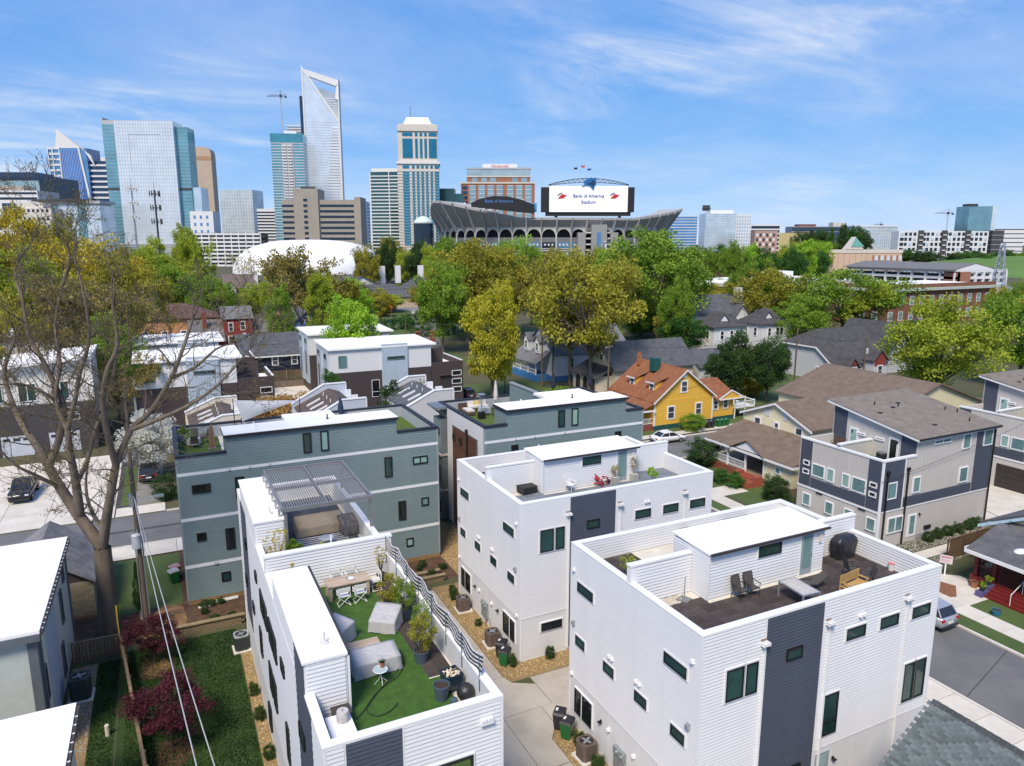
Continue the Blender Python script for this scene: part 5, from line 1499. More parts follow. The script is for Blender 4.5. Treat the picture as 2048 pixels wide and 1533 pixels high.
def text(t,body,size,loc,m,name='lettering',parent=None,rot=(math.pi/2,0,0),align='CENTER',ext=.1,bold=0):
 cu=bpy.data.curves.new(name,'FONT')
 cu.body,cu.size,cu.align_x,cu.extrude=body,size,align,ext
 cu.offset=bold
 cu.resolution_u=2
 cu.materials.append(m)
 tmp=bpy.data.objects.new(name,cu)
 COL.objects.link(tmp)
 bpy.context.view_layer.update()
 me=bpy.data.meshes.new_from_object(tmp.evaluated_get(bpy.context.evaluated_depsgraph_get()))
 bpy.data.objects.remove(tmp)
 if not me.materials:me.materials.append(m)
 o=link(name,me,parent or t)
 o.location=loc;o.rotation_euler=rot
 return o
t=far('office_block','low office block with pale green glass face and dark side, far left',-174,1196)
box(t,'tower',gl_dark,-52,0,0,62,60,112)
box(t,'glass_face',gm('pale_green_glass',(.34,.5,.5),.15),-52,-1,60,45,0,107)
bands(t,-52,45,-1,50,60,107,12,.3,st_grey,.1,faces='f')
box(t,'roof_plant',gl_navy,-40,8,112,35,50,119)
t=far('office_block','white stepped block with dark strip windows, far left',-146,1016)
box(t,'tower',st_white,-32,0,0,32,40,84)
for k,(z,h)in enumerate(((80,2.2),(74,2.5))):
 box(t,'strip_window',gl_dark,-31,-.3,z,31,0,z+h)
for u in(-30,-10,10):
 box(t,'window_bay',gl_navy,u,-.3,44,u+15,0,70)
box(t,'roof_plant',st_beige,-22,8,84,12,30,90)
t=far('apartment_block','small cream flats with square windows, far left above the trees',-126,950)
box(t,'tower',st_cream,-18,0,0,30,24,62);box(t,'upper_storey',st_cream,-6,4,62,20,24,68)
for i in range(9):
 for j in range(5):
  box(t,'window',gl_dark,-15.5+i*5,-.25,58-j*8.5,-13+i*5,0,61-j*8.5)
t=far('office_tower','white gridded tower with blue glass face and a pointed white sail on top',-120,1447,'tower')
w,h=63.9,182
box(t,'tower',gl_blue,-32,0,0,32,40,180)
box(t,'side_wing',gl_navy,32,6,0,62,46,160)
for k in range(20):
 z=178-k*8.8
 box(t,'floor_edge',st_white,-33,-1,z,-12,0,z+3.2)
 if k>2:box(t,'floor_edge',st_white,30,5,z,62.5,6,z+3.)
for u in(-32.5,-25,-13.5):
 box(t,'pier',st_white,u,-1.4,0,u+1.6,-.95,182)
part(t,'pier',MB().exty([(18,182),(21,182),(44,0),(40,0)],-1.6,-.4),st_white)
part(t,'glass_face',MB().exty([(-11,176),(18,176),(40,0),(-11,0)],-1.2,-.5),gm('face_blue',(.07,.21,.52)))
fins(t,-11,20,-1.2,0,176,12,.35,st_white,.05)
part(t,'sail',MB().exty([(-19,180),(26,180),(44,150),(38,168),(12,190),(-14,210)],-.4,2.5),st_white)
t=far('office_tower','white tower with rows of small windows behind the sail topped tower',-82,1596,'tower')
box(t,'tower',gl_dark,-24,0,0,24,40,180);box(t,'crown',st_white,-24.5,-.5,172,24.5,41,182)
bands(t,-24,24,0,40,0,172,34,2.6,st_white,.4);fins(t,-24,24,0,0,172,22,.7,st_white,.3)
t=far('glass_tower','broad pale mirrored glass tower with teal sides behind the phone masts',-1.9,1001,'tower',4)
box(t,'tower',gl_pale,-34,0,0,34,30,168)
box(t,'side_bay',gl_teal,-50,5,0,-34,30,164);box(t,'side_bay',gl_teal,34,6,0,48,30,162)
box(t,'side_bay',gl_sky,48,8,0,58,34,92)
bands(t,-34,34,0,20,0,168,40,.28,st_grey,.06,faces='f');fins(t,-34,34,0,0,168,22,.25,st_grey,.06)
bands(t,-50,-34,5,30,0,164,40,.35,st_grey,.06,faces='fl');bands(t,34,48,6,30,0,162,40,.35,st_grey,.06,faces='f')
box(t,'belt',st_dark,-50.3,4.7,88,-34,5,91);box(t,'belt',st_dark,34,5.7,88,48.2,6,91)
box(t,'panel_line',st_grey,-18,-.25,152,18,-.1,152.6);box(t,'panel_line',st_grey,-18.5,-.25,110,-18,-.1,152)
part(t,'roof_screen',MB().box(-50,6,164,-49,30,172).box(-49,6,164,-30,7,169),st_grey)
box(t,'podium',mat('podium_louvre',(.28,.32,.36),.5),-52,-4,0,60,34,24)
bands(t,-52,60,-4,30,0,24,9,.5,st_white,.1,faces='f')
t=far('office_tower','tan stone tower with rounded top and narrow dark slots',84.8,1570,'tower',10)
part(t,'tower',MB().exty([(-26,0),(26,0),(26,196),(24,204),(18,207),(-18,207),(-24,204),(-26,196)],0,40),st_brown)
mb=MB()
for k in range(13):
 u=-20+k*3.4
 mb.box(u,-.4,0,u+1.4,0,128-abs(k-4)*7)
part(t,'window_slot',mb,gl_dark,kind='stuff')
box(t,'crown_band',mat('tan_band',(.42,.26,.14),.8),-26.2,-.4,183,26.2,0,190)
bands(t,-26,26,0,40,0,182,44,.5,st_cream,.15,faces='fr')
t=far('office_block','low pale glass block with a flat overhanging roof below the sail topped tower',-83.5,952)
box(t,'tower',gl_sky,-34,0,0,34,30,66);box(t,'side_bay',gl_teal,-20,-.8,0,-12,0,66);box(t,'side_bay',gl_teal,10,-.8,0,18,0,66)
bands(t,-34,34,0,30,0,66,16,.25,st_white,.06,faces='f');fins(t,-34,34,0,0,66,16,.25,st_white,.06)
box(t,'roof',st_dark,-38,-4,70,20,30,72.5);box(t,'roof',st_grey,10,-2,68,36,30,71)
box(t,'top_storey',st_white,-32,1,66,32,28,70)
t=far('glass_block','plain pale glass block standing alone right of the tan tower',133,1380,'building',-8)
box(t,'tower',gm('milky_glass',(.55,.62,.66),.25,.3),-30,0,0,30,40,116);bands(t,-30,30,0,40,0,116,20,.4,st_white,.06);fins(t,-30,30,0,0,116,12,.4,st_white,.06)
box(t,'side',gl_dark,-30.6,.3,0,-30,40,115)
t=far('office_block','small white block with dark strip windows left of the teal tower',173,1305)
box(t,'tower',st_white,-17,0,0,17,30,82);bands(t,-17,17,0,30,0,76,15,2.4,gl_dark,.12)
t=far('apartment_block','white flats below the tan tower',48.5,899)
box(t,'tower',st_white,-13,0,0,13,20,60)
for i in range(3):
 for j in range(5):
  box(t,'window',gl_blue,-9+i*7,-.2,52-j*8,-6.5+i*7,0,55.5-j*8)
t=far('parking_deck','white parking deck with open levels behind the tree line',78,851)
box(t,'structure',gl_dark,-60,.6,0,26,30,36)
for k in range(9):
 box(t,'deck_edge',st_white,-61,0,k*4.2,26.5,.6,k*4.2+2.)
for k in range(12):
 box(t,'column',st_white,-61+k*8,.1,0,-60+k*8,.7,36)
t=far('apartment_tower','slim teal glass tower with a column of white balconies',192.5,1185,'tower',6)
box(t,'tower',gl_teal,-24,0,0,24,36,186);box(t,'crown',gl_aqua,-24.5,-.5,176,24.5,36,189)
bands(t,-24,24,0,36,0,175,42,.9,st_white,.3)
box(t,'balcony_bay',st_grey,-8,-1.,0,9,0,175)
mb=MB()
for k in range(40):
 for u in(-7,1):
  mb.box(u,-2.2,4+k*4.25,u+6,-1,5.6+k*4.25)
part(t,'balcony',mb,st_white,kind='stuff')
box(t,'roof_plant',st_white,-5,6,189,14,30,194)
t=far('apartment_tower','pale tower top under construction beside the tallest tower',245,1330,'tower')
box(t,'tower',st_grey,-30,0,0,30,30,204);bands(t,-30,30,0,30,150,224,16,1.6,st_white,.3);box(t,'top_storey',st_grey,-25,2,204,28,28,222)
def crane(x,y,h,label,jib=26,r=0):
 t=far('tower_crane',label,x,y,'crane',r)
 mast=MB()
 for a in(-.8,.8):
  for b in(-.8,.8):
   mast.box(a-.16,b-.16,0,a+.16,b+.16,h)
 for k in range(int(h/4)):
  mast.tube([(-.8,-.8,k*4),(.8,-.8,k*4+4)],.1,4)
 part(t,'mast',mast,st_grey)
 j=MB().box(-jib*.4,-.5,h,jib,.5,h+.8).box(-jib*.4,-.3,h+2.,jib*.8,.3,h+2.4)
 for k in range(12):
  u=-jib*.4+k*jib*.11
  j.tube([(u,0,h+.5),(u+jib*.05,0,h+2.2)],.15,4)
 part(t,'jib',j,st_dark)
 part(t,'cab',MB().box(-1.6,-1.4,h-1.5,1.6,1.4,h+3),st_dark)
 part(t,'counterweight',MB().box(-jib*.42,-1.2,h-2.4,-jib*.3,1.2,h),st_dark)
 part(t,'apex',MB().tube([(0,0,h),(0,0,h+9)],.35,5).tube([(0,0,h+9),(jib*.7,0,h+2)],.12,4).tube([(0,0,h+9),(-jib*.4,0,h+2)],.12,4),st_dark)
 return t
crane(196,1240,252,'tower crane on a thin mast left of the tallest tower',22,180)
t=far('glass_tower','tallest white glass tower with slanted crown and an open window frame',262.9,1261.7,'tower',8)
w=28.5
body=[(-w,0),(w,0),(w,232),(-w,306)]
part(t,'tower',MB().exty([(-w,0),(w,0),(w,222),(-w+1.5,300)],0,30),gl_pale)
part(t,'crown_back',MB().exty([(-w+3,262),(w,225),(w,268),(-2,278)],20,30),gm('crown_louvre',(.4,.45,.5),.3,.3))
bands(t,-w+2,w-5,20,25,232,262,8,.7,st_white,.1,faces='f')
part(t,'crown_frame',MB().exty([(-w-.6,306),(-w+5,306),(w-1,291),(w+.8,291),(w+.8,282),(w-6,282),(-8,292),(-w+6,297)],18,30),st_white)
part(t,'frame_post',MB().exty([(w-7,262),(w+.8,258),(w+.8,284),(w-4,284)],18,30),st_white)
part(t,'edge',MB().exty([(-w-.8,0),(-w+1.2,0),(-w+2,300),(-w-.4,309)],-.8,30),st_white)
part(t,'edge',MB().exty([(w-3,0),(w+.8,0),(w+.8,290),(w-2.,224)],-.8,30),st_white)
part(t,'edge',MB().exty([(-w+2,300),(-w-.4,309),(w,224),(w-2,220)],-1.,.2),st_white)
bands(t,-w,w,0,30,0,221,52,.45,st_grey,.12,faces='f')
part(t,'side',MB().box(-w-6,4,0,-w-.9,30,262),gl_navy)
mb=MB()
for k in range(46):
 z=4+k*4.6
 a=-8+k*.52
 mb.box(a,-.7,z,w-1,-.1,z+2.)
part(t,'sun_shade',mb,st_white,kind='stuff')
t=far('office_block','beige concrete block with stepped wings and dark ribbon windows',158.5,868)
box(t,'tower',st_beige,-14,0,0,14,30,86);box(t,'wing',st_beige,-28,2,0,-14,32,74);box(t,'wing',st_beige,14,3,0,60,34,74);box(t,'end_pier',st_beige,55,2,0,62,34,77)
for k in range(10):
 z=66-k*6.2
 box(t,'ribbon_window',gl_dark,15,2.7,z,54,3,z+2.6)
 box(t,'ribbon_window',gl_dark,-28.3,1.7,z,-15,2,z+2.4)
 box(t,'window',gl_dark,-3,-.3,z+6,1.5,0,z+9)
box(t,'roof_mast',st_dark,-8,10,86,8,14,89)
t=far('glass_block','narrow blue glass block right of the beige block',253,988)
box(t,'tower',gl_blue,-8,0,0,8,20,80);bands(t,-8,8,0,20,0,80,20,.3,st_grey,.06)
t=far('office_tower','green glass office tower with white floor edges left of the cream tower',310,1072,'tower',-6)
box(t,'tower',gl_green,-21,0,0,21,36,128);bands(t,-21,21,0,36,0,122,25,1.5,st_white,.4);box(t,'crown',st_white,-19,1,124,21,36,133)
for u in(-21,7):
 box(t,'pier',st_white,u,-.9,0,u+1.2,-.4,128)
t=far('office_tower','cream stone tower with turquoise glass slots and stepped crown',339.6,1002,'tower',5)
box(t,'tower',st_cream,-29,0,0,29,44,136);box(t,'upper_tower',st_cream,-27.5,1.5,136,27.5,42,181)
part(t,'cornice',MB().box(-30.5,-1.5,134,30.5,44,137),st_white)
part(t,'crown',MB().box(-28,0,178,28,42,186).box(-26,1,186,26,42,187.5),st_cream)
part(t,'hip_roof',MB().add([(-20,6,187.5),(20,6,187.5),(20,36,187.5),(-20,36,187.5),(-15,12,198),(15,12,198),(15,30,198),(-15,30,198)],[(4,5,6,7),(0,1,5,4),(1,2,6,5),(2,3,7,6),(3,0,4,7)]),st_white)
for u,ww in((-21.5,9),(-8.5,3.6),(-2.2,3.6),(4.1,3.6),(10.4,3.6),(17,3.4),(23,6)):
 a=min(u,29.2-ww)
 box(t,'glass_slot',gl_turq,a,-.5,22,a+ww,0,124);box(t,'window',gl_turq,a,-.5,128,a+ww,0,132)
for u,ww in((-21,14),(-3.5,3.6),(3,3.6),(9.3,3.6),(15.5,11)):
 box(t,'glass_slot',gl_turq,u,1,142,u+ww,1.5,168);box(t,'window',gl_turq,u,1,171.5,u+ww,1.5,176)
bands(t,-29,29,-.4,0,20,124,26,.35,st_cream,.2,faces='f')
for j in range(3):
 box(t,'window',gl_dark,-16+j*12,-.4,12,-11+j*12,0,16)
box(t,'roof_mast',st_dark,-10,20,198,-9.4,20.6,214)
t=far('glass_block','dark teal glass block between the cream tower and the brick office',394,1031)
box(t,'tower',gl_green,-14,0,0,10,30,104);box(t,'wing',gl_green,10,2,0,24,30,97);bands(t,-14,10,0,30,50,104,14,.4,st_dark,.06)
t=far('office_block','red brick office with glass bays, glass crown and red name sign',482,1044)
box(t,'tower',st_brick,-57,0,0,57,50,116)
box(t,'setback',st_brick,-48,4,116,50,50,126)
box(t,'glass_crown',gm('crown_glass',(.4,.52,.54),.2,.35),-47,6,126,50,48,138)
box(t,'cornice',st_cream,-58,-1,115,58,0,117.5);box(t,'cornice',st_cream,-49,3,125,51,4,127);box(t,'crown_roof',st_grey,-48,5.4,137,51,48,139.5)
for k,(u,ww)in enumerate(((-44,10),(-30,10),(-16,10),(-2,10),(14,10),(28,10),(42,10))):
 b=box(t,'glass_bay',gm('bay_glass',(.3,.44,.5),.2,.4),u,-.6,30,u+ww,0,112)
 mbx=MB()
 for j in range(14):
  mbx.box(u,-.75,34+j*6,u+ww,-.6,34.6+j*6)
 part(t,'bay_lines',mbx,st_white,b)
for u in(-40,-26,-12,22,36):
 box(t,'window',MATS['bay_glass'],u,3.4,118,u+9,4,124)
for k in range(10):
 box(t,'window',gl_navy,-55,-.4,40+k*7.4,-47,0,45+k*7.4)
box(t,'sign_box',st_white,-24,16,139.5,30,30,146)
red_sign=mat('sign_red',(.55,.02,.03),.6)
text(t,'Honeywell',6.2,(3,15.8,140.8),red_sign,'sign_lettering')
part(t,'sign_panel',MB().box(-47.4,7,127,-47,24,136),mat('sign_dark',(.03,.03,.035),.6))
t=far('stadium','concrete football stadium with arched arcade and leaning upper stands',382.5,681.4,'stadium')
NS=26
def plan(a):
 return 133*math.sin(a*math.pi/2*.98),95*(1-math.cos(a*math.pi/2*.98))
def rim(a):
 if a<-.18:
  return 49+19*min(1,(-a-.18)/.42)-26*max(0,(-a-.66)/.34)
 if a>.42:
  return 49+13*min(1,(a-.42)/.5)
 return 49
bowl=MB();back=MB()
for i in range(NS*2+1):
 a=-1+i/NS
 x,y=plan(a)
 n=Vector((math.sin(a*math.pi/2),-math.cos(a*math.pi/2),0))
 zr=rim(a)
 out=(zr-42)*.95
 bowl.v+=[(x,y,41.5),(x+n.x*out,y+n.y*out,zr),(x+n.x*out,y+n.y*out,zr+2.4),(x-n.x*8,y-n.y*8,zr+1.)]
 back.v+=[(x-n.x*9,y-n.y*9,0),(x-n.x*9,y-n.y*9,42)]
for i in range(NS*2):
 for j in range(3):
  bowl.f.append((i*4+j,(i+1)*4+j,(i+1)*4+j+1,i*4+j+1))
 back.f.append((i*2,(i+1)*2,(i+1)*2+1,i*2+1))
part(t,'upper_stand',bowl,st_conc)
part(t,'arcade_void_backing',back,mat('void_shade_dark',(.035,.035,.038),.8))  # near-black backing; its colour stands for the shade of the void behind the arches
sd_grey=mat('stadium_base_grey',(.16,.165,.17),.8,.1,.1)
arc_m=mat('stadium_pale',(.5,.5,.49),.8,.05,.1)
gl_std=gm('stadium_glass',(.16,.33,.46))
for i in range(NS):
 a0,a1=-1+2*i/NS,-1+2*(i+1)/NS
 (xa,ya),(xb,yb)=plan(a0),plan(a1)
 L=math.hypot(xb-xa,yb-ya)
 d=Vector(((xb-xa)/L,(yb-ya)/L,0));n=Vector((d.y,-d.x,0))
 P=lambda u,z,o=0:(xa+d.x*u+n.x*o,ya+d.y*u+n.y*o,z)
 c,r=L/2,L/2-.9
 pts=[(0,42),(L,42),(L,33)]
 pts+=[(c+r,33)]+[(c+r*math.cos(q),33+min(6.6,r)*math.sin(q))for q in np.linspace(.3,math.pi-.3,7)]+[(c-r,33),(0,33)]
 fr=[P(u,z,.4)for u,z in pts];bk=[P(u,z,-.8)for u,z in pts]
 m_=len(pts)
 part(t,'arch',MB().add(fr+bk,[tuple(range(m_-1,-1,-1)),tuple(range(m_,2*m_))]+[(k,(k+1)%m_,m_+(k+1)%m_,m_+k)for k in range(m_)]),arc_m)
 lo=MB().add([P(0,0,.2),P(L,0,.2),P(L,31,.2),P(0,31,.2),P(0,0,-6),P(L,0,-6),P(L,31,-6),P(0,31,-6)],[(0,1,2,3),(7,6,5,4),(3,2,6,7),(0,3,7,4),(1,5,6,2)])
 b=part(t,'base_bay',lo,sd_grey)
 gw=MB()
 for z0,z1 in((20,26),(11,16)):
  gw.add([P(1,z0,.5),P(L-1,z0,.5),P(L-1,z1,.5),P(1,z1,.5)],[(0,1,2,3)])
 part(t,'window_strip',gw,gl_std if i%3 else gl_dark,b)
 if L>7:
  lt=MB()
  for z in(22.5,13,8.5):
   for u in(.25,.5,.75):
    lt.add([P(L*u-.9,z,.8),P(L*u+.9,z,.8),P(L*u+.9,z+1.8,.8),P(L*u-.9,z+1.8,.8)],[(0,1,2,3)])
  for z in(9,17,19):
   lt.add([P(.8,z,.7),P(L-.8,z,.7),P(L-.8,z+.5,.7),P(.8,z+.5,.7)],[(0,1,2,3)])
  part(t,'white_lattice',lt,st_white,b)
 zr=rim(a0);out=(zr-42)*.95
 rb=MB()
 rb.add([P(-.7,0,1.2),P(.7,0,1.2),P(.7,41,1.2),P(-.7,41,1.2),P(-.7,0,-.3),P(.7,0,-.3),P(.7,41,-.3),P(-.7,41,-.3)],[(0,1,2,3),(3,2,6,7),(0,3,7,4),(1,5,6,2)])
 rb.add([P(-.7,36,1.2),P(.7,36,1.2),P(.7,zr+1.6,out+1.2),P(-.7,zr+1.6,out+1.2),P(-.7,44,.2),P(.7,44,.2),P(.7,zr+2,out-.5),P(-.7,zr+2,out-.5)],[(0,1,2,3),(3,2,6,7),(0,3,7,4),(1,5,6,2)])
 part(t,'rib',rb,arc_m if i%2 else st_conc)
for u in(38,):
 part(t,'gate_tower',MB().box(u-16,-12,0,u-8,2,36).box(u+18,-12,0,u+26,2,36).box(u-2,-14,0,u+14,2,44),mat('gate_concrete',(.28,.28,.28),.85))
 part(t,'gate_window',MB().box(u+3.5,-14.3,18,u+8,-14,36),gl_blue)
 for k in range(6):
  part(t,'stair_slab',MB().box(u-8,-10,5+k*6,u-2,0,6.6+k*6).box(u+14,-10,5+k*6,u+18,0,6.6+k*6),arc_m)
black_board=mat('board_black',(.015,.015,.018),.5)
sb=far('scoreboard','giant white stadium scoreboard under a black arched truss',423.2,683.9,'scoreboard')
part(sb,'frame',MB().box(-51,0,58,-42.3,8,84).box(42.3,0,58,49.5,8,84).box(-46,1,54,46,8,58),black_board)
part(sb,'screen',MB().box(-42.2,-.6,58.2,42.2,4,85.2),mat('screen_white',(.78,.78,.79),.5,.01,emit=.25))
part(sb,'legs',MB().box(-36,2,30,-33,6,54).box(33,2,30,36,6,54),st_dark)
tr=MB()
for k in range(16):
 u0,u1=-43+86*k/16,-43+86*(k+1)/16
 zt=lambda u:86.5+6.5*(1-(u/43)**2)
 zl=lambda u:85.8+3.2*(1-(u/43)**2)
 tr.tube([(u0,0,zt(u0)),(u1,0,zt(u1))],.35,4);tr.tube([(u0,0,zl(u0)),(u1,0,zl(u1))],.3,4)
 tr.tube([(u0,0,zl(u0)),(u1,0,zt(u1))],.25,4);tr.tube([(u0,0,zl(u0)),(u0,0,zt(u0))],.25,4)
part(sb,'truss',tr,black_board)
blue_letter=mat('letter_blue',(.012,.05,.3),.6)
text(sb,'Bank of America',5.,(0,-.9,73.2),blue_letter,'lettering',bold=.06)
text(sb,'Stadium',5.,(0,-.9,66.8),blue_letter,'lettering',bold=.06)
flag_red=mat('letter_red',(.55,.02,.03),.6)
for s,u in((0,-33),(1,23.5)):
 for k in range(3):
  q=MB().exty([(u+k*1.9,72.4+k*.1),(u+1.3+k*1.9,71.6+k*.1),(u+6+k*1.9,76.4-k*.5),(u+4.4+k*1.9,77-k*.5)],-.95,-.6)
  part(sb,'flag_stripe',q,flag_red)
 for k in range(2):
  q=MB().exty([(u-.8+k*1.6,75.6+k*1.),(u+.2+k*1.6,75.+k*1.),(u+3.2+k*1.6,77.2+k*.7),(u+2.2+k*1.6,77.8+k*.7)],-.95,-.6)
  part(sb,'flag_stripe',q,blue_letter)
em=[(-8,84.5),(-4.5,87),(-6.5,89.5),(-2,92.5),(2,94),(5.5,93.2),(8,94.2),(7.6,91),(8.4,87.5),(6,84.5),(5.4,80.6),(3.,82.6),(1.4,84.8),(-3,85.4)]
part(sb,'emblem',MB().exty(em,-1.6,-1.),mat('emblem_blue',(.012,.13,.36),.6))
part(sb,'emblem_inlay',MB().exty([(-3,87),(2,89),(5,92),(6.5,88),(4.5,84),(2.5,86)],-1.75,-1.62),mat('emblem_dark',(.01,.03,.08),.6))  # darker blue shape laid on the emblem
sg=far('stadium_sign','black arched board with blue lettering on the left stand',327.4,697,'sign')
part(sg,'board',MB().exty([(-33,62),(33,55),(33,64),(20,69),(6,72.5),(-10,73),(-24,70),(-33,66)],0,2),black_board)
text(sg,'Bank of America',4.4,(-4,-.2,66.4),mat('letter_sky',(.1,.25,.6),.5),'lettering')
sg2=far('flag_sign','small blue emblem banner beside the stadium scoreboard',358.8,687.3,'banner')
part(sg2,'banner',MB().box(-3,0,57,3,.6,66),mat('banner_blue',(.05,.28,.6),.6))
for k in range(9):
 u=-118+k*9
 fz=rim(u/133)
 o=part(t,'light_fin',MB().exty([(u,52+k*1.2),(u+1.2,52+k*1.2),(u+12,68+k*.4),(u+10.5,68+k*.4)],30-k*2.5,32-k*2.5),st_white)
lt_=far('light_mast','floodlight bank above the right stand',548,640,'light')
part(lt_,'lamp_bank',MB().box(-4,0,60,4,1.2,66).box(-5,-.6,62,5,0,63),st_dark);part(lt_,'mast',MB().tube([(0,.5,40),(0,.5,60)],.4,6),st_grey)
pv=far('pavilion','round pavilion with pale domed roof beside the stadium',242.8,704.7,'pavilion')
part(pv,'drum',MB().lathe([(9.6,0),(9.6,44)],18),gl_dark);part(pv,'roof',MB().lathe([(10,44),(9.6,46),(7,49),(3.5,51),(.4,51.6)],18),mat('dome_green',(.55,.64,.6),.6),smooth=True)
for k,(x,z)in enumerate(((-8,104),(0,106),(7,103))):
 fl=far('flag',('small dark flag, lowest of three over the scoreboard','small red flag, middle of three over the scoreboard','small dark blue flag, right of three over the scoreboard')[k],423+x*.9,700-x*.4,'flag')
 part(fl,'pole',MB().tube([(0,0,84),(0,0,z+2)],.12,4),st_grey)
 part(fl,'cloth',MB().add([(0,0,z),(2.2,.3,z-.5),(4,-.2,z),(4,-.2,z+2),(2.2,.3,z+1.6),(0,0,z+2)],[(0,1,4,5),(1,2,3,4)]),(black_board,flag_red,blue_letter)[k])
t=thing('air_dome','large white air supported dome behind the trees','dome',(95,600,0),YAW,local=True)
prof=[]
nu,nv=28,10
vs=[]
for j in range(nv+1):
 ph=math.pi/2*j/nv
 for i in range(nu):
  q=2*math.pi*i/nu
  ce,se=math.copysign(abs(math.cos(q))**.8,math.cos(q)),math.copysign(abs(math.sin(q))**.8,math.sin(q))
  r=math.cos(ph)**.75
  vs.append((63*r*ce,60+60*r*se,28*math.sin(ph)**.85))
fs=[(j*nu+i,j*nu+(i+1)%nu,(j+1)*nu+(i+1)%nu,(j+1)*nu+i)for j in range(nv)for i in range(nu)]
part(t,'skin',MB().add(vs,fs),mat('dome_white',(.82,.82,.82),.6,.02,.02),smooth=True)
def simple(name,label,x,y,w,d,h,m,yaw=0,nf=0,th=.6,lm=None,cat='building',nfin=0):
 t=far(name,label,x,y,cat,yaw)
 box(t,'tower',m,-w/2,0,0,w/2,d,h)
 if nf:bands(t,-w/2,w/2,0,d,h*.1,h,nf,th,lm or st_white,.3)
 if nfin:fins(t,-w/2,w/2,0,h*.1,h,nfin,.8,lm or st_white,.3)
 return t
t=simple('office_block','blue glass office with pink end wall right of the stadium',741,919,46,40,66,gl_blue,0,14,.9)
box(t,'end_wall',mat('pink_wall',(.62,.28,.25),.7),-30,4,0,-23.5,40,72);box(t,'roof_plant',st_cream,-28,10,66,-10,30,76)
t=simple('office_block','white glass office with gridded end wall right of the stadium',829,932,50,40,72,gl_sky,0,18,.3)
box(t,'end_bay',st_white,25,-1,0,50,40,71)
for i in range(6):
 for j in range(12):
  box(t,'window',gl_sky,26+i*4,-1.3,6+j*5.4,28.8+i*4,-1,9.6+j*5.4)
box(t,'roof_plant',st_white,-15,8,72,22,30,78)
t=simple('parking_deck','white parking deck with open levels in the right skyline',965,977,60,30,56,gl_dark,0,7,2.4)
t=simple('apartment_block','tan brick flats in front of the right parking deck',822,824,34,20,43,mat('tan_brick',(.42,.28,.22),.8))
for i in range(6):
 for j in range(4):
  box(t,'window',st_white if(i+j)%2 else gl_dark,-15+i*5,-.3,14+j*7,-12+i*5,0,18+j*7)
t=simple('office_block','long brown and navy block on the right horizon',1383,1219,134,40,62,gl_navy,0,5,1.5,st_beige)
box(t,'roof_plant',st_cream,30,5,62,60,30,72);box(t,'penthouse',mat('maroon_block',(.2,.08,.08),.8),-50,5,62,-10,30,68);box(t,'annex',mat('yellow_block',(.5,.42,.2),.8),-110,-30,0,-30,0,48)
t=simple('office_block','wide pale blue glass office on the right horizon',1498,1163,98,40,62,gl_sky,0,8,.6,st_white,nfin=20);box(t,'roof',st_white,-50,-1,62,50,40,65)
t=far('apartment_block','long white flats with dark balconies on the right horizon',963,644)
box(t,'tower',st_white,-60,0,0,62,20,41)
for i in range(20):
 for j in range(5):
  u=-58+i*6
  box(t,'window',gl_dark if(i*3+j)%4 else gl_sky,u,-.4,8+j*6.8,u+(3.6 if i%5 else 5),0,12+j*6.8)
for u in(-34,-2,30):
 box(t,'bay',mat('charcoal_bay',(.06,.06,.065),.7),u,-2,0,u+7,0,42)
 for j in range(5):
  box(t,'balcony',st_white,u+1,-3,8+j*6.8,u+6,-2,9.2+j*6.8)
t=far('apartment_block','charcoal end of the long white flats on the right',1030,612)
box(t,'tower',MATS['charcoal_bay'],-7,0,0,9,24,42);bands(t,-7,9,0,24,4,42,6,.5,st_grey,.1)
t=simple('glass_tower','teal glass tower with crane on the far right horizon',1509,935,52,36,98,gl_teal,8,20,.4,st_grey,'tower');box(t,'end_bay',gl_pale,26,-.6,0,36,36,100);box(t,'roof_frame',st_dark,-26,-.5,98,-8,20,103)
crane(1452,965,84,'tower crane left of the far right glass tower',30,190)
crane(1780,1370,74,'small crane on the right horizon, left of the long flats',24,200)
simple('office_block','white block at the right end of the horizon',1884,1087,64,30,58,st_white,0,5,2.,gl_dark)
t=far('hotel','tan hotel with green pediment and red striped windows',463,375.5)
t.scale=(.6,.6,1.02)
tanm=mat('tan_wall',(.58,.42,.31),.75,.04,.1)
box(t,'wall',tanm,-58,0,0,58,40,19);box(t,'end_tower',tanm,-59,-1,0,-49,30,23)
box(t,'parapet',st_cream,-49,-.5,17.5,58.5,0,20)
part(t,'pediment',MB().exty([(-12,20),(10,20),(-1,29)],-1,10),st_cream);part(t,'pediment_roof',MB().exty([(-6,22),(10,22),(-1,28.6)],-1.6,-1.),mat('verdigris',(.16,.42,.38),.6))
for i in range(5):
 u=22+i*7.4
 box(t,'red_pier',st_brick,u,-.6,2,u+2,0,16)
 for j in range(3):
  box(t,'window',gl_pale,u+2.6,-.5,3+j*4.6,u+6.6,0,6+j*4.6)
for i in range(10):
 box(t,'wall_joint',mat('tan_dark',(.4,.28,.2),.8),-48+i*7,-.2,0,-47.6+i*7,0,17)
school_brick=mat('school_brick',(.2,.085,.05),.85,.2,.6)
t=thing('school','long brown brick school with white roof and pale cornice','school',(160,146,0))
part(t,'wall',MB().box(196,147,0,250,172,11.5),school_brick);part(t,'roof',MB().box(196.6,147.6,11.5,249.4,171.4,11.9),white_roof)
part(t,'cornice',MB().box(195,146,10.6,251,147,11.4).box(195,147,10.6,196,172,11.4),mat('cornice_green',(.45,.5,.44),.7));part(t,'parapet',MB().box(196,147,11.5,250,147.5,12.6).box(196,147.5,11.5,196.5,172,12.6),school_brick)
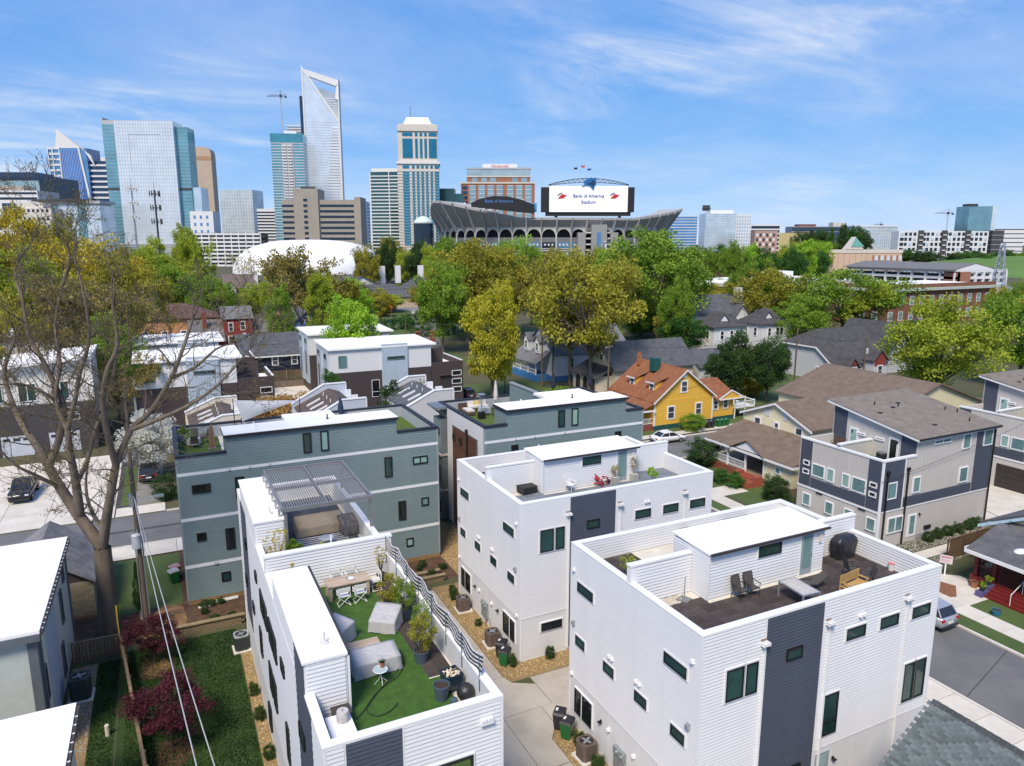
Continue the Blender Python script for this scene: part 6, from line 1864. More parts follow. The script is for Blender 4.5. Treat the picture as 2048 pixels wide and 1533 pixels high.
for i in range(11):
 for z in(1.6,6.2):
  window(t,('y',147,-1),198+i*4.7,200.+i*4.7,z,z+2.8,st_white,glass_blind,fw=.15,trans=(z+1.4,))
for i in range(5):
 for z in(1.6,6.2):
  window(t,('x',196,-1),149+i*4.6,151+i*4.6,z,z+2.8,st_white,glass_blind,fw=.15,trans=(z+1.4,))
t=thing('school','lower brick school wing with low gable and white roofs, behind the treetops','school',(185,205,0))
part(t,'wall',MB().box(188,208,0,262,246,10),school_brick);part(t,'roof',MB().box(188.8,208.8,10,261,245,10.4),white_roof)
part(t,'cornice',MB().box(187.2,207.2,9.2,262.6,208,10.4).box(187.2,208,9.2,188,246,10.4),st_cream);part(t,'band',MB().box(187.6,207.6,6.6,262.4,208,7.2),st_cream)
part(t,'gable',MB().exty([(206,10.4),(222,10.4),(214,13.4)],207.4,209),school_brick)
for i in range(12):
 for z in(1.4,4.6):
  window(t,('y',208,-1),190+i*6,193.4+i*6,z,z+1.9,st_white,glass_blind,fw=.15)
part(t,'roof_plant',MB().box(230,224,10.4,240,232,13.5),st_white)
t=thing('office_building','white framed three storey building with brick bay and grey sloping roof','building',(349,222,0))
t.scale=(1,1,.72)
part(t,'core',MB().box(352,225,0,388,288,14),gl_dark)
for k in range(4):
 part(t,'floor_edge',MB().box(351,224,k*4.6+1.2,389,225,k*4.6+3.),st_white);part(t,'floor_edge',MB().box(351,225,k*4.6+1.2,352,289,k*4.6+3.),st_white)
for i in range(7):
 part(t,'column',MB().box(351+i*6.2,223.7,0,352+i*6.2,225,15),st_white)
for i in range(9):
 part(t,'column',MB().box(350.8,226+i*7.6,0,352,227+i*7.6,15),st_white)
part(t,'brick_bay',MB().box(351,223,0,358,232,15.6),st_brick)
part(t,'gable_wall',MB().exty([(352,15),(380,15),(380,17.5),(366,20.5),(352,17.5)],226,228),st_white)
part(t,'roof',MB().slab([(349,226,17.),(366,226,21),(366,290,21),(349,290,17.)],.5).slab([(383,226,17.),(383,290,17.),(366,290,21),(366,226,21)],.5),roof_grey)
t=thing('warehouse','long tan brick warehouse with pale awnings in the middle distance','warehouse',(300,300,0))
part(t,'wall',MB().box(330,380,0,440,420,9),mat('warehouse_brick',(.33,.18,.12),.85,.1,.2));part(t,'roof',MB().box(331,381,9,439,419,9.4),st_grey)
for i in range(3):
 part(t,'awning',MB().extx([(379,7),(376,4),(379,4)],352+i*12,358+i*12),st_white)
t=thing('warehouse','long low white roofed shed beside the parked cars','warehouse',(260,400,0))
part(t,'wall',MB().box(255,410,0,330,440,7),st_cream);part(t,'roof',MB().box(254,409,7,331,441,8),white_roof)
t=thing('clubhouse','tan clubhouse with dark roofs, white chimneys and white double doors','building',(76,275,0))
tanw=mat('tan_stucco',(.52,.4,.3),.75,.05)
part(t,'wall',MB().box(80,282,0,114,300,6),tanw)
part(t,'roof',hip_roof(MB(),66,276,92,292,4.2,9,.6),roof_slate);part(t,'wall',MB().box(66,276,0,92,292,4),tanw)
part(t,'gable',gable_walls(MB(),92,279,108,300,0,6.4,10.6,'y'),tanw);part(t,'gable_roof',gable_roof(MB(),92,279,108,300,6.5,10.8,'y',.6,.2),roof_slate)
part(t,'gable',gable_walls(MB(),66,292,82,312,0,7.4,11.6,'y'),white_paint);part(t,'gable_roof',gable_roof(MB(),66,292,82,312,7.5,11.8,'y',.6,.2),roof_slate)
part(t,'gable',gable_walls(MB(),110,290,126,310,0,8,12.6,'y'),tanw);part(t,'gable_roof',gable_roof(MB(),110,290,126,310,8.1,12.8,'y',.6,.2),roof_slate)
for x,y in((74,300),(84,300),(92,304),(102,303),(114,306),(120,304)):
 part(t,'chimney',MB().box(x,y,8,x+2,y+2,15.5),white_trim)
part(t,'front_door',MB().box(93.5,278.8,0,98,279,3.8),white_trim)
for u in(94.6,95.9):
 part(t,'pane',MB().box(u,278.7,.8,u+.9,278.8,3.2),glass_black)
# ================================================================ trees
def norm(a):
 return a/np.maximum(1e-9,np.linalg.norm(a,axis=-1,keepdims=True))
def leaf_cloud(r,C,rad_,per,size,tint_c,flat=.75,up=.35,aspect=.62):
 0
 n=len(C)
 k=per
 P=norm(r.normal(size=(n,k,3)))*(r.random((n,k,1))**.45)
 P[...,2]*=flat
 P=C[:,None]+P*rad_[:,None,None]
 P=P.reshape(-1,3)
 N=norm(r.normal(size=P.shape)+np.array([0,0,up]))
 A=norm(np.cross(N,r.normal(size=P.shape)))
 B=np.cross(N,A)
 s=size*r.uniform(.6,1.35,(len(P),1))
 V=np.stack([P-A*s,P+B*s*aspect,P+A*s,P-B*s*aspect],1).reshape(-1,3)
 F=np.arange(len(P)*4).reshape(-1,4)
 T=np.repeat((np.repeat(tint_c,k)+r.normal(0,.16,len(P))).clip(0,1),4)
 return V,F,T
def limb_mesh(segs,k=5):
 0
 S=np.array([(*a,*b,c,d)for a,b,c,d in segs])
 p0,p1,r0,r1=S[:,0:3],S[:,3:6],S[:,6],S[:,7]
 d=norm(p1-p0)
 ref=np.where(np.abs(d[:,2:3])>.9,np.array([[1.,0,0]]),np.array([[0,0,1.]]))
 a=norm(np.cross(d,ref));b=np.cross(d,a)
 t=np.arange(k)*2*np.pi/k
 ring=a[:,None]*np.cos(t)[None,:,None]+b[:,None]*np.sin(t)[None,:,None]
 V=np.concatenate([p0[:,None]+ring*r0[:,None,None],p1[:,None]+ring*r1[:,None,None]],1)
 base=np.arange(len(S))[:,None,None]*2*k
 i=np.arange(k)
 f=np.stack([i,(i+1)%k,k+(i+1)%k,k+i],1)[None]
 return V.reshape(-1,3),(base+f).reshape(-1,4)
def grow(rg,p,d,L,r,lev,maxlev,segs,tips,spread=.75,wob=.22,up=.06,ratio=.68,kids=3):
 n=4 if lev<2 else 3
 st=L/n
 pts=[]
 for i in range(n):
  d=d+np.array([rg.uniform(-wob,wob),rg.uniform(-wob,wob),rg.uniform(-wob,wob)+up])
  d=d/np.linalg.norm(d)
  q=p+d*st
  ra,rb=r*(1-.55*i/n),r*(1-.55*(i+1)/n)
  segs.append((p,q,ra,rb))
  pts.append((q,d.copy(),rb))
  p=q
 if lev>=maxlev-1:
  tips.append(p)
 if lev>=maxlev:
  return
 for c in range(kids):
  q,dd,rr=pts[-1]if c==0 else pts[rg.randrange(1 if lev else 1,n)]
  ax=np.array([rg.gauss(0,1),rg.gauss(0,1),rg.gauss(0,.7)])
  ax=ax-dd*ax.dot(dd);ax/=np.linalg.norm(ax)
  an=spread*rg.uniform(.55,1.15)*(.55 if c==0 else 1)
  nd=dd*math.cos(an)+ax*math.sin(an)
  grow(rg,q,nd,L*ratio*rg.uniform(.75,1.15),rr*(.8 if c==0 else .62),lev+1,maxlev,segs,tips,spread,wob,up,ratio,kids)
bark=mat('bark',(.095,.075,.055),.95,.3,3,bump=.8,bscale=14,stretch=(1,1,.3),col2=(.17,.14,.105))
bark_dark=mat('bark_dark',(.045,.036,.028),.95,.3,2,bump=.6,bscale=10)
twig_m=mat('twig',(.115,.09,.066),.95,.2,3)
def make_crown(kind,seed):
 r=np.random.default_rng(seed);rg=random.Random(seed)
 segs=[]
 if kind in('round','oval','oak','bush','spire','cone'):
  nc={'round':135,'oval':125,'oak':105,'bush':70,'spire':80,'cone':110}[kind]
  per={'round':165,'oval':160,'oak':150,'bush':150,'spire':120,'cone':130}[kind]
  u=norm(r.normal(size=(nc,3)))
  rr=r.uniform(.45,1.,(nc,1))**.6
  C=u*rr
  lump=1+.22*np.sin(u[:,:1]*4.1+seed)*np.sin(u[:,1:2]*3.7+2*seed)+r.normal(0,.06,(nc,1))
  C=C*lump
  if kind=='round':cz,hz,hr,cr=.62,.36,.44,.105
  elif kind=='oval':cz,hz,hr,cr=.58,.41,.33,.095
  elif kind=='oak':cz,hz,hr,cr=.66,.3,.5,.1
  elif kind=='bush':cz,hz,hr,cr=.48,.5,.48,.16
  elif kind=='spire':cz,hz,hr,cr=.52,.47,.2,.09
  else:cz,hz,hr,cr=.54,.46,.34,.085
  C[:,2]=cz+C[:,2]*hz
  C[:,:2]*=hr
  if kind=='cone':
   C[:,:2]*=(1.15-C[:,2:3])*1.25
  if kind=='oak':
   C[:,2]+=.05*np.sin(C[:,0]*14+seed)
   C=C[r.random(nc)>.12]
  C[:,2]=np.maximum(C[:,2],.1 if kind=='bush' else .2)
  n=len(C)
  R=cr*r.uniform(.65,1.3,n)
  tint=r.uniform(.1,.9,n)
  V,F,T=leaf_cloud(r,C,R,per,.0125 if kind!='bush' else .02,tint,flat=.7)
  if kind!='bush':
   top=cz-hz*.35
   p=np.array([0,0,0.])
   tp=np.array([rg.uniform(-.02,.02),rg.uniform(-.02,.02),top])
   segs.append((p,p+(tp-p)*.08,.034,.022));segs.append((p+(tp-p)*.08,p+(tp-p)*.5,.022,.018));segs.append((p+(tp-p)*.5,tp,.018,.012))
   for i in rg.sample(range(n),min(n,34)):
    a=p+(tp-p)*rg.uniform(.45,1.)
    c=C[i]
    m=a*.5+c*.5+np.array([0,0,-.03])
    segs.append((a,m,.0095,.006));segs.append((m,c,.006,.002))
  else:
   for i in rg.sample(range(n),14):
    segs.append((np.array([0,0,0.]),C[i],.012,.004))
 else:
  tips=[]
  base=np.array([0,0,0.])
  d=np.array([0,0,1.])
  segs.append((base,base+d*.14,.024,.018));segs.append((base+d*.14,base+d*.28,.018,.015))
  for k in range(5):
   an=k*2*math.pi/5+rg.uniform(-.4,.4)
   dd=np.array([math.cos(an)*.62,math.sin(an)*.62,1.]);dd/=np.linalg.norm(dd)
   grow(rg,base+d*(.2+.08*rg.random()),dd,.27,.0095,1,5,segs,tips,.72,.2,.05,.7,3)
  T_=np.array(tips)
  if kind=='bare':
   T_=T_[r.random(len(T_))<.55]
  tint=r.uniform(0,1,len(T_))
  V,F,T=leaf_cloud(r,T_,np.full(len(T_),.045),5 if kind=='bare' else 16,.01 if kind=='bare' else .0125,tint)
 Vt,Ft=limb_mesh(segs,5 if kind not in('bare','sparse')else 4)
 return mesh_np('crown',V,F,bark,T),mesh_np('trunk',Vt,Ft,bark)
PAL={'lime':((.236,.325,.024),(.472,.531,.059)),'green':((.118,.224,.021),(.271,.401,.042)),'bright':((.189,.366,.021),(.389,.602,.053)),'yellow':((.366,.366,.024),(.637,.59,.059)),'olive':((.242,.242,.026),(.437,.401,.053)),'gold':((.342,.283,.021),(.59,.484,.047)),'dark':((.029,.1,.019),(.094,.224,.038)),'ever':((.028,.065,.019),(.077,.142,.035)),'khaki':((.224,.195,.053),(.401,.33,.1)),'plum':((.053,.012,.021),(.153,.035,.053)),'pink':((.531,.189,.271),(.826,.425,.496)),'cream':((.614,.614,.448),(.85,.85,.85)),'copper':((.354,.201,.053),(.614,.401,.142)),}
CROWN={}
def tree(kind,pal,x,y,h,w,label,seed=1,group=None,name='tree',cat='tree',z=0.0):
 key=(kind,seed%3)
 if key not in CROWN:
  CROWN[key]=make_crown(kind,sum(map(ord,kind))*7+seed%3*31)
 a,b=CROWN[key]
 t=thing(name,label,cat,(x,y,z),RNG.uniform(0,6.28),group,local=True,scale=(w,w,h))
 for nm,me,m in(('crown',a,leafmat('leaf_'+pal,*PAL[pal])),('trunk' if cat=='tree' else 'stem',b,twig_m if kind in('bare','sparse')else(bark_dark if pal in('dark','ever','plum')else bark))):
  o=link(nm,me,t)
  o.material_slots[0].link='OBJECT'
  o.material_slots[0].material=m
 return t
TREES=[('oval','bright',27.6,118.3,15.9,12.3,'bright green tree with a dark ivy trunk among the white roofs',1),('oval','yellow',47.1,104.5,18.4,11.9,'tall yellow green tree beside the far street',2),('oak','olive',64.6,102.7,23.5,19.7,'tall olive leaved oak with bare trunk behind the grey block',0),('oak','olive',64.9,109.9,23.9,15.,'slimmer olive oak left of its taller twin, thin trunk',1),('round','green',111.,145.3,25.6,28.,'broad deep green tree behind the round dark tree',1),('round','dark',99.,121.1,10.4,11.4,'round dark glossy tree left of the white hip roofed houses',0),('round','ever',83.1,91.4,7.,6.6,'dark evergreen tree behind the yellow house',1),('bush','gold',86.9,88.7,4.8,5.9,'golden flowering bush behind the yellow house',1,'bush','bush'),('round','ever',82.8,87.7,10.7,8.,'dark evergreen in front of the white hip roofed houses, left one',2),('round','ever',85.2,83.2,10.8,7.4,'dark evergreen in front of the white hip roofed houses, right one',0),('round','lime',106.8,69.5,16.2,17.,'big round yellow green tree behind the tan shed roof',2),('round','green',134.9,73.4,16.1,16.5,'big green tree at the right edge',0),('oak','green',148.8,122.3,19.3,27.3,'wide green oak in front of the brick school',2),('sparse','lime',149.9,116.3,16.6,17.7,'half bare lime green tree in front of the brick school',1),('oak','olive',140.1,137.7,18.4,19.2,'thin olive tree left of the brick school, behind the white houses',1),('round','green',131.1,119.8,12.3,14.9,'green tree between the white houses and the school oak',2),('round','olive',70.5,171.4,24.4,24.4,'large olive tree with round top left of centre',1),('round','green',57.7,155.4,21.3,13.7,'green tree at the left of the large olive tree',0),('round','olive',85.5,180.8,22.6,20.8,'olive tree behind the tall yellow green tree',2),('round','bright',133.,268.9,27.4,22.9,'bright green tree in front of the stadium',0),('oval','green',119.3,231.1,24.4,12.6,'narrow green tree in front of the stadium arches',2),('sparse','khaki',91.9,166.6,22.7,15.8,'half bare brown tree left of the twin oaks',0),('round','lime',134.7,201.4,22.9,20.,'lime tree in front of the stadium gate',1),('round','green',126.4,172.1,27.4,30.6,'wide green tree right of the stadium gate',2),('round','bright',44.6,189.5,15.,13.2,'bright green tree beside the clubhouse',1),('bush','plum',68.8,244.5,6.7,6.9,'plum coloured shrub on the clubhouse roof edge',1,'bush','bush'),('oval','pink',21.5,156.3,10.9,4.7,'pink blossom tree beside the blue house',1),('sparse','khaki',29.4,174.7,25.2,22.4,'wide half bare tree in front of the dome',0),('sparse','olive',37.8,181.7,19.8,18.7,'half bare olive tree right of the dome centre',1),('bare','khaki',24.,244.,24.5,20.7,'bare grey tree in front of the left end of the dome',1),('oval','lime',31.6,162.5,18.7,10.,'lime tree in front of the dome behind the blue house',0),('round','green',12.4,199.6,15.9,14.1,'green tree between the two brick rowhouses',1),('round','olive',77.,296.1,24.4,12.5,'olive tree at the right end of the dome',0),('oval','green',20.7,145.6,16.6,7.8,'green tree left of the blue house',1),('round','cream',-2.2,84.5,7.,7.,'white dogwood in full blossom beside the grey block',2),('bush','copper',13.9,96.3,5.4,9.6,'copper leaved bush behind the shade sail',1,'bush','bush'),('bush','ever',27.3,89.,7.2,7.,'dark green shrub tree between the rowhouses',0,'bush','bush'),('oval','dark',20.3,99.1,7.5,4.1,'dark shrub at the foot of the bright green tree',1,'bush','bush'),('bush','ever',54.4,62.,3.,3.9,'tall dark clipped bush at the porch corner of the cream house',1,'bush','bush'),('bush','ever',53.1,49.8,2.5,2.7,'round clipped bush on the lawn of the cream house',2,'bush','bush'),('bush','dark',52.2,54.4,1.6,2.,'low green bush beside the brick red steps',0,'bush','bush'),('bush','dark',51.9,56.3,1.5,1.8,'dark hedge end below the porch of the cream house',1,'bush','bush'),('bush','green',63.4,74.6,2.4,3.3,'spreading juniper against the yellow house',1,'bush','bush'),('bush','ever',-1.2,76.2,2.6,2.4,'dark shrub at the corner of the grey block across the street',1,'bush','bush'),('round','lime',-24.5,178.6,23.2,19.8,'bright yellow green tree crown at the left edge',1),('round','gold',-34.3,250.,33.2,23.3,'golden tree top below the white flats, far left',2),('round','gold',-13.6,190.,26.,22.9,'golden olive tree left of the brick rowhouses',0),('round','olive',-6.3,158.6,21.9,15.5,'olive tree beside the left brick rowhouse',1),('sparse','khaki',-15.2,124.,21.2,18.9,'wide half bare brown tree behind the white shed roofs',0),('sparse','khaki',-6.3,125.3,19.6,14.5,'half bare brown tree above the peach building',1),('sparse','olive',-17.9,114.2,20.3,11.9,'half bare tree at the left edge behind the big oak',2),('round','green',-6.7,114.4,14.6,8.3,'green tree behind the phone pole on the left',2),('sparse','khaki',-3.,103.7,11.5,7.7,'bare brushy tree below the peach building',0),('round','olive',-31.1,304.,33.1,16.2,'olive tree top below the low glass block',1),('oval','lime',11.8,361.,32.,16.,'lime tree in front of the great glass tower',1),('sparse','lime',10.5,272.7,29.5,17.3,'feathery lime tree in front of the parking deck',2),('round','lime',-1.8,267.6,22.1,21.6,'yellow green tree above the brick rowhouse roofs',2),('round','green',3.8,242.7,18.6,18.3,'green tree behind the left brick rowhouse',0),('round','green',147.1,150.9,20.5,15.3,'green tree in front of the long tan warehouse',1),('oval','yellow',51.3,108.5,19.1,5.,'small yellow tree at the street bend',0),('round','ever',100.9,95.6,6.9,3.6,'small dark tree beside the right white house',1),('round','dark',366.8,409.3,22.9,22.2,0,2),('round','dark',321.5,388.5,22.,23.2,0,0),('round','green',271.6,291.1,19.6,13.6,0,0),('round','green',413.1,392.6,22.3,16.8,0,1),('round','lime',349.9,329.3,25.8,18.2,0,0),('round','green',449.8,395.4,26.7,24.2,0,0),('round','lime',346.9,382.5,17.,19.3,0,0),('round','lime',436.1,387.3,19.2,25.8,0,1),('round','green',265.6,285.8,25.,11.5,0,1),('round','dark',279.9,279.1,21.7,15.9,0,1),('oval','bright',366.8,378.9,23.4,18.9,0,0),('oval','bright',431.2,378.8,26.4,22.9,0,0),('round','dark',283.6,264.6,23.5,14.4,0,0),('round','lime',309.4,304.7,18.5,12.4,0,1),('oval','bright',333.8,341.1,18.3,14.9,0,2),('oval','bright',301.,274.4,25.9,17.9,0,1),('round','dark',410.8,406.3,16.7,19.,0,2),('round','green',264.4,289.2,23.8,11.8,0,0),('oval','bright',456.4,398.1,25.,16.,0,2),('round','olive',269.3,325.1,20.2,14.3,0,2),('round','olive',351.7,407.7,16.4,21.3,0,1),('round','lime',327.3,381.5,19.4,23.1,0,1),('round','green',301.9,347.2,23.1,12.9,0,0),('round','olive',374.5,334.6,20.7,14.5,0,1),('oval','bright',284.9,294.5,24.,14.1,0,1),('round','dark',347.6,306.8,21.,16.3,0,0),('round','ever',556.2,491.6,32.7,26.9,1,1),('cone','dark',605.,507.6,41.3,21.,1,2),('round','ever',644.8,519.6,39.3,30.9,1,1),('cone','dark',610.3,547.9,32.7,24.4,1,1),('cone','dark',602.,531.9,38.9,24.2,1,1),('round','ever',563.2,497.6,37.4,28.1,1,0),('cone','dark',534.1,458.4,36.4,19.1,1,0),('cone','ever',641.1,516.5,31.6,24.,1,2),('cone','dark',617.2,505.9,39.9,27.3,1,2),('round','ever',544.8,479.,34.8,26.2,1,0),('cone','ever',529.,476.3,35.8,23.3,1,2),('cone','ever',557.1,464.1,39.9,21.2,1,0),('cone','ever',573.5,520.7,31.,23.2,1,1),('round','ever',537.8,469.1,33.6,16.3,1,2),('round','ever',547.,505.8,36.8,19.8,1,0),('cone','dark',628.7,506.9,37.7,17.7,1,0),('round','green',895.4,554.,15.9,28.1,2,0),('round','green',750.1,482.6,15.5,23.6,2,0),('round','ever',661.6,428.9,17.1,17.8,2,0),('round','green',762.2,435.9,15.2,20.9,2,2),('round','ever',694.6,483.,15.3,26.5,2,1),('round','dark',738.8,463.9,16.4,24.7,2,0),('round','ever',715.8,436.7,14.9,19.6,2,0),('round','green',725.8,400.7,18.3,24.7,2,0),('round','dark',667.,399.4,14.3,17.6,2,0),('round','green',813.4,587.1,14.2,24.2,2,0),('round','dark',712.9,448.1,14.,24.,2,1),('round','ever',937.9,510.9,14.5,30.9,2,0),('round','dark',757.8,440.9,17.8,22.5,2,1),('round','ever',837.5,520.4,15.4,23.8,2,2),('round','dark',812.2,582.3,16.8,26.3,2,2),('round','ever',754.8,517.2,16.1,27.6,2,2),('round','ever',921.4,507.5,13.5,30.5,2,1),('round','green',783.1,465.9,14.3,27.4,2,0),('round','olive',196.7,106.3,12.6,8.5,3,1),('round','olive',214.,123.8,12.2,10.2,3,1),('oval','green',164.7,95.2,14.7,9.,3,0),('round','olive',165.5,89.6,14.1,8.1,3,2),('round','olive',169.6,90.4,13.1,8.4,3,0),('round','green',266.2,147.,7.1,9.4,3,1),('oval','green',212.8,114.1,14.5,10.1,3,0),('round','green',205.5,113.4,15.3,7.2,3,0),('round','olive',256.6,149.7,8.9,13.6,3,0),('round','green',216.3,121.7,13.2,10.5,3,2),('round','olive',231.3,124.1,13.7,9.1,3,2),('oval','green',183.5,104.7,11.9,8.7,3,0),('cone','ever',141.4,460.7,18.8,16.,4,0),('oval','lime',111.2,315.9,24.,10.1,4,1),('round','green',144.,381.4,27.1,18.6,4,1),('round','ever',111.9,330.4,23.4,16.5,4,2),('round','green',164.8,444.3,23.6,21.4,4,1),('round','ever',155.4,373.3,26.6,18.9,4,0),('round','ever',140.6,346.9,24.,16.9,4,2),('oval','lime',150.7,353.4,24.,16.4,4,1),('round','olive',201.6,434.5,23.9,13.7,4,0),('round','ever',116.8,343.8,26.3,10.2,4,0),('round','olive',134.9,301.4,23.3,14.4,4,1),('oval','lime',163.4,365.1,21.7,14.7,4,0),('round','ever',109.8,377.8,25.9,13.8,4,1),('round','ever',155.3,416.5,26.5,19.8,4,2),('round','ever',116.1,435.8,18.6,15.5,4,1),('round','green',176.6,438.7,20.5,17.7,4,0),('oval','lime',108.6,341.3,21.6,15.2,4,0),('round','green',165.7,438.4,20.8,18.9,4,2),('oval','lime',126.8,316.4,25.6,12.,4,2),('round','olive',134.,458.5,25.2,19.7,4,2),('cone','ever',112.,322.6,19.5,9.5,4,2),('round','olive',130.1,443.2,27.3,20.6,4,2),('round','lime',253.2,317.8,17.7,15.7,5,0),('round','lime',157.,310.3,20.8,12.4,5,0),('round','green',151.3,266.9,20.6,12.6,5,0),('round','green',173.9,320.,19.3,15.7,5,0),('round','lime',194.,260.9,21.8,17.6,5,0),('round','olive',174.,313.9,21.7,16.5,5,2),('round','lime',215.1,330.,20.8,13.7,5,2),('round','lime',199.,255.4,17.9,14.6,5,1),('round','green',191.1,258.4,21.1,13.6,5,2),('round','green',224.6,353.6,17.4,21.3,5,2),('round','green',191.6,334.3,19.1,15.3,5,1),('round','lime',216.8,279.,21.6,17.5,5,2),('round','green',232.3,297.4,18.5,18.6,5,1),('round','green',237.4,315.4,18.2,21.1,5,2),('oval','green',-32.1,292.9,18.,13.7,6,0),('round','olive',-42.3,323.7,23.6,17.7,6,0),('round','green',.9,263.6,20.9,10.1,6,0),('round','olive',-19.5,267.8,23.9,17.3,6,2),('oval','green',-42.5,303.4,24.4,13.8,6,2),('round','lime',-1.6,284.9,25.5,15.3,6,2),('round','lime',-20.1,285.1,16.8,17.1,6,1),('oval','green',13.1,322.8,21.1,16.8,6,2),('round','lime',-14.2,279.8,16.5,15.3,6,1),('sparse','khaki',-59.,380.4,14.,13.5,6,1),('sparse','khaki',9.6,297.1,22.2,13.3,6,0),('round','olive',-13.3,302.3,22.6,18.,6,1),('round','lime',4.1,264.,19.8,17.5,6,1),('oval','green',-30.7,334.1,25.,14.3,6,0),('round','lime',-34.7,426.,15.6,18.9,6,1),('oval','green',-6.2,392.1,14.5,22.1,6,1),('sparse','khaki',-51.,311.1,21.,16.,6,1),('round','gold',-33.2,335.5,26.4,15.1,6,1),('round','green',-4.4,393.7,21.2,26.7,6,2),('round','green',-6.,319.,20.3,19.7,6,2),('round','gold',-4.5,270.8,21.2,12.4,6,0),('round','olive',-10.8,329.7,16.2,21.7,6,0),('sparse','olive',51.4,207.2,15.,7.4,7,1),('sparse','olive',52.1,264.9,6.5,13.1,7,0),('round','lime',49.5,306.6,3.3,11.8,7,2),('round','lime',31.1,227.,16.4,9.3,7,2),('round','green',51.1,209.6,11.9,9.,7,2),('sparse','olive',32.2,295.3,13.,11.4,7,2),('sparse','khaki',66.4,275.3,12.4,13.2,7,0),('sparse','khaki',45.,261.1,9.,12.2,7,1),('round','lime',25.,237.3,12.1,10.6,7,1),('sparse','olive',20.2,259.4,7.4,10.1,7,0),('sparse','khaki',30.2,255.9,10.4,11.3,7,1),('sparse','khaki',39.5,209.9,11.6,10.3,7,1),('round','green',124.1,247.2,4.2,14.,8,2),('sparse','khaki',129.,243.8,12.6,16.8,8,1),('round','olive',62.7,225.4,10.4,10.3,8,1),('round','olive',106.,247.8,10.5,13.6,8,0),('round','olive',80.1,215.9,9.2,10.8,8,0),('sparse','khaki',102.3,197.3,8.1,14.,8,2),('sparse','khaki',82.1,219.9,15.5,13.6,8,2),('round','olive',77.8,191.8,9.5,14.,8,2),('round','lime',73.7,261.6,6.5,18.6,8,0),('round','lime',92.7,247.,12.5,14.6,8,0),('round','olive',82.6,234.2,12.8,16.1,8,0),('round','green',74.6,193.4,15.6,12.4,8,1),('round','olive',107.4,254.6,10.2,12.9,8,0),('round','olive',100.6,255.3,13.8,12.,8,0),('sparse','khaki',230.6,216.3,10.2,14.8,9,2),('round','olive',161.7,186.9,11.4,14.7,9,1),('round','olive',193.6,174.8,8.1,14.,9,0),('round','olive',197.,220.8,3.4,13.8,9,2),('round','olive',195.5,215.7,7.2,15.3,9,1),('round','lime',152.7,178.5,7.4,8.9,9,1),('round','green',155.6,162.2,7.3,13.3,9,1),('round','green',186.2,202.3,7.8,11.2,9,0),('round','green',150.1,142.8,14.9,10.4,9,1),('round','green',206.1,228.7,10.2,17.,9,2),('round','lime',201.9,227.9,8.2,17.6,9,0),('round','olive',189.8,211.3,7.5,11.5,9,1),('sparse','khaki',230.7,218.5,8.8,14.6,9,2),('round','olive',158.4,171.5,13.2,10.2,9,1),('oval','green',117.2,160.4,4.9,9.4,10,1),('round','green',111.6,155.4,8.1,8.5,10,2),('round','green',92.4,166.7,7.5,10.1,10,2),('round','green',98.2,122.5,17.,8.5,10,1),('round','olive',100.9,126.9,12.3,8.5,10,0),('round','olive',117.9,162.4,12.3,11.4,10,1),('round','olive',84.9,132.4,15.9,10.5,10,1),('round','green',141.1,180.5,7.4,11.7,10,1),('oval','green',86.5,130.4,13.9,8.4,10,0),('oval','green',124.8,172.2,8.1,9.,10,0),]
ROWS=[('trees between the stadium and the hotel','between stadium and tan hotel'),('pines behind the hotel','behind the tan hotel'),('trees above the green field','above the green field'),('trees beyond the school','beyond the brick school'),('trees below the stadium','below the stadium, left side'),('trees below the stadium gate','below the stadium gate'),('trees below the left towers','below the left towers'),('trees in front of the dome','before the white dome'),('trees by the clubhouse','near the clubhouse'),('trees around the school','around the brick school'),('trees behind the yellow house','behind the yellow house')]
ORD='first second third fourth fifth sixth seventh eighth ninth tenth eleventh twelfth thirteenth fourteenth fifteenth sixteenth seventeenth eighteenth nineteenth twentieth'.split()
ORD+=['twenty '+w for w in ORD[:9]]
LOOK={'ever':'dark evergreen','khaki':'brownish half bare','dark':'dark green','gold':'golden','lime':'yellow green','bright':'bright green'}
for q in TREES:
 if isinstance(q[6],int):
  row_=sorted((p for p in TREES if p[6]==q[6]),key=lambda p:math.atan2(p[2],p[3]))
  g_,tl_=ROWS[q[6]]
  tree(*q[:6],LOOK.get(q[1],q[1])+' tree, '+ORD[row_.index(q)]+' from the left of those '+tl_,q[7],g_)
 else:
  tree(*q[:8],None,*(q[9:10]or('tree',)),*(q[8:9]or('tree',)))
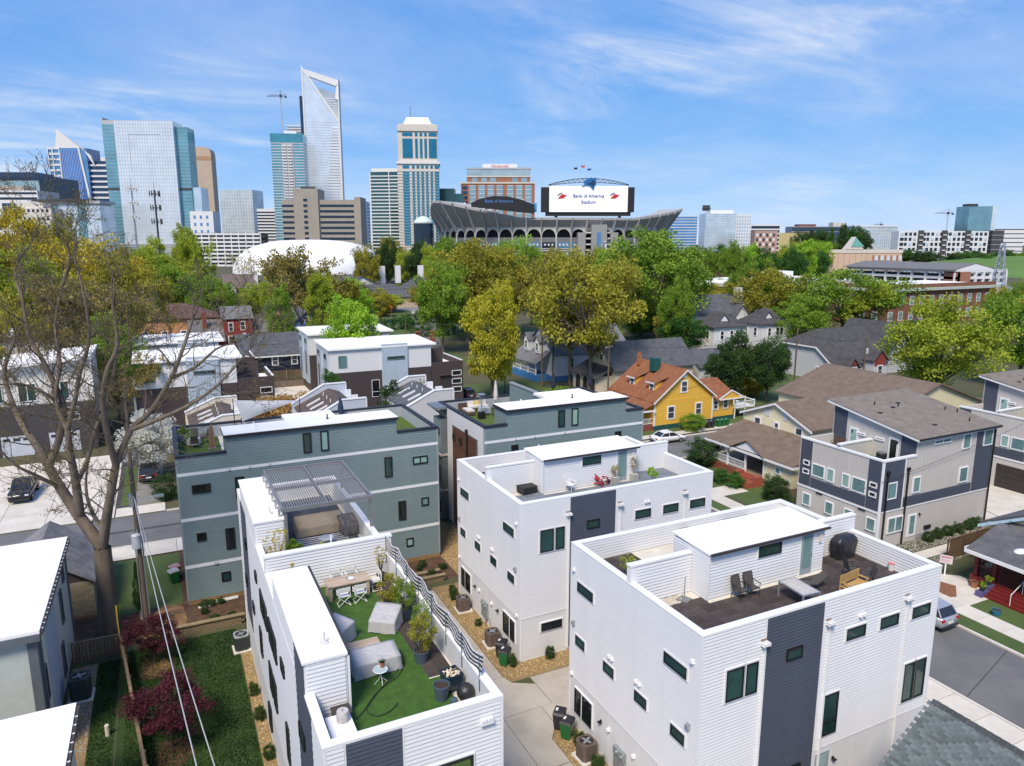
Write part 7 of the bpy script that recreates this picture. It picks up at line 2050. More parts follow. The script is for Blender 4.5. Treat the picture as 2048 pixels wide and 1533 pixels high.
OAK=[(.62,.5,[(-4.83,50.58,-0.0),(-4.79,50.56,2.9),(-4.71,50.52,5.84)]),(.4,.26,[(-4.71,50.52,5.84),(-5.82,51.28,7.8),(-6.8,52.09,9.7),(-7.34,52.68,10.94)]),(.26,.1,[(-7.34,52.68,10.94),(-7.99,53.44,12.32),(-8.73,54.47,13.48),(-9.28,55.18,15.05),(-9.49,55.51,16.98),(-8.63,55.08,18.93)]),(.24,.09,[(-7.34,52.68,10.94),(-6.48,51.6,12.92),(-5.91,50.65,14.99),(-6.17,50.56,16.4),(-6.69,50.59,18.15),(-7.25,50.86,19.6),(-7.38,51.15,21.71)]),(.3,.16,[(-5.82,51.28,7.8),(-5.73,50.46,10.22),(-5.78,49.93,12.47),(-5.74,49.68,13.94)]),(.16,.06,[(-5.74,49.68,13.94),(-5.09,48.93,15.88),(-4.61,48.25,17.61),(-3.91,47.46,19.57),(-3.86,47.22,21.87),(-4.14,47.35,24.09)]),(.15,.06,[(-5.74,49.68,13.94),(-6.25,50.15,15.75),(-5.8,50.38,17.81),(-5.89,51.09,20.16),(-5.28,51.24,22.54)]),(.34,.22,[(-4.71,50.52,5.84),(-4.31,49.99,7.66),(-3.79,49.18,9.83),(-3.31,48.51,11.73)]),(.22,.08,[(-3.31,48.51,11.73),(-3.53,47.72,13.84),(-3.54,47.06,16.1),(-3.08,46.39,17.93),(-2.42,45.85,19.39),(-2.46,45.87,21.64)]),(.2,.08,[(-3.31,48.51,11.73),(-2.3,48.24,13.88),(-1.18,47.91,14.93),(.14,47.72,16.95),(.92,47.79,18.64),(1.61,47.79,20.43)]),(.16,.05,[(-2.3,48.24,13.88),(-.65,46.32,14.82),(.89,44.91,15.74),(2.27,43.8,16.83),(3.44,43.01,18.11)]),(.16,.06,[(-5.73,50.46,10.22),(-5.04,51.23,11.53),(-4.49,51.74,13.31),(-3.63,51.99,15.14),(-2.71,51.99,18.12),(-1.41,51.58,19.19)]),(.13,.05,[(-6.8,52.09,9.7),(-7.87,50.94,11.03),(-8.69,50.22,11.99),(-9.47,49.94,13.4)]),(.13,.05,[(-3.31,48.51,11.73),(-2.86,50.17,12.02),(-2.62,51.28,13.53),(-2.59,52.16,15.67),(-2.05,52.34,17.9),(-2.06,52.57,20.15)]),(.14,.05,[(-4.59,50.46,7.03),(-5.34,52.16,8.27),(-5.44,53.09,9.7),(-5.06,53.58,11.57)]),(.12,.04,[(-5.91,50.65,14.99),(-6.56,49.86,16.14),(-7.55,49.45,16.9),(-8.47,49.23,17.02)]),(.12,.04,[(.14,47.72,16.95),(1.54,48.15,17.46),(2.77,48.23,18.46),(3.51,48.2,18.74)]),(.1,.04,[(-7.38,51.15,21.71),(-7.63,51.6,23.46),(-6.71,51.49,24.91)]),(.1,.04,[(-5.28,51.24,22.54),(-4.7,51.18,24.32),(-5.12,51.38,25.49)]),]
OAK[0][2][0]=(-4.9,50.6,0.0)
def big_oak():
 rg=random.Random(4)
 segs,tips=[],[]
 for r0,r1,pts in OAK:
  P=[np.array(p)for p in pts]
  Q=[]
  for i in range(len(P)-1):
   for k in range(3):
    u=k/3
    a,b,c,d=P[max(i-1,0)],P[i],P[i+1],P[min(i+2,len(P)-1)]
    Q.append(.5*((2*b)+(c-a)*u+(2*a-5*b+4*c-d)*u*u+(3*b-a-3*c+d)*u**3))
  Q.append(P[-1])
  n=len(Q)
  for i in range(n-1):
   ra=r0+(r1-r0)*i/(n-1);rb=r0+(r1-r0)*(i+1)/(n-1)
   segs.append((Q[i],Q[i+1],ra,rb))
   if r0<.42 and i>n*.15:
    dd=(Q[i+1]-Q[i]);dd/=np.linalg.norm(dd)
    for _ in range(1 if rg.random()<.85 else 0):
     ax=np.array([rg.gauss(0,1),rg.gauss(0,1),rg.gauss(.2,.6)]);ax-=dd*ax.dot(dd);ax/=np.linalg.norm(ax)
     nd=dd*.55+ax*.85;nd/=np.linalg.norm(nd)
     grow(rg,Q[i],nd,rg.uniform(1.2,2.5),min(.055,rb*.45),2,5,segs,tips,.7,.25,.05,.66,3)
  dd=Q[-1]-Q[-2];dd/=np.linalg.norm(dd)
  if r0<.3:
   for _ in range(2):
    grow(rg,Q[-1],dd+np.array([rg.uniform(-.4,.4),rg.uniform(-.4,.4),.2]),rg.uniform(1.4,2.2),r1*.8,2,5,segs,tips,.7,.22,.05,.68,3)
 thick=[s for s in segs if s[2]>.07]
 mid=[s for s in segs if .022<s[2]<=.07]
 thin=[(a,b,max(.013,c),max(.01,d))for a,b,c,d in segs if c<=.022]
 t=thing('oak_tree','huge nearly bare oak with forked trunk beside the phone pole on the left','tree',(-4.9,50.6,0))
 off=np.array((-4.9,50.6,0.))
 for nm,sg,k,m in(('trunk',thick,9,mat('oak_bark',(.105,.08,.058),.95,.3,1.8,bump=.9,bscale=9,stretch=(1,1,.25),col2=(.2,.16,.12))),('branches',mid,5,twig_m),('twigs',thin,3,twig_m)):
  V,F=limb_mesh(sg,k)
  o=link(nm,mesh_np(nm,V-off,F,m),t)
  if nm=='trunk':
   o.data.polygons.foreach_set('use_smooth',[True]*len(o.data.polygons))
  else:
   o['kind']='stuff'
 r=np.random.default_rng(3)
 T_=np.array(tips)
 T_=T_[r.random(len(T_))<.75]
 V,F,T=leaf_cloud(r,T_,np.full(len(T_),.22),4,.045,r.uniform(0,1,len(T_)))
 o=link('leaves',mesh_np('leaves',V-off,F,leafmat('leaf_bud',(.12,.1,.025),(.3,.23,.06)),T),t);o['kind']='stuff'
 for(x,y,z,s)in((-9.4,53.,18.2,.45),(-2.,49.4,17.4,.5),(.6,47.6,13.6,.4)):
  C=np.array([[x,y,z]])+r.normal(0,s*.35,(14,3))
  V,F,T=leaf_cloud(r,C,np.full(14,s*.5),40,.05,r.uniform(0,1,14))
  link('mistletoe',mesh_np('mistletoe',V-off,F,leafmat('leaf_mistletoe',(.06,.13,.01),(.15,.24,.02)),T),t)
 return t
big_oak()
# ================================================================ roof terrace furniture
RF=8.99
wood_pale=mat('weathered_wood',(.36,.27,.19),.75,.25,1.5,stretch=(1,12,1),col2=(.52,.42,.32),rand=.12)
cover_m=mat('grey_cover',(.42,.42,.43),.8,.08,1.5,bump=.5,bscale=5)
canvas_white=mat('canvas_white',(.66,.66,.64),.7,.05)
pot_blue=mat('pot_blue',(.065,.095,.135),.45,.15,4)
pot_dark=mat('pot_dark',(.02,.03,.045),.35,.1)
soil_m=mat('soil',(.045,.028,.018),.95,.3,6)
terracotta=mat('terracotta',(.33,.14,.07),.75,.15,5)
def pot(x,y,z,r,h,m,label,plant=None,cat='pot',name='plant_pot'):
 t=thing(name,label,cat,(x,y,z),RNG.uniform(0,6),local=True)
 part(t,'bowl',MB().lathe([(r*.72,0),(r*.98,h*.9),(r*1.05,h*.9),(r*1.05,h),(r*.93,h),(r*.9,h*.86),(.01,h*.85)],20),m,smooth=False)
 part(t,'soil',MB().lathe([(.01,h*.84),(r*.9,h*.84),(r*.9,h*.88),(.01,h*.89)],14),soil_m)
 return t
def leafy(t,C,R,per,size,pal,name='foliage',seed=1,flat=.8):
 r=np.random.default_rng(seed)
 C=np.array(C,dtype=float)
 V,F,T=leaf_cloud(r,C,np.full(len(C),R),per,size,r.uniform(0,1,len(C)),flat)
 return link(name,mesh_np(name,V,F,leafmat('leaf_'+pal,*PAL[pal]),T),t)
def stems(t,base,tips,r0=.012,name='stem',m=None):
 segs=[]
 for q in tips:
  b,q=np.array(base,float),np.array(q,float)
  m_=b*.5+q*.5+np.array([RNG.uniform(-.04,.04),RNG.uniform(-.04,.04),.03])
  segs+=[(b,m_,r0,r0*.7),(m_,q,r0*.7,r0*.3)]
 V,F=limb_mesh(segs,4)
 return link(name,mesh_np(name,V,F,m or twig_m),t)
def blob_pts(n,c,rx,ry,rz,seed):
 r=np.random.default_rng(seed)
 u=norm(r.normal(size=(n,3)))*r.uniform(.4,1,(n,1))**.5
 return u*np.array([rx,ry,rz])+np.array(c)
t=thing('dining_table','long weathered plank dining table on the turf terrace','table',(5.7,30.75,RF))
for k in range(6):
 part(t,'plank',MB().box(5.68,30.75+k*.152,9.7,7.66,30.896+k*.152,9.75),wood_pale)
for x in(5.74,7.46):
 part(t,'leg',MB().box(x,30.8,RF,x+.14,30.98,9.7),wood_pale);part(t,'leg',MB().box(x,31.44,RF,x+.14,31.62,9.7),wood_pale)
part(t,'apron',MB().box(5.9,30.84,9.6,7.44,30.88,9.7),wood_pale)
for x,l in((6.62,'small glass tumbler on the dining table'),):
 single('tumbler',MB().lathe([(.04,0),(.05,.13),(.045,.13)],10,(x,31.2,9.752)),mat('tumbler_glass',(.35,.38,.42),.1),l,'glass')
single('plate',MB().lathe([(.1,0),(.17,.03),(.165,.035),(.02,.012)],20,(6.82,31.18,9.752)),canvas_white,'white plate on the dining table','plate')
def director_chair(x,y,rz,label):
 t=thing('director_chair',label,'chair',(x,y,RF),rz,'white director chairs round the dining table',local=True)
 part(t,'seat',MB().box(-.24,-.2,.44,.24,.2,.47),canvas_white)
 part(t,'backrest',MB().box(-.26,-.225,.68,.26,-.19,.88),canvas_white)
 for sx in(-.27,.25):
  part(t,'arm',MB().box(sx,-.22,.64,sx+.03,.22,.67),white_trim)
  part(t,'post',MB().box(sx,-.22,.4,sx+.03,-.19,.9),white_trim);part(t,'post',MB().box(sx,.19,.4,sx+.03,.22,.64),white_trim)
  part(t,'foot',MB().box(sx,-.24,0,sx+.03,.24,.03),white_trim)
 for sy in(-.2,.2):
  part(t,'leg',MB().tube([(-.25,sy,.02),(.25,sy,.44)],.014,5),white_trim);part(t,'leg',MB().tube([(.25,sy,.02),(-.25,sy,.44)],.014,5),white_trim)
 return t
director_chair(6.28,30.35,0,'white director chair, left one on the near side of the dining table')
director_chair(7.02,30.38,0,'white director chair, right one on the near side of the dining table')
director_chair(8.,31.2,math.pi/2,'white director chair at the end of the dining table')
director_chair(6.35,32.05,math.pi,'white director chair, left one behind the dining table')
director_chair(7.05,32.05,math.pi,'white director chair, right one behind the dining table')
def draped(x,y,sx,sy,h,rz,label,hb=None,name='furniture_cover',cat='cover'):
 0
 t=thing(name,label,cat,(x,y,RF),rz,local=True)
 n,m=40,7
 vs,fs=[],[]
 rg=random.Random(int(x*100))
 ph=[rg.uniform(0,6.28)for _ in range(4)]
 def edge(k):
  u=k/n*4
  i,f=int(u)%4,u-int(u)
  cs=[(-1,-1),(1,-1),(1,1),(-1,1),(-1,-1)]
  return cs[i][0]+(cs[i+1][0]-cs[i][0])*f,cs[i][1]+(cs[i+1][1]-cs[i][1])*f
 for j in range(m+1):
  v=j/m
  for k in range(n):
   ex,ey=edge(k)
   top=h if hb is None else(h+(hb-h)*(ey+1)/2)
   fold=(1-v)*.035*math.sin(k*1.9+ph[0])+.012*math.sin(k*3.7+ph[1]+v*5)
   f=1.06-.06*v+fold
   vs.append((ex*sx/2*f,ey*sy/2*f,.04+(top-.04)*v+(.02*math.sin(k*.8+ph[2])if j==0 else 0)))
 o=len(vs)
 g=6
 idx={}
 for a in range(1,4):
  for k in range(n):
   ex,ey=edge(k)
   s_=1-a/4
   ey2=ey*s_
   top=h if hb is None else(h+(hb-h)*(ey2+1)/2)
   vs.append((ex*s_*sx/2,ey2*sy/2,top-.05*(1-s_)+.018*math.sin(k*1.1+a+ph[3])))
 vs.append((0,0,(h if hb is None else(h+hb)/2)-.055))
 for j in range(m+3):
  b0,b1=j*n,(j+1)*n
  for k in range(n):
   fs.append((b0+k,b0+(k+1)%n,b1+(k+1)%n,b1+k))
 b0=(m+3)*n
 for k in range(n):
  fs.append((b0+k,b0+(k+1)%n,len(vs)-1))
 part(t,'cloth',MB().add(vs,fs),cover_m,smooth=True)
 for a in(-1,1):
  for b in(-1,1):
   part(t,'leg',MB().box(a*sx*.42-.03,b*sy*.42-.03,0,a*sx*.42+.03,b*sy*.42+.03,.1),wood_pale)
 return t
draped(5.35,27.35,1.05,1.,.78,.75,'grey covered armchair close to the white stair roof',.95)
draped(7.42,27.55,1.12,1.,.55,-.62,'grey covered armchair in the middle of the turf',.9)
draped(6.2,24.75,1.75,.85,.62,.03,'long grey covered sofa behind the white side table',.82)
t=thing('coffee_table','low plank coffee table between the covered seats','table',(5.45,25.4,RF))
for k in range(5):
 part(t,'plank',MB().box(5.42,25.42+k*.175,9.4,6.7,25.587+k*.175,9.45),wood_pale)
for x in(5.45,6.55):
 for y in(25.45,26.15):
  part(t,'leg',MB().box(x,y,RF,x+.1,y+.1,9.4),wood_pale)
t=thing('side_table','white round side table with crossed rod legs and glass top','table',(6.15,23.85,RF),local=True)
part(t,'top',MB().lathe([(.01,.53),(.25,.53),(.25,.55),(.01,.55)],24),mat('frosted_glass',(.42,.52,.52),.2))
part(t,'rim',MB().tube([(.26*math.cos(a),.26*math.sin(a),.54)for a in np.linspace(0,6.28,25)],.018,6),white_trim)
for k in range(4):
 a=k*math.pi/2+.4
 part(t,'leg',MB().tube([(.22*math.cos(a),.22*math.sin(a),.52),(-.05*math.cos(a),-.05*math.sin(a),.28),(.24*math.cos(a+1.2),.24*math.sin(a+1.2),0)],.012,5),white_trim)
t=pot(6.26,23.95,RF+.552,.1,.2,terracotta,'aloe in a clay pot on the white side table',cat='potted plant',name='potted_aloe')
mb=MB()
for k in range(18):
 a=k*2.4;l=RNG.uniform(.12,.2);e=RNG.uniform(.5,1.2)
 mb.tube([(0,0,.18),(math.cos(a)*l*.5,math.sin(a)*l*.5,.18+l*e*.6),(math.cos(a)*l,math.sin(a)*l,.18+l*e)],.018,4,.003)
part(t,'leaves',mb,mat('aloe_green',(.02,.055,.04),.5),kind='stuff')
t=pot(7.95,24.5,RF,.3,.5,pot_blue,'olive green shrub in a round blue pot beside the turf',cat='potted plant',name='potted_shrub')
P_=blob_pts(60,(0,.1,1.35),.5,.5,.75,4);leafy(t,P_,.14,60,.028,'olive',seed=4);stems(t,(0,0,.42),P_[:16],.02)
t=pot(8.3,25.5,RF,.24,.6,mat('pot_grey',(.22,.24,.26),.6),'green shrub in a tall grey pot behind the blue pot',cat='potted plant',name='potted_shrub')
P_=blob_pts(40,(0,.1,1.3),.38,.4,.7,6);leafy(t,P_,.13,60,.026,'green',seed=6);stems(t,(0,0,.5),P_[:12],.016)
for k,(x,y,pal,lab)in enumerate(((7.95,28.75,'olive','bushy bamboo in a dark planter, left of the pair on the turf edge'),(8.35,27.9,'green','bushy bamboo in a dark planter, right of the pair on the turf edge'))):
 t=thing('planter',lab,'planter',(x,y,RF),.1,'bamboo planters on the turf terrace',local=True)
 part(t,'box',MB().box(-.34,-.3,0,.34,.3,.5),pot_dark)
 P_=blob_pts(60,(0,0,1.15),.5,.5,.75,12+k);leafy(t,P_,.15,55,.03,pal,seed=12+k);stems(t,(0,0,.45),P_[:20],.012)
t=thing('planter','square dark blue planter filled with debris in the terrace corner','planter',(8.42,22.45,RF),.12,local=True)
part(t,'box',MB().prism([(-.28,-.28),(.28,-.28),(.28,.28),(-.28,.28)],0,.02).add([(-.26,-.26,0),(.26,-.26,0),(.26,.26,0),(-.26,.26,0),(-.34,-.34,.62),(.34,-.34,.62),(.34,.34,.62),(-.34,.34,.62),(-.29,-.29,.62),(.29,-.29,.62),(.29,.29,.62),(-.29,.29,.62),(-.28,-.28,.52),(.28,-.28,.52),(.28,.28,.52),(-.28,.28,.52)],[(0,1,5,4),(1,2,6,5),(2,3,7,6),(3,0,4,7),(4,5,9,8),(5,6,10,9),(6,7,11,10),(7,4,8,11),(8,9,13,12),(9,10,14,13),(10,11,15,14),(11,8,12,15),(12,13,14,15)]),mat('planter_navy',(.012,.03,.05),.3))
mb=MB()
for k in range(40):
 mb.obox((RNG.uniform(-.24,.24),RNG.uniform(-.24,.24),RNG.uniform(.54,.66)),(.12,.07,.02),(RNG.uniform(-1,1),RNG.uniform(-1,1),RNG.uniform(0,3)))
part(t,'debris',mb,mat('debris',(.35,.25,.15),.9,.5,9,col2=(.7,.62,.5),rand=.3),kind='stuff')
pot(7.85,21.95,RF,.29,.58,pot_blue,'large empty round blue pot near the front parapet')
t=thing('plant_pot','small upturned blue pot near the front parapet','pot',(8.08,21.32,RF),local=True)
part(t,'bowl',MB().lathe([(.2,0),(.21,.05),(.19,.05),(.12,.33),(.06,.36),(.02,.36)],16),pot_blue)
t=thing('kettle_cover','black rounded covered grill in the corner of the turf terrace','cover',(8.62,21.55,RF),local=True)
part(t,'cloth',MB().blob((0,0,.3),.33,.33,.32,16,10,.02),mat('black_cover',(.022,.022,.026),.45,.2,5,bump=.5,bscale=8),smooth=True)
t=pot(8.45,31.95,RF,.22,.36,pot_dark,'slender yellow leaved sapling in a dark pot in the terrace corner',cat='potted plant',name='potted_sapling')
P_=blob_pts(26,(-.05,0,1.35),.2,.25,.6,21);leafy(t,P_,.09,14,.03,'gold',seed=21);stems(t,(0,0,.3),P_[:14],.014)
t=thing('cabinet','low white cabinet in the front corner of the terrace','cabinet',(3.72,20.2,RF))
part(t,'body',MB().box(3.72,20.2,RF,4.5,21.75,RF+.62),white_trim)
for k in range(5):
 part(t,'top_board',MB().box(3.7+k*.163,20.18,RF+.62,3.858+k*.163,21.77,RF+.65),white_trim)
t=thing('concrete_stool','pale concrete drum stool on the white cabinet','stool',(4.22,21.4,RF+.652),local=True)
part(t,'drum',MB().lathe([(.2,0),(.215,.2),(.19,.36),(.17,.37),(.02,.365)],20),mat('pale_stone',(.46,.44,.42),.8,.15,6));part(t,'cap',MB().lathe([(.035,.365),(.03,.385),(.01,.385)],10),grey_metal)
t=thing('deck_box','dark plastic box against the white stair house','box',(4.3,21.95,RF))
part(t,'body',MB().box(4.05,21.95,RF,4.62,22.45,RF+.45),mat('dark_brown_box',(.035,.025,.024),.5));part(t,'lid',MB().box(4.02,21.92,RF+.45,4.65,22.48,RF+.5),mat('dark_brown_lid',(.05,.038,.036),.45))
def hose(pts,r,label,m):
 P=[Vector(p)for p in pts];Q=[]
 for i in range(len(P)-1):
  for k in range(5):
   u=k/5
   a,b,c,d=P[max(i-1,0)],P[i],P[i+1],P[min(i+2,len(P)-1)]
   Q.append(.5*((2*b)+(c-a)*u+(2*a-5*b+4*c-d)*u*u+(3*b-a-3*c+d)*u**3))
 Q.append(P[-1])
 return single('garden_hose',MB().tube(Q,r,6),m,label,'hose')
hz=RF+.05
hose([(4.8,22.1,hz),(5.3,22.6,hz),(6.,23.4,hz),(6.9,24.,hz),(7.4,25.,hz),(7.3,26.,hz),(6.95,26.4,hz),(6.8,26.1,hz),(7.1,25.8,hz),(7.35,25.3,hz+.02),(6.95,24.3,hz+.03),(6.1,23.5,hz),(5.5,22.9,hz),(5.25,22.4,hz),(5.5,21.95,hz),(6.,22.05,hz),(6.35,22.35,hz)],.016,'dark garden hose looping across the turf',mat('hose_green',(.02,.028,.012),.5))
t=thing('privacy_screen','black and white striped fabric screen along the terrace edge','screen',(9.05,20.6,10.11))
ys=np.linspace(21.,32.55,50)
def sag(y,f):
 k=(y-21.)/1.65
 return(k-math.floor(k)),f
rows=9
H_=.78
def sz(y,v):
 ph=((y-21.)/1.65)%1
 s_=-.13*math.sin(math.pi*ph)
 return 10.16+H_*v+s_*(1 if v>0 else .8)+.015*math.sin(y*7+v*9)
def sx(y,v):
 return 9.+.03*math.sin(y*5+v*4)+.04*math.sin(y*1.9)
for rI in range(rows):
 v0,v1=rI/rows,(rI+1)/rows
 mb=MB()
 for y in ys:
  for v in(v0,v1):
   mb.v.append((sx(y,v)-.006,y,sz(y,v)));
  for v in(v1,v0):
   mb.v.append((sx(y,v)+.006,y,sz(y,v)))
 for i in range(len(ys)-1):
  for j in range(4):
   mb.f.append((i*4+j,i*4+(j+1)%4,(i+1)*4+(j+1)%4,(i+1)*4+j))
 part(t,'stripe',mb,mat('stripe_black',(.02,.02,.028),.7)if rI%2 else mat('stripe_white',(.68,.67,.68),.7))
for k in range(8):
 y=21.+k*1.65
 part(t,'post',MB().tube([(8.91,y,9.55),(8.91,y,10.96)],.018,6),mat('post_teal',(.06,.11,.13),.5))
for x,y,hgt,lab,sd in((4.1,35.2,2.35,'white stemmed sapling with pale yellow leaves beside the pergola stair house',31),(4.15,31.4,2.1,'thin yellow leaved sapling behind the nearer stair house',32)):
 t=pot(x,y,RF,.2,.34,pot_dark,lab,cat='potted plant',name='potted_sapling')
 w_=.62 if sd==31 else .28
 P_=blob_pts(48 if sd==31 else 20,(0,0,hgt*.66),w_,w_,hgt*.36,sd);leafy(t,P_,.1,16,.034,'gold',seed=sd);stems(t,(0,0,.3),P_[:24],.016,m=mat('pale_bark',(.35,.3,.24),.9))
t=thing('pergola','grey metal slatted pergola over the rear terrace','pergola',(4.6,36.,RF))
pm=mat('pergola_metal',(.22,.215,.22),.5,.08,metal=.3)
pz=11.68
for r in((4.55,35.95,pz,9.25,36.1,pz+.2),(4.55,42.9,pz,9.25,43.05,pz+.2),(4.55,36.1,pz,4.7,42.9,pz+.2),(9.1,36.1,pz,9.25,42.9,pz+.2),(4.7,39.42,pz,9.1,39.55,pz+.17),(6.82,36.1,pz,6.94,39.42,pz+.17),(6.82,39.55,pz,6.94,42.9,pz+.17)):
 part(t,'beam',MB().box(*r),pm)
me1=MB().box(0,0,0,.034,3.3,.06).mesh('slat',mat('slat_metal',(.3,.295,.3),.5,.06,metal=.3))
for k in range(36):
 x=4.78+k*.1205
 if 6.78<x<6.95:continue
 for y in(36.11,39.56):
  link('slat',me1,t,(x-4.6,y-36.,pz+.09-RF),(0,0,0))
for x,y in((9.12,36.),(9.12,42.9),(4.75,36.02)):
 part(t,'post',MB().box(x-.06,y,10.12 if x>9 else RF,x+.08,y+.14,pz),pm)
for k in range(6):
 part(t,'bracket',MB().box(4.45,36.4+k*1.2,11.32,4.56,36.55+k*1.2,pz+.02),galv)
lm_=MB()
for k in range(14):
 lm_.blob((4.8+(k%7)*.7,36.3+(k//7)*6.4,pz-.12),.03,.03,.045,6,4)
part(t,'bulbs',lm_,mat('bulb_glass',(.7,.68,.6),.2),kind='stuff')
t=thing('rug','black and white striped outdoor rug under the pergola','rug',(6.9,37.3,RF),local=True)
for k in range(22):
 part(t,'stripe',MB().box(-1.35,-1.4+k*.13,.02,1.35,-1.275+k*.13,.03),MATS['stripe_black']if k%2 else MATS['stripe_white'])
t=draped(7.,39.3,2.6,1.,.55,.02,'beige covered sofa under the pergola',.95)
t.children[0].material_slots[0].link='OBJECT';t.children[0].material_slots[0].material=mat('beige_cover',(.42,.34,.24),.8,.08,1.5,bump=.4,bscale=5)
t=draped(8.45,38.6,.9,1.1,.6,.1,'dark striped covered armchair at the end of the beige sofa',.9)
t.children[0].material_slots[0].link='OBJECT';t.children[0].material_slots[0].material=mat('dark_stripe_cover',(.06,.055,.055),.8,.4,2,stretch=(8,1,1),col2=(.25,.23,.22))
t=thing('round_table','round grey table on the striped rug','table',(6.95,37.2,RF+.03),local=True)
part(t,'top',MB().lathe([(.01,.42),(.42,.42),(.42,.45),(.01,.45)],24),mat('table_grey',(.4,.43,.47),.4));part(t,'pedestal',MB().lathe([(.2,0),(.06,.05),(.05,.42)],12),grey_metal)
for x,lab,sd in((6.35,'round yellow green boxwood in a dark trough, left of the pair',41),(7.62,'round yellow green boxwood in a dark trough, right of the pair',42)):
 t=thing('planter',lab,'planter',(x,35.,RF),0,'boxwood troughs on the pergola terrace',local=True)
 part(t,'trough',MB().box(-.56,-.26,0,.56,.26,.42),mat('trough_black',(.016,.016,.02),.5))
 P_=blob_pts(70,(0,0,.72),.58,.36,.36,sd);leafy(t,P_,.13,70,.024,'lime',seed=sd)
t=pot(5.05,35.9,RF,.24,.5,mat('pot_teal',(.02,.16,.17),.3),'leafy green plant in a teal pot beside the stair house',cat='potted plant',name='potted_shrub')
P_=blob_pts(36,(0,0,.85),.36,.36,.38,51);leafy(t,P_,.14,50,.04,'green',seed=51)
for x in(6.35,8.35):
 single('post',MB().box(x,33.1,RF,x+.07,33.17,11.25 if x<7 else 11.3),white_trim,'slim white post by the party wall, left one' if x<7 else 'slim white post by the party wall, right one','post')
alu=mat('chair_frame',(.025,.024,.025),.5,metal=.3)
sling=mat('sling_grey',(.075,.068,.062),.7,.1)
def sling_chair(x,y,z,rz,label,group,fm=alu,sm=sling):
 t=thing('garden_chair',label,'chair',(x,y,z),rz,group,local=True)
 part(t,'seat',MB().obox((0,0,.43),(.48,.48,.03),(.06,0,0)),sm)
 part(t,'backrest',MB().obox((0,-.3,.72),(.48,.03,.58),(.25,0,0)),sm)
 for s in(-1,1):
  part(t,'leg',MB().tube([(s*.27,.24,0),(s*.27,.2,.64)],.017,6),fm);part(t,'leg',MB().tube([(s*.27,-.3,0),(s*.27,-.2,.42),(s*.26,-.38,1.)],.017,6),fm)
  part(t,'arm',MB().tube([(s*.28,.24,.64),(s*.28,-.28,.66)],.02,6),fm)
 part(t,'rail',MB().tube([(-.27,.23,.41),(.27,.23,.41)],.014,5).tube([(-.26,-.38,1.),(.26,-.38,1.)],.017,6),fm)
 return t
sling_chair(22.75,22.95,RF+.01,math.pi+.1,'dark sling chair, left of the pair by the stair house wall','sling chairs on the brown terrace')
sling_chair(23.45,22.95,RF+.01,math.pi-.05,'dark sling chair, right of the pair by the stair house wall','sling chairs on the brown terrace')
sling_chair(29.2,22.3,RF+.01,-2.,'dark sling chair standing alone in front of the covered grill','sling chairs on the brown terrace')
sling_chair(29.,21.3,RF+.01,.9,'dark sling chair close to the front parapet beside the wooden bench','sling chairs on the brown terrace')
t=thing('patio_table','pale slatted metal table near the front parapet of the brown terrace','table',(24.95,21.6,RF+.01),rad(-4),local=True)
part(t,'frame',MB().box(-.5,-.78,.68,.5,-.72,.73).box(-.5,.72,.68,.5,.78,.73).box(-.5,-.72,.68,-.44,.72,.73).box(.44,-.72,.68,.5,.72,.73),galv)
for k in range(7):
 part(t,'slat',MB().box(-.435+k*.125,-.715,.7,-.322+k*.125,.715,.735),mat('table_slat',(.5,.47,.44),.6,.12,3,rand=.05))
for a in(-.47,.47):
 for b in(-.75,.75):
  part(t,'leg',MB().box(a-.035,b-.035,0,a+.035,b+.035,.68),galv)
t=thing('lounger','low dark sling lounger behind the pale table','lounger',(26.4,22.3,RF+.01),rad(70),local=True)
part(t,'seat',MB().obox((0,.1,.28),(.55,.7,.03),(.05,0,0)),sling);part(t,'backrest',MB().obox((0,-.5,.5),(.55,.03,.75),(.9,0,0)),sling)
for s in(-1,1):
 part(t,'leg',MB().tube([(s*.28,.45,0),(s*.28,.3,.3),(s*.28,-.25,.3),(s*.28,-.85,.72)],.018,6),alu);part(t,'leg',MB().tube([(s*.28,-.4,0),(s*.28,-.2,.3)],.018,6),alu)
t=thing('wooden_bench','yellow pine bench against the front parapet of the brown terrace','bench',(27.9,21.25,RF+.01),math.pi+rad(8),local=True)
pine=mat('pine',(.44,.28,.1),.7,.15,2,stretch=(1,6,1))
for k in range(3):
 part(t,'seat_board',MB().box(-.75,-.05+k*.15,.4,.75,.09+k*.15,.43),pine);part(t,'back_board',MB().box(-.75,-.1,.5+k*.15,.75,-.07,.63+k*.15),pine)
for s in(-.72,.66):
 part(t,'leg',MB().box(s,-.12,0,s+.07,-.05,.9),pine);part(t,'leg',MB().box(s,.36,0,s+.07,.43,.6),pine);part(t,'arm',MB().box(s-.01,-.12,.6,s+.08,.45,.64),pine)
t=thing('grill_cover','grill under a pleated black cover in the back corner of the brown terrace','grill',(30.75,24.05,RF+.01),.05,local=True)
n,vs,fs=36,[],[]
for j,(zz,sx_,sy_)in enumerate(((.02,.62,.34),(.45,.66,.36),(.86,.78,.38),(1.,.76,.36),(1.18,.56,.3),(1.24,.4,.2))):
 for k in range(n):
  a=2*math.pi*k/n
  cx,cy=math.copysign(abs(math.cos(a))**.5,math.cos(a)),math.copysign(abs(math.sin(a))**.5,math.sin(a))
  f=1+(.06*math.sin(k*2.1)if j<3 else .02*math.sin(k*1.3))
  vs.append((cx*sx_*f,cy*sy_*f,zz))
for j in range(5):
 for k in range(n):
  fs.append((j*n+k,j*n+(k+1)%n,(j+1)*n+(k+1)%n,(j+1)*n+k))
fs.append(tuple(5*n+k for k in range(n)))
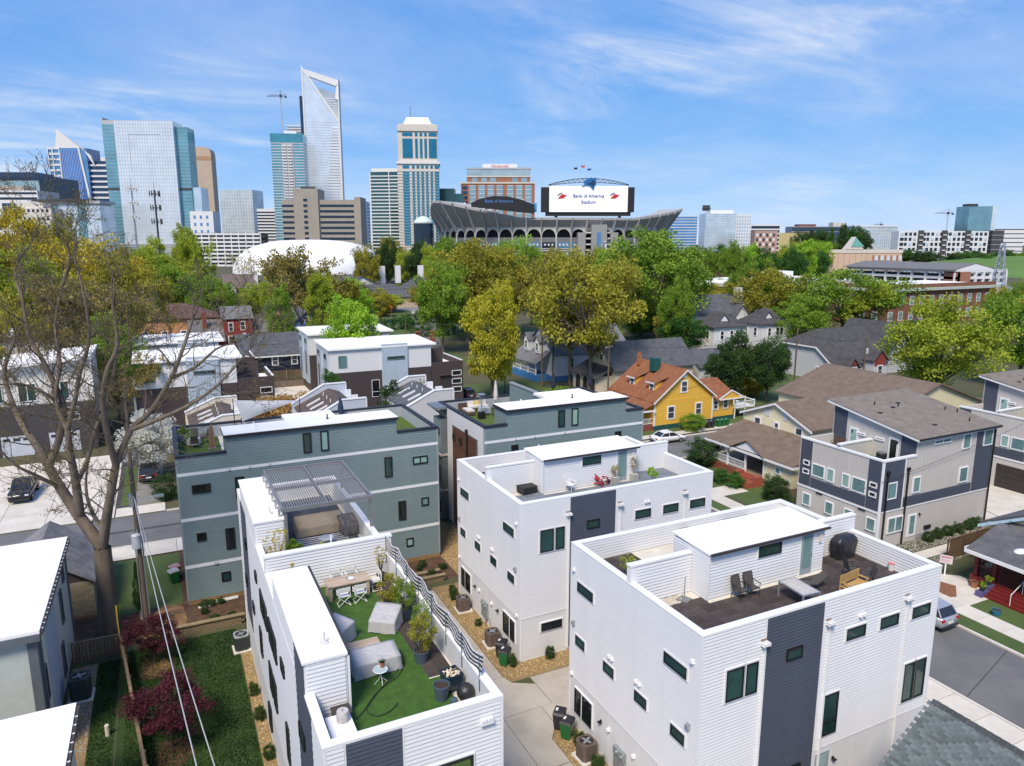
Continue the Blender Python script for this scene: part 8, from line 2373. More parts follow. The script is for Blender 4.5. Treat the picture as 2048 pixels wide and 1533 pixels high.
part(t,'cloth',MB().add(vs,fs),mat('grill_black',(.02,.021,.025),.42,.15,4,bump=.4,bscale=6),smooth=True)
t=thing('bucket','white bucket with red rim in the right corner of the brown terrace','bucket',(31.6,21.9,RF+.01),local=True)
part(t,'body',MB().lathe([(.13,0),(.15,.36),(.14,.36),(.12,.05)],16),canvas_white);part(t,'rim',MB().lathe([(.155,.34),(.155,.37),(.14,.37)],16),mat('rim_pink',(.55,.2,.18),.6))
t=thing('umbrella_stand','grey square umbrella stand with bare pole on the brown terrace','stand',(20.35,23.95,RF+.01),.4,local=True)
part(t,'plate',MB().box(-.27,-.27,0,.27,.27,.06),grey_metal);part(t,'pole',MB().tube([(0,0,.06),(0,0,1.15)],.022,8),galv)
t=thing('cloth','crumpled beige cloth on the roof beside the umbrella stand','cloth',(19.75,24.1,RF-.01),local=True)
vs,fs=[],[]
for i in range(13):
 for j in range(9):
  x,y=-.6+i*.1,-.3+j*.08
  vs.append((x+.05*math.sin(j*2.1),y+.06*math.sin(i*1.4),.06+.06*math.sin(i*1.3+j)*math.cos(j*1.1)if 0<i<12 and 0<j<8 else .005))
fs=[(i*9+j,(i+1)*9+j,(i+1)*9+j+1,i*9+j+1)for i in range(12)for j in range(8)]
part(t,'sheet',MB().add(vs,fs),mat('beige_cloth',(.48,.43,.35),.85),smooth=True)
t=pot(19.2,26.5,RF,.22,.34,pot_dark,'feathery green shrub by the left parapet of the brown terrace',cat='potted plant',name='potted_shrub')
P_=blob_pts(26,(-.25,-.1,.95),.4,.35,.4,61);leafy(t,P_,.1,22,.035,'lime',seed=61);stems(t,(0,0,.3),P_[:14],.012)
for k,(x,w_)in enumerate(((27.3,1.9),(24.4,.5))):
 t=thing('deck_bench',('long dark brown bench at the far parapet of the brown terrace','short dark brown bench end at the far parapet')[k],'bench',(x,28.9,RF),local=True)
 part(t,'seat',MB().box(0,0,.7,w_,.35,.78),mat('bench_brown',(.07,.03,.026),.6))
 for u in(.05,w_-.12):
  part(t,'leg',MB().box(u,.05,0,u+.07,.12,.7),MATS['bench_brown']);part(t,'leg',MB().box(u,.23,0,u+.07,.3,.7),MATS['bench_brown'])
t=thing('ottoman','square black wicker ottoman on the blue grey terrace','ottoman',(20.45,40.05,RF+.01),.1,local=True)
part(t,'body',MB().box(-.52,-.52,.06,.52,.52,.42),mat('wicker_black',(.018,.018,.02),.6,.3,12,bump=.6,bscale=30));part(t,'cushion',MB().box(-.54,-.54,.42,.54,.54,.5),mat('cushion_black',(.028,.028,.03),.7))
for a in(-.46,.4):
 for b in(-.46,.4):
  part(t,'leg',MB().box(a,b,0,a+.06,b+.06,.06),black_metal)
sling_chair(23.2,39.,RF+.01,math.pi+.5,'white metal chair against the stair house wall',None,white_trim,white_trim)
t=thing('adirondack_chair','red wooden armchair with white cushion on the blue grey terrace','chair',(25.6,39.05,RF+.01),math.pi+.35,local=True)
redp=mat('red_paint',(.42,.02,.035),.5)
part(t,'seat',MB().obox((0,.05,.33),(.5,.5,.03),(.15,0,0)),redp);part(t,'cushion',MB().obox((0,.12,.39),(.42,.36,.07),(.15,0,0)),canvas_white)
for k in range(5):
 part(t,'back_slat',MB().obox((-.2+k*.1,-.3,.62),(.08,.025,.72),(.35,0,0)),redp)
for s in(-1,1):
 part(t,'arm',MB().obox((s*.32,.02,.55),(.12,.7,.03),(0,0,0)),redp);part(t,'leg',MB().box(s*.3-.04,.25,0,s*.3+.04,.31,.54),redp);part(t,'leg',MB().obox((s*.27,-.1,.2),(.05,.75,.1),(.35,0,0)),redp)
single('ball',MB().blob((26.2,39.1,RF+.19),.17,.17,.17,14,8),mat('navy_ball',(.012,.014,.05),.5),'dark navy ball beside the concrete planter','ball',smooth=True)
for x,lab,sd,hh in((26.75,'brown leaved shrub in a square concrete planter, left of the grey door',71,1.3),(28.3,'brown leaved shrub in a square concrete planter, right of the grey door',72,1.6)):
 t=thing('planter',lab,'planter',(x,39.1,RF+.01),.1,'concrete planters by the roof door',local=True)
 part(t,'box',MB().add([(-.2,-.2,0),(.2,-.2,0),(.2,.2,0),(-.2,.2,0),(-.24,-.24,.42),(.24,-.24,.42),(.24,.24,.42),(-.24,.24,.42)],[(3,2,1,0),(4,5,6,7),(0,1,5,4),(1,2,6,5),(2,3,7,6),(3,0,4,7)]),mat('planter_concrete',(.42,.4,.37),.85,.1,5))
 P_=blob_pts(30,(0,0,hh*.75),.36,.3,hh*.28,sd);leafy(t,P_,.09,14,.032,'khaki',seed=sd);stems(t,(0,0,.4),P_[:14],.012,m=MATS['pale_bark'])
t=pot(28.2,36.6,RF,.22,.36,pot_dark,'bright green leafy branch behind the front parapet of the blue grey terrace',cat='potted plant',name='potted_shrub')
P_=blob_pts(24,(.25,0,1.2),.5,.25,.3,81);leafy(t,P_,.13,24,.05,'bright',seed=81);stems(t,(0,0,.3),P_[:12],.014)
GZ=9.8
t=thing('surfboard','tall tan wooden board standing on the turf of the grey block','board',(2.55,57.,GZ),.15,local=True)
pts=[(.0,1.95),(.09,1.75),(.17,1.4),(.2,1.),(.2,.4),(.17,0),(-.17,0),(-.2,.4),(-.2,1.),(-.17,1.4),(-.09,1.75)]
part(t,'board',MB().exty(pts[::-1],-.03,.03),mat('board_tan',(.3,.175,.115),.55,.12,1.2));part(t,'foot',MB().box(-.3,-.2,0,.3,.2,.04),grey_metal);part(t,'stringer',MB().box(-.012,-.036,.1,.012,-.03,1.7),mat('board_dark',(.12,.06,.04),.6))
t=thing('fire_table','grey covered fire table with black chairs round it on the grey block roof','table',(1.35,58.6,GZ),.3,local=True)
part(t,'cloth',MB().lathe([(.52,.1),(.5,.5),(.44,.56),(.02,.58)],14),cover_m);part(t,'base',MB().lathe([(.3,0),(.3,.12)],12),black_metal)
for k,(dx,dy,rz)in enumerate(((-.9,.1,-1.4),(.8,.5,1.9),(0,-.95,0),(.1,1.,3.1))):
 sling_chair(1.35+dx,58.6+dy,GZ,rz,('black roof chair left of the covered fire table','black roof chair right of the covered fire table','black roof chair in front of the covered fire table','black roof chair behind the covered fire table')[k],'black chairs on the grey block roof')
t=thing('shade_sail','pale grey triangular shade sail on poles behind the grey block roof','shade sail',(5.5,59,GZ))
A_,B_,C_=Vector((4.55,60.5,12.65)),Vector((5.05,60.2,10.9)),Vector((9.6,60.4,12.2))
vs,fs,n=[],[],10
for i in range(n+1):
 for j in range(n+1-i):
  u,v=i/n,j/n;w_=1-u-v
  p=A_*w_+B_*u+C_*v
  p=p+Vector((0,-.35,-.1))*(27*u*v*w_)*.5
  edge_in=.1*(4*u*v+4*v*w_+4*u*w_)
  vs.append(tuple(p+((A_+B_+C_)/3-p)*edge_in*.6))
ix={}
c=0
for i in range(n+1):
 for j in range(n+1-i):
  ix[i,j]=c;c+=1
for i in range(n):
 for j in range(n-i):
  fs.append((ix[i,j],ix[i+1,j],ix[i,j+1]))
  if j<n-i-1:fs.append((ix[i+1,j],ix[i+1,j+1],ix[i,j+1]))
sm_=MB().add(vs,fs);sm_.add([(x,y+.01,z-.004)for x,y,z in vs],[f[::-1]for f in fs])
part(t,'sail',sm_,mat('sail_grey',(.46,.48,.52),.7,.03),smooth=True)
for x,y,z in((4.5,60.55,12.75),(5.,60.25,11.2),(9.65,60.45,12.4)):
 part(t,'pole',MB().tube([(x,y,GZ),(x,y,z)],.035,6),black_metal)
wh=mat('lounge_white',(.62,.58,.53),.8,.1,3)
t=thing('corner_sofa','brown wicker corner sofa with pale cushions on the lounge roof','sofa',(25.,59.6,GZ),local=True)
wk=mat('wicker_brown',(.09,.06,.04),.7,.2,10)
part(t,'base',MB().box(-1.2,-.1,.05,1.5,.7,.35),wk);part(t,'base',MB().box(-1.2,-1.5,.05,-.45,-.11,.35),wk);part(t,'back',MB().box(-1.25,.7,.05,1.5,.8,.75),wk)
for k in range(3):
 part(t,'seat_cushion',MB().box(-.4+k*.63,-.1,.35,.2+k*.63,.55,.5),wh);part(t,'back_cushion',MB().obox((-.1+k*.63,.6,.68),(.58,.16,.4),(-.2,0,.05*k)),(wh,mat('cushion_yellow',(.55,.45,.16),.8),wh)[k])
part(t,'seat_cushion',MB().box(-1.15,-1.45,.35,-.5,-.1,.5),wh)
t=thing('patio_table','covered grey table beside the lounge sofa','table',(25.5,58.4,GZ),local=True)
part(t,'cloth',MB().add([(-.5,-.4,.1),(.5,-.4,.1),(.5,.4,.1),(-.5,.4,.1),(-.42,-.34,.62),(.42,-.34,.62),(.42,.34,.62),(-.42,.34,.62)],[(4,5,6,7),(0,1,5,4),(1,2,6,5),(2,3,7,6),(3,0,4,7)]),mat('pale_cover',(.46,.47,.52),.8));part(t,'base',MB().box(-.4,-.3,0,.4,.3,.12),wk)
t=thing('parasol','closed cream parasol on the lounge roof','parasol',(26.9,58.9,GZ),local=True)
part(t,'pole',MB().tube([(0,0,0),(0,0,2.9)],.025,8),grey_metal);part(t,'canopy',MB().lathe([(.05,1.05),(.2,1.1),(.22,1.5),(.14,2.3),(.05,2.8),(.01,2.95)],10),mat('parasol_cream',(.6,.53,.48),.8));part(t,'base',MB().lathe([(.28,0),(.28,.08),(.05,.1)],14),grey_metal)
t=thing('patio_heater','glass pyramid patio heater on the lounge roof','heater',(24.6,56.9,GZ),local=True)
for a,b in((-1,-1),(1,-1),(1,1),(-1,1)):
 part(t,'leg',MB().tube([(a*.26,b*.26,.6),(a*.09,b*.09,2.15)],.018,5),galv)
part(t,'base',MB().add([(-.28,-.28,0),(.28,-.28,0),(.28,.28,0),(-.28,.28,0),(-.25,-.25,.62),(.25,-.25,.62),(.25,.25,.62),(-.25,.25,.62)],[(4,5,6,7),(0,1,5,4),(1,2,6,5),(2,3,7,6),(3,0,4,7)]),black_metal);part(t,'hood',MB().box(-.3,-.3,2.15,.3,.3,2.2),galv);part(t,'flame_tube',MB().tube([(0,0,.62),(0,0,2.1)],.05,8),glass_door)
t=thing('bar_table','dark brown bar table on the lounge roof beside the stair house','table',(26.6,57.,GZ),local=True)
part(t,'top',MB().box(-.9,-.3,.8,.9,.3,.86),wk)
for u in(-.8,.72):
 part(t,'leg',MB().box(u,-.25,0,u+.08,-.17,.8),wk);part(t,'leg',MB().box(u,.17,0,u+.08,.25,.8),wk)
for x,y,lab in((32.2,57.6,'closed dark umbrella on the far side of the lounge roof, left one'),(36.,57.2,'closed navy umbrella on the far side of the lounge roof, right one')):
 t=thing('parasol',lab,'parasol',(x,y,GZ),local=True)
 part(t,'pole',MB().tube([(0,0,0),(0,0,3.5)],.03,6),black_metal);part(t,'canopy',MB().lathe([(.12,1.9),(.24,2.),(.2,2.8),(.1,3.4),(.02,3.6)],8),mat('umbrella_navy',(.014,.016,.032),.7));part(t,'base',MB().lathe([(.28,0),(.28,.08),(.05,.1)],12),grey_metal)
t=thing('planter','row of green planting in a box along the lounge roof edge','planter',(33.2,59.7,GZ),local=True)
part(t,'trough',MB().box(-1.4,-.2,0,2.6,.2,.8),mat('trough_grey',(.3,.3,.3),.7));leafy(t,blob_pts(60,(.6,0,1.15),2.,.3,.35,91),.2,40,.05,'green',seed=91)
t=thing('parasol','closed navy umbrella with teal base behind the grey block roof','parasol',(13.,66.5-6.2,GZ),local=True)
part(t,'canopy',MB().lathe([(.1,.9),(.26,1.),(.24,1.5),(.1,2.2),(.02,2.5)],8),mat('umbrella_blue',(.012,.03,.075),.7));part(t,'pole',MB().tube([(0,0,0),(0,0,2.5)],.03,6),grey_metal);part(t,'base',MB().lathe([(.5,0),(.5,.75),(.1,.78)],10),mat('teal_base',(.02,.2,.18),.6))
t=thing('condenser_unit','black condenser unit on the greige townhouse deck','condenser',(54.3,39.6,6.53),local=True)
part(t,'case',MB().lathe([(.42,0),(.42,.85),(.36,.92),(.1,.93)],16),mat('cond_black',(.02,.021,.024),.5,.2,20));part(t,'grille',MB().lathe([(.38,.93),(.38,.95),(.3,.95)],16),grey_metal)
for k,y in enumerate((44.6,45.2)):
 sling_chair(54.6,y-.6,6.53,1.5,('brown deck chair on the greige townhouse deck, nearer one','brown deck chair on the greige townhouse deck, farther one')[k],'brown chairs on the greige deck',mat('chair_brown',(.09,.045,.03),.6),MATS['chair_brown'])
single('lounge_table',MB().box(52.6,42.6,6.95,53.9,43.6,7.).box(52.7,42.7,6.5,52.8,42.8,6.95).box(53.7,43.4,6.5,53.8,43.5,6.95),mat('pale_blue_top',(.4,.6,.75),.4),'pale blue table on the greige townhouse deck','table')
# ================================================================ yards and streets
bin_green=mat('bin_green',(.01,.115,.03),.35,.1);bin_black=mat('bin_black',(.022,.02,.024),.5,.1)
def wheelie(x,y,rz,m,label,lid=bin_black,group='wheeled bins',z=0.0):
 t=thing('wheeled_bin',label,'bin',(x,y,z),rz,group,local=True)
 part(t,'body',MB().add([(-.23,-.26,.08),(.23,-.26,.08),(.23,.22,.08),(-.23,.22,.08),(-.3,-.34,.95),(.3,-.34,.95),(.3,.34,.95),(-.3,.34,.95)],[(3,2,1,0),(4,5,6,7),(0,1,5,4),(1,2,6,5),(2,3,7,6),(3,0,4,7)]),m)
 part(t,'lid',MB().add([(-.32,-.38,.95),(.32,-.38,.95),(.32,.36,.95),(-.32,.36,.95),(-.28,-.3,1.05),(.28,-.3,1.05),(.28,.3,1.08),(-.28,.3,1.08)],[(3,2,1,0),(4,5,6,7),(0,1,5,4),(1,2,6,5),(2,3,7,6),(3,0,4,7)]),lid)
 part(t,'handle',MB().tube([(-.25,.38,1.),(.25,.38,1.)],.02,6),bin_black)
 for s in(-.27,.27):
  part(t,'wheel',MB().tube([(s-.03,.26,.13),(s+.03,.26,.13)],.13,12),bin_black)
 part(t,'sticker',MB().box(-.2,-.1,1.075,-.08,.14,1.085),canvas_white)
 return t
wheelie(16.85,35.75,-.9,bin_green,'bright green wheeled bin at the corner of the middle white house')
wheelie(17.05,36.65,-.8,bin_black,'black wheeled bin behind the green one at the middle white house')
wheelie(16.95,28.45,-.9,bin_green,'bright green wheeled bin beside the brown condenser of the right white house')
wheelie(16.95,29.25,-.75,bin_black,'black wheeled bin behind the green one at the right white house')
wheelie(-.85,56.2,-1.2,bin_green,'green wheeled bin with pale lid at the end of the grey block',mat('lid_pale',(.45,.46,.46),.6))
wheelie(-.75,57.,-1.2,mat('bin_dark_green',(.008,.05,.02),.4),'second green bin with a pink bag on it at the end of the grey block',mat('lid_pink',(.5,.28,.28),.6))
for k,(x,m,l)in enumerate(((66.,bin_black,'black bin beside the yellow house, leftmost of the row'),(66.7,bin_black,'black bin beside the yellow house, second of the row'),(67.9,bin_green,'green bin beside the yellow house, third of the row'),(68.6,bin_green,'green bin beside the yellow house, fourth of the row'),(69.3,bin_green,'green bin beside the yellow house, last of the row'))):
 wheelie(x,74.6,.1,m,l,m)
wheelie(49.6,61.5,.3,bin_green,'green bin at the street corner beyond the middle white house')
for k,(y,l)in enumerate(((32.6,'dark bin under the lower white roof, farthest one'),(31.9,'dark bin under the lower white roof, middle one'),(31.2,'dark bin under the lower white roof, nearest one'))):
 wheelie(-4.4,y,-1.57,(bin_black,mat('bin_slate',(.05,.055,.065),.5),mat('bin_dark_green',(.008,.05,.02),.4))[k],l)
def condenser(x,y,m,label,s=.42,h=.85,top=None,z=.03):
 t=thing('condenser_unit',label,'condenser',(x,y,z),RNG.uniform(-.08,.08),'air conditioner condensers',local=True)
 part(t,'pad',MB().box(-s-.12,-s-.12,-.03,s+.12,s+.12,.06),concrete_w)
 c=s*.3
 ring=[(s,-s+c),(s,s-c),(s-c,s),(-s+c,s),(-s,s-c),(-s,-s+c),(-s+c,-s),(s-c,-s)]
 part(t,'case',MB().prism(ring[::-1]if False else ring,.06,h),m)
 for k in range(16):
  a=-s+c+(2*s-2*c)*(k%8+.5)/8
  if k<8:part(t,'fin',MB().box(-s-.012,a-.02,.12,-s,a+.02,h-.06),m)
  else:part(t,'fin',MB().box(a-.02,-s-.012,.12,a+.02,-s,h-.06),m)
 part(t,'top',MB().prism([(x_*1.03,y_*1.03)for x_,y_ in ring],h,h+.06),top or m)
 part(t,'fan_well',MB().lathe([(s*.82,h+.06),(s*.82,h+.068),(.01,h+.068)],20),black_metal)
 part(t,'grille',MB().tube([(s*.82*math.cos(a),s*.82*math.sin(a),h+.075)for a in np.linspace(0,6.28,21)],.015,4).tube([(s*.5*math.cos(a),s*.5*math.sin(a),h+.075)for a in np.linspace(0,6.28,21)],.01,4),m)
 part(t,'fan',MB().obox((0,0,h+.07),(s*1.3,.1,.012),(.2,0,.4)).obox((0,0,h+.071),(s*1.3,.1,.012),(-.2,0,1.9)).lathe([(.07,h+.07),(.06,h+.1)],10),galv)
 return t
brown_unit=mat('condenser_brown',(.115,.085,.072),.6,.15,3);grey_unit=mat('condenser_grey',(.3,.32,.34),.5,.1);dark_unit=mat('condenser_dark',(.035,.045,.047),.45,.15,6)
condenser(17.05,26.75,brown_unit,'brown condenser beside the right white house bins')
condenser(17.1,38.1,brown_unit,'brown condenser beside the middle white house, nearer one')
condenser(17.08,43.,brown_unit,'brown condenser beside the middle white house, farther one')
condenser(2.75,44.5,dark_unit,'black condenser with pale top beside the long white house',.42,.95,grey_unit)
condenser(-5.85,43.2,dark_unit,'large dark condenser beside the left white roofed house',.5,1.25)
def shrub(x,y,w,h,pal,label,seed=1,group=None,z=0.0):
 return tree('bush',pal,x,y,h,w,label,seed,group,'shrub','shrub',z)
for k,(x,y,w,h,l)in enumerate(((17.05,44.6,.7,.9,'dark shrub at the far end of the gravel bed, by the walk'),(17.2,45.4,.5,.8,'small dark shrub by the retaining wall in the gravel bed'),(17.2,40.6,.5,.5,'low plant between the two brown condensers'),(17.2,35.3,.45,.85,'upright dark plant beside the green bin of the middle house'),(19.6,35.1,.6,.85,'dark potted shrub under the long low window of the middle house'),(17.2,27.6,.7,.8,'dark shrub between green bin and brown condenser'),(17.1,25.8,.75,.8,'dark shrub beyond the brown condenser of the right house'))):
 shrub(x,y,w,h,'ever',l,k)
for k,(x,y)in enumerate(((49.9,36.7),(50.9,36.7),(57.2,36.5),(58.5,36.6),(59.9,36.6),(61.3,36.6),(62.9,36.7),(64.1,36.8))):
 shrub(x,y,1.,.95,'ever','round clipped shrub number %s along the greige wall, counted from the corner'%('one','two','three','four','five','six','seven','eight')[k],k,'round shrubs along the greige townhouse')
rg_=random.Random(9)
for k in range(26):
 x,y=rg_.uniform(9.8,21.6),rg_.uniform(48.4,51.4)
 if k>14:x,y=rg_.uniform(.2,3.2),rg_.uniform(48.4,51.4)
 if k>20:x,y=rg_.uniform(19.2,21.6),rg_.uniform(46,58)
 shrub(x,y,rg_.uniform(.5,.9),rg_.uniform(.35,.6),'ever',('low dark juniper in the mulch bed below the grey block' if k<=14 else 'low dark juniper in the mulch above the left retaining wall' if k<=20 else 'dark tuft in the tan gravel between the blocks'),k,('junipers below the grey block','junipers above the retaining wall','tufts in the tan gravel')[0 if k<=14 else 1 if k<=20 else 2])
for k,(x,y,l)in enumerate(((2.85,39.2,'dark potted shrub in the left gravel strip, farthest'),(2.9,36.8,'dark potted shrub in the left gravel strip, second'),(2.95,33.5,'dark potted shrub in the left gravel strip, third'),(2.95,31.,'dark potted shrub in the left gravel strip, nearest'))):
 shrub(x,y,.6,.8,'ever',l,k)
for x,y,h,w,l,sd in((-2.15,45.1,3.1,3.3,'plum red Japanese maple by the phone pole, farther one',1),(-1.35,36.5,3.7,3.9,'plum red Japanese maple on the lawn, nearer one',2)):
 tree('oak','plum',x,y,h,w,l,sd,'plum red Japanese maples')
tree('cone','ever',-3.,51.3,4.2,1.3,'thin dark evergreen beside the phone pole',1)
single('standpipe',MB().lathe([(.11,0),(.11,.62),(.09,.64),(.02,.64)],14,(-4.35,38.9,0)),mat('pipe_cream',(.6,.56,.44),.6),'cream plastic standpipe in the grass strip','pipe')
for k,(c,s_,rz,l)in enumerate((((-3.05,52.2,.1),(.12,2.3,.1),.05,'long bare timber lying in the mulch near the oak'),((-3.,55.4,.1),(.1,2.4,.08),-.04,'second bare timber lying farther back in the mulch'))):
 single('timber',MB().obox(c,s_,(0,0,rz)),mat('bare_timber',(.46,.31,.17),.8),l,'timber')
single('foam_board',MB().obox((2.1,51.55,.12),(2.2,.35,.08),(0,0,.06)).obox((1.,51.2,.1),(.9,.3,.06),(0,0,.1)),mat('board_white',(.62,.6,.55),.7),'pale boards lying at the foot of the grey block','board')
single('guy_guard',MB().tube([(-3.95,46.6,0),(-4.15,48.3,1.6),(-4.2,49.,2.4)],.045,8),mat('guard_yellow',(.62,.42,.02),.5),'yellow guard on the guy wire by the fence','guard')
def fence(pts,label,h=1.25,gap=.17,w=.1,m=None,name='wood_fence'):
 m=m or mat('picket',(.2,.135,.075),.85,.3,3,stretch=(1,1,.2),col2=(.32,.23,.14),rand=.2)
 (xa,ya),(xb,yb)=pts
 L=math.hypot(xb-xa,yb-ya);rz=math.atan2(yb-ya,xb-xa)
 t=thing(name,label,'fence',(xa,ya,0),rz,local=True)
 me=MB().box(0,-.015,.06,w,.015,h).mesh('picket',m)
 n=int(L/gap)
 for k in range(n):
  link('picket',me,t,(k*gap+.02,RNG.uniform(-.01,.01),RNG.uniform(-.03,.02)),(0,RNG.uniform(-.012,.012),0))
 for z in(.35,h-.25):
  part(t,'rail',MB().box(0,.016,z,L,.06,z+.09),m)
 part(t,'cap_rail',MB().box(-.02,-.06,h,L+.02,.09,h+.04),m)
 for k in range(int(L/2.4)+1):
  x=min(L,k*2.4)
  part(t,'post',MB().box(x-.05,.061,0,x+.05,.16,h),m)
 return t
fence([(-6.6,47.25),(-4.,47.2)],'wooden picket fence at the end of the grass strip',1.3,.19,.115)
fence([(-3.98,47.),(-2.5,34.)],'long weathered board fence between the two lawns',1.2,.16,.13)
fence([(-2.5,33.9),(-1.2,22.)],'weathered board fence continuing along the bottom left lawn',1.2,.16,.13)
fence([(55.2,33.5),(63.5,33.7)],'brown board fence beside the bungalow',1.7,.15,.145,mat('fence_dark',(.115,.072,.04),.85,.3,3,rand=.2))
def retaining(x0,x1,y,rows,label,m):
 t=thing('retaining_wall',label,'wall',(x0,y,0),local=True)
 me=MB().box(.006,0,.004,.394,.3,.146).mesh('block',m)
 for r in range(rows):
  k=0
  while x0+k*.4+(.2 if r%2 else 0)<x1-.3:
   link('block',me,t,(k*.4+(.2 if r%2 else 0),RNG.uniform(-.012,.012)+r*.02,r*.15));k+=1
 part(t,'cap',MB().box(0,-.04,rows*.15+.002,x1-x0,.3,rows*.15+.07),mat('wall_cap',(.26,.2,.11),.9,.25,3))
blkm=mat('retaining_block',(.19,.145,.085),.95,.3,4,bump=.5,bscale=15,rand=.18)
retaining(-.95,3.3,47.75,4,'low block retaining wall behind the lawn',blkm)
retaining(9.4,17.6,47.7,3,'block retaining wall at the end of the concrete drive',blkm)
retaining(9.4,17.6,48.9,2,'upper block retaining wall behind the concrete drive',blkm)
pole_wood=mat('pole_wood',(.13,.1,.075),.9,.25,2,stretch=(1,1,.1))
wire_m=mat('wire',(.03,.03,.032),.6);wire_w=mat('wire_pale',(.42,.42,.43),.5)
t=thing('utility_pole','wooden phone pole with grey transformer beside the bare oak','pole',(-2.6,49.6,0),local=True)
part(t,'pole',MB().tube([(0,0,0),(0,0,12.2)],.17,10,.12),pole_wood)
part(t,'conduit',MB().tube([(.22,-.1,0),(.22,-.1,7.5)],.05,6).tube([(-.2,-.12,0),(-.2,-.12,6.2)],.04,6),galv)
part(t,'transformer',MB().lathe([(.22,5.9),(.27,5.95),(.27,6.75),(.29,6.8),(.2,6.9),(.02,6.92)],16,(-.1,-.42,0)),mat('transformer_grey',(.46,.48,.5),.45))
part(t,'bushing',MB().tube([(-.2,-.42,6.9),(-.2,-.42,7.15)],.05,6).tube([(0,-.42,6.9),(0,-.42,7.15)],.05,6),galv)
part(t,'lamp_arm',MB().tube([(0,0,8.9),(.5,.05,9.),(1.3,.1,9.05)],.03,6).box(1.2,0,8.95,1.7,.2,9.1),galv)
part(t,'splice_box',MB().box(-.3,-.2,8.6,-.05,.1,9.4),galv)
def span(a,b,label,sagv,r=.02,m=wire_m):
 a,b=Vector(a),Vector(b)
 P=[a.lerp(b,k/16)-Vector((0,0,sagv*4*(k/16)*(1-k/16)))for k in range(17)]
 return single('cable',MB().tube(P,r,4),m,label,'cable',group='overhead cables',base=tuple(a))
span((-2.6,49.5,9.3),(.1,20,8.),'pale service cable running down to the bottom edge, left strand',.55,.022,wire_w)
span((-2.55,49.5,9.1),(.75,20,7.6),'pale service cable running down to the bottom edge, right strand',.55,.022,wire_w)
def tall_pole(x,y,h,label,cross=True,armrot=0.0,wood=pole_wood,tf=False):
 t=thing('utility_pole',label,'pole',(x,y,0),armrot,'street poles',local=True)
 part(t,'pole',MB().tube([(0,0,0),(0,0,h)],.16,8,.11),wood)
 if cross:
  part(t,'crossarm',MB().box(-1.2,-.07,h-.7,1.2,.07,h-.55),wood)
  for u in(-1.1,-.4,.4,1.1):
   part(t,'insulator',MB().lathe([(.05,h-.55),(.07,h-.45),(.03,h-.36)],6,(u,0,0)),mat('insulator',(.6,.6,.6),.4))
 if tf:
  part(t,'transformer',MB().lathe([(.26,h-2.8),(.27,h-1.9),(.1,h-1.8)],12,(.4,0,0)),MATS['transformer_grey'])
 return t
tall_pole(-7.9,128,18.5,'pole with two transformers on the left behind the white shed roof',False,0,pole_wood,True)
tall_pole(63.8,96,9.2,'pole with splayed crossarms behind the grey block roof',True,.5)
tall_pole(62.5,112,12.5,'pole in front of the white house with the blue porch',True,.2)
tall_pole(59.2,110,9.,'short pole beside the blue porch',False)
tall_pole(104,72.5,15.2,'pole with insulators left of the round yellow green tree',True,.3,galv)
tall_pole(113.5,88.,8.2,'pole with transformer in front of the grey house',False,0,pole_wood,True)
tall_pole(92.5,84.5,11.5,'plain pole beside the golden bush',False)
tall_pole(66.5,195,15,'pole with crossarm beside the hedge island',True,.6)
tall_pole(56,178,8,'short lamp pole beside the entrance walls',False)
tall_pole(150,430,26,'tall slim pole below the pavilion',False,0,galv)
span((63.8,96,8.8),(92.5,84.5,10.5),'cable over the yellow house roof, upper',1.,.03);span((92.5,84.5,11),(113.5,88,8),'cable between the plain pole and the grey house pole',.8,.03)
span((62.5,112,12),(20,150,10),'cable from the blue porch pole over the far street',1.2,.03);span((92.5,84.5,9.5),(58,70,7),'cable sloping down across the yellow house',.6,.025)
span((104,72.5,14.6),(92.5,84.5,11.2),'cable between the insulator pole and the plain pole',.5,.03);span((104,72.5,14.6),(128,55,14),'cable running right from the insulator pole',.7,.03)
span((70,36.9,9),(47,37.2,5.5),'service cable across the greige wall',.3,.02);span((46.2,20,8.6),(60,34,3.3),'service cable to the bungalow',.4,.02)
for k in range(3):
 span((66.5,195,14.4-k*.8),(-40,240,15-k),('top','middle','bottom')[k]+' of three long cables over the clubhouse',2.,.05)
t=thing('street_lamp','pale street lamp head on a curved arm at the right edge','lamp',(42.,18.9,0),local=True)
part(t,'pole',MB().tube([(0,0,0),(0,0,8.4)],.09,8,.06),galv);part(t,'arm',MB().tube([(0,0,8.4),(-.5,.5,8.85),(-1.6,1.2,8.95)],.035,6),galv)
part(t,'head',MB().blob((-2.1,1.55,8.95),.48,.28,.11,14,8),mat('lamp_white',(.72,.72,.72),.4),smooth=True)
for x,y,h,l in((-7.1,336.8,48,'left phone mast with white antenna racks before the glass tower'),(1.1,333,46,'right phone mast with dark antenna racks before the glass tower')):
 t=thing('phone_mast',l,'mast',(x,y,0),local=True)
 dk=galv if x<0 else st_dark
 part(t,'mast',MB().tube([(0,0,0),(0,0,h)],.55,8,.3),dk)
 for k in range(3):
  z=h-1.5-k*5.5
  part(t,'platform',MB().tube([(1.7*math.cos(a),1.7*math.sin(a),z)for a in np.linspace(0,6.28,13)],.12,4).tube([(-1.7,0,z),(1.7,0,z)],.1,4).tube([(0,-1.7,z),(0,1.7,z)],.1,4),dk)
  for q in range(9):
   a=q*.7
   part(t,'antenna',MB().box(1.9*math.cos(a)-.2,1.9*math.sin(a)-.2,z-1.,1.9*math.cos(a)+.2,1.9*math.sin(a)+.2,z+1.2),st_white if x<0 else st_dark)
 part(t,'tip',MB().tube([(0,0,h),(0,0,h+3)],.1,4),dk)
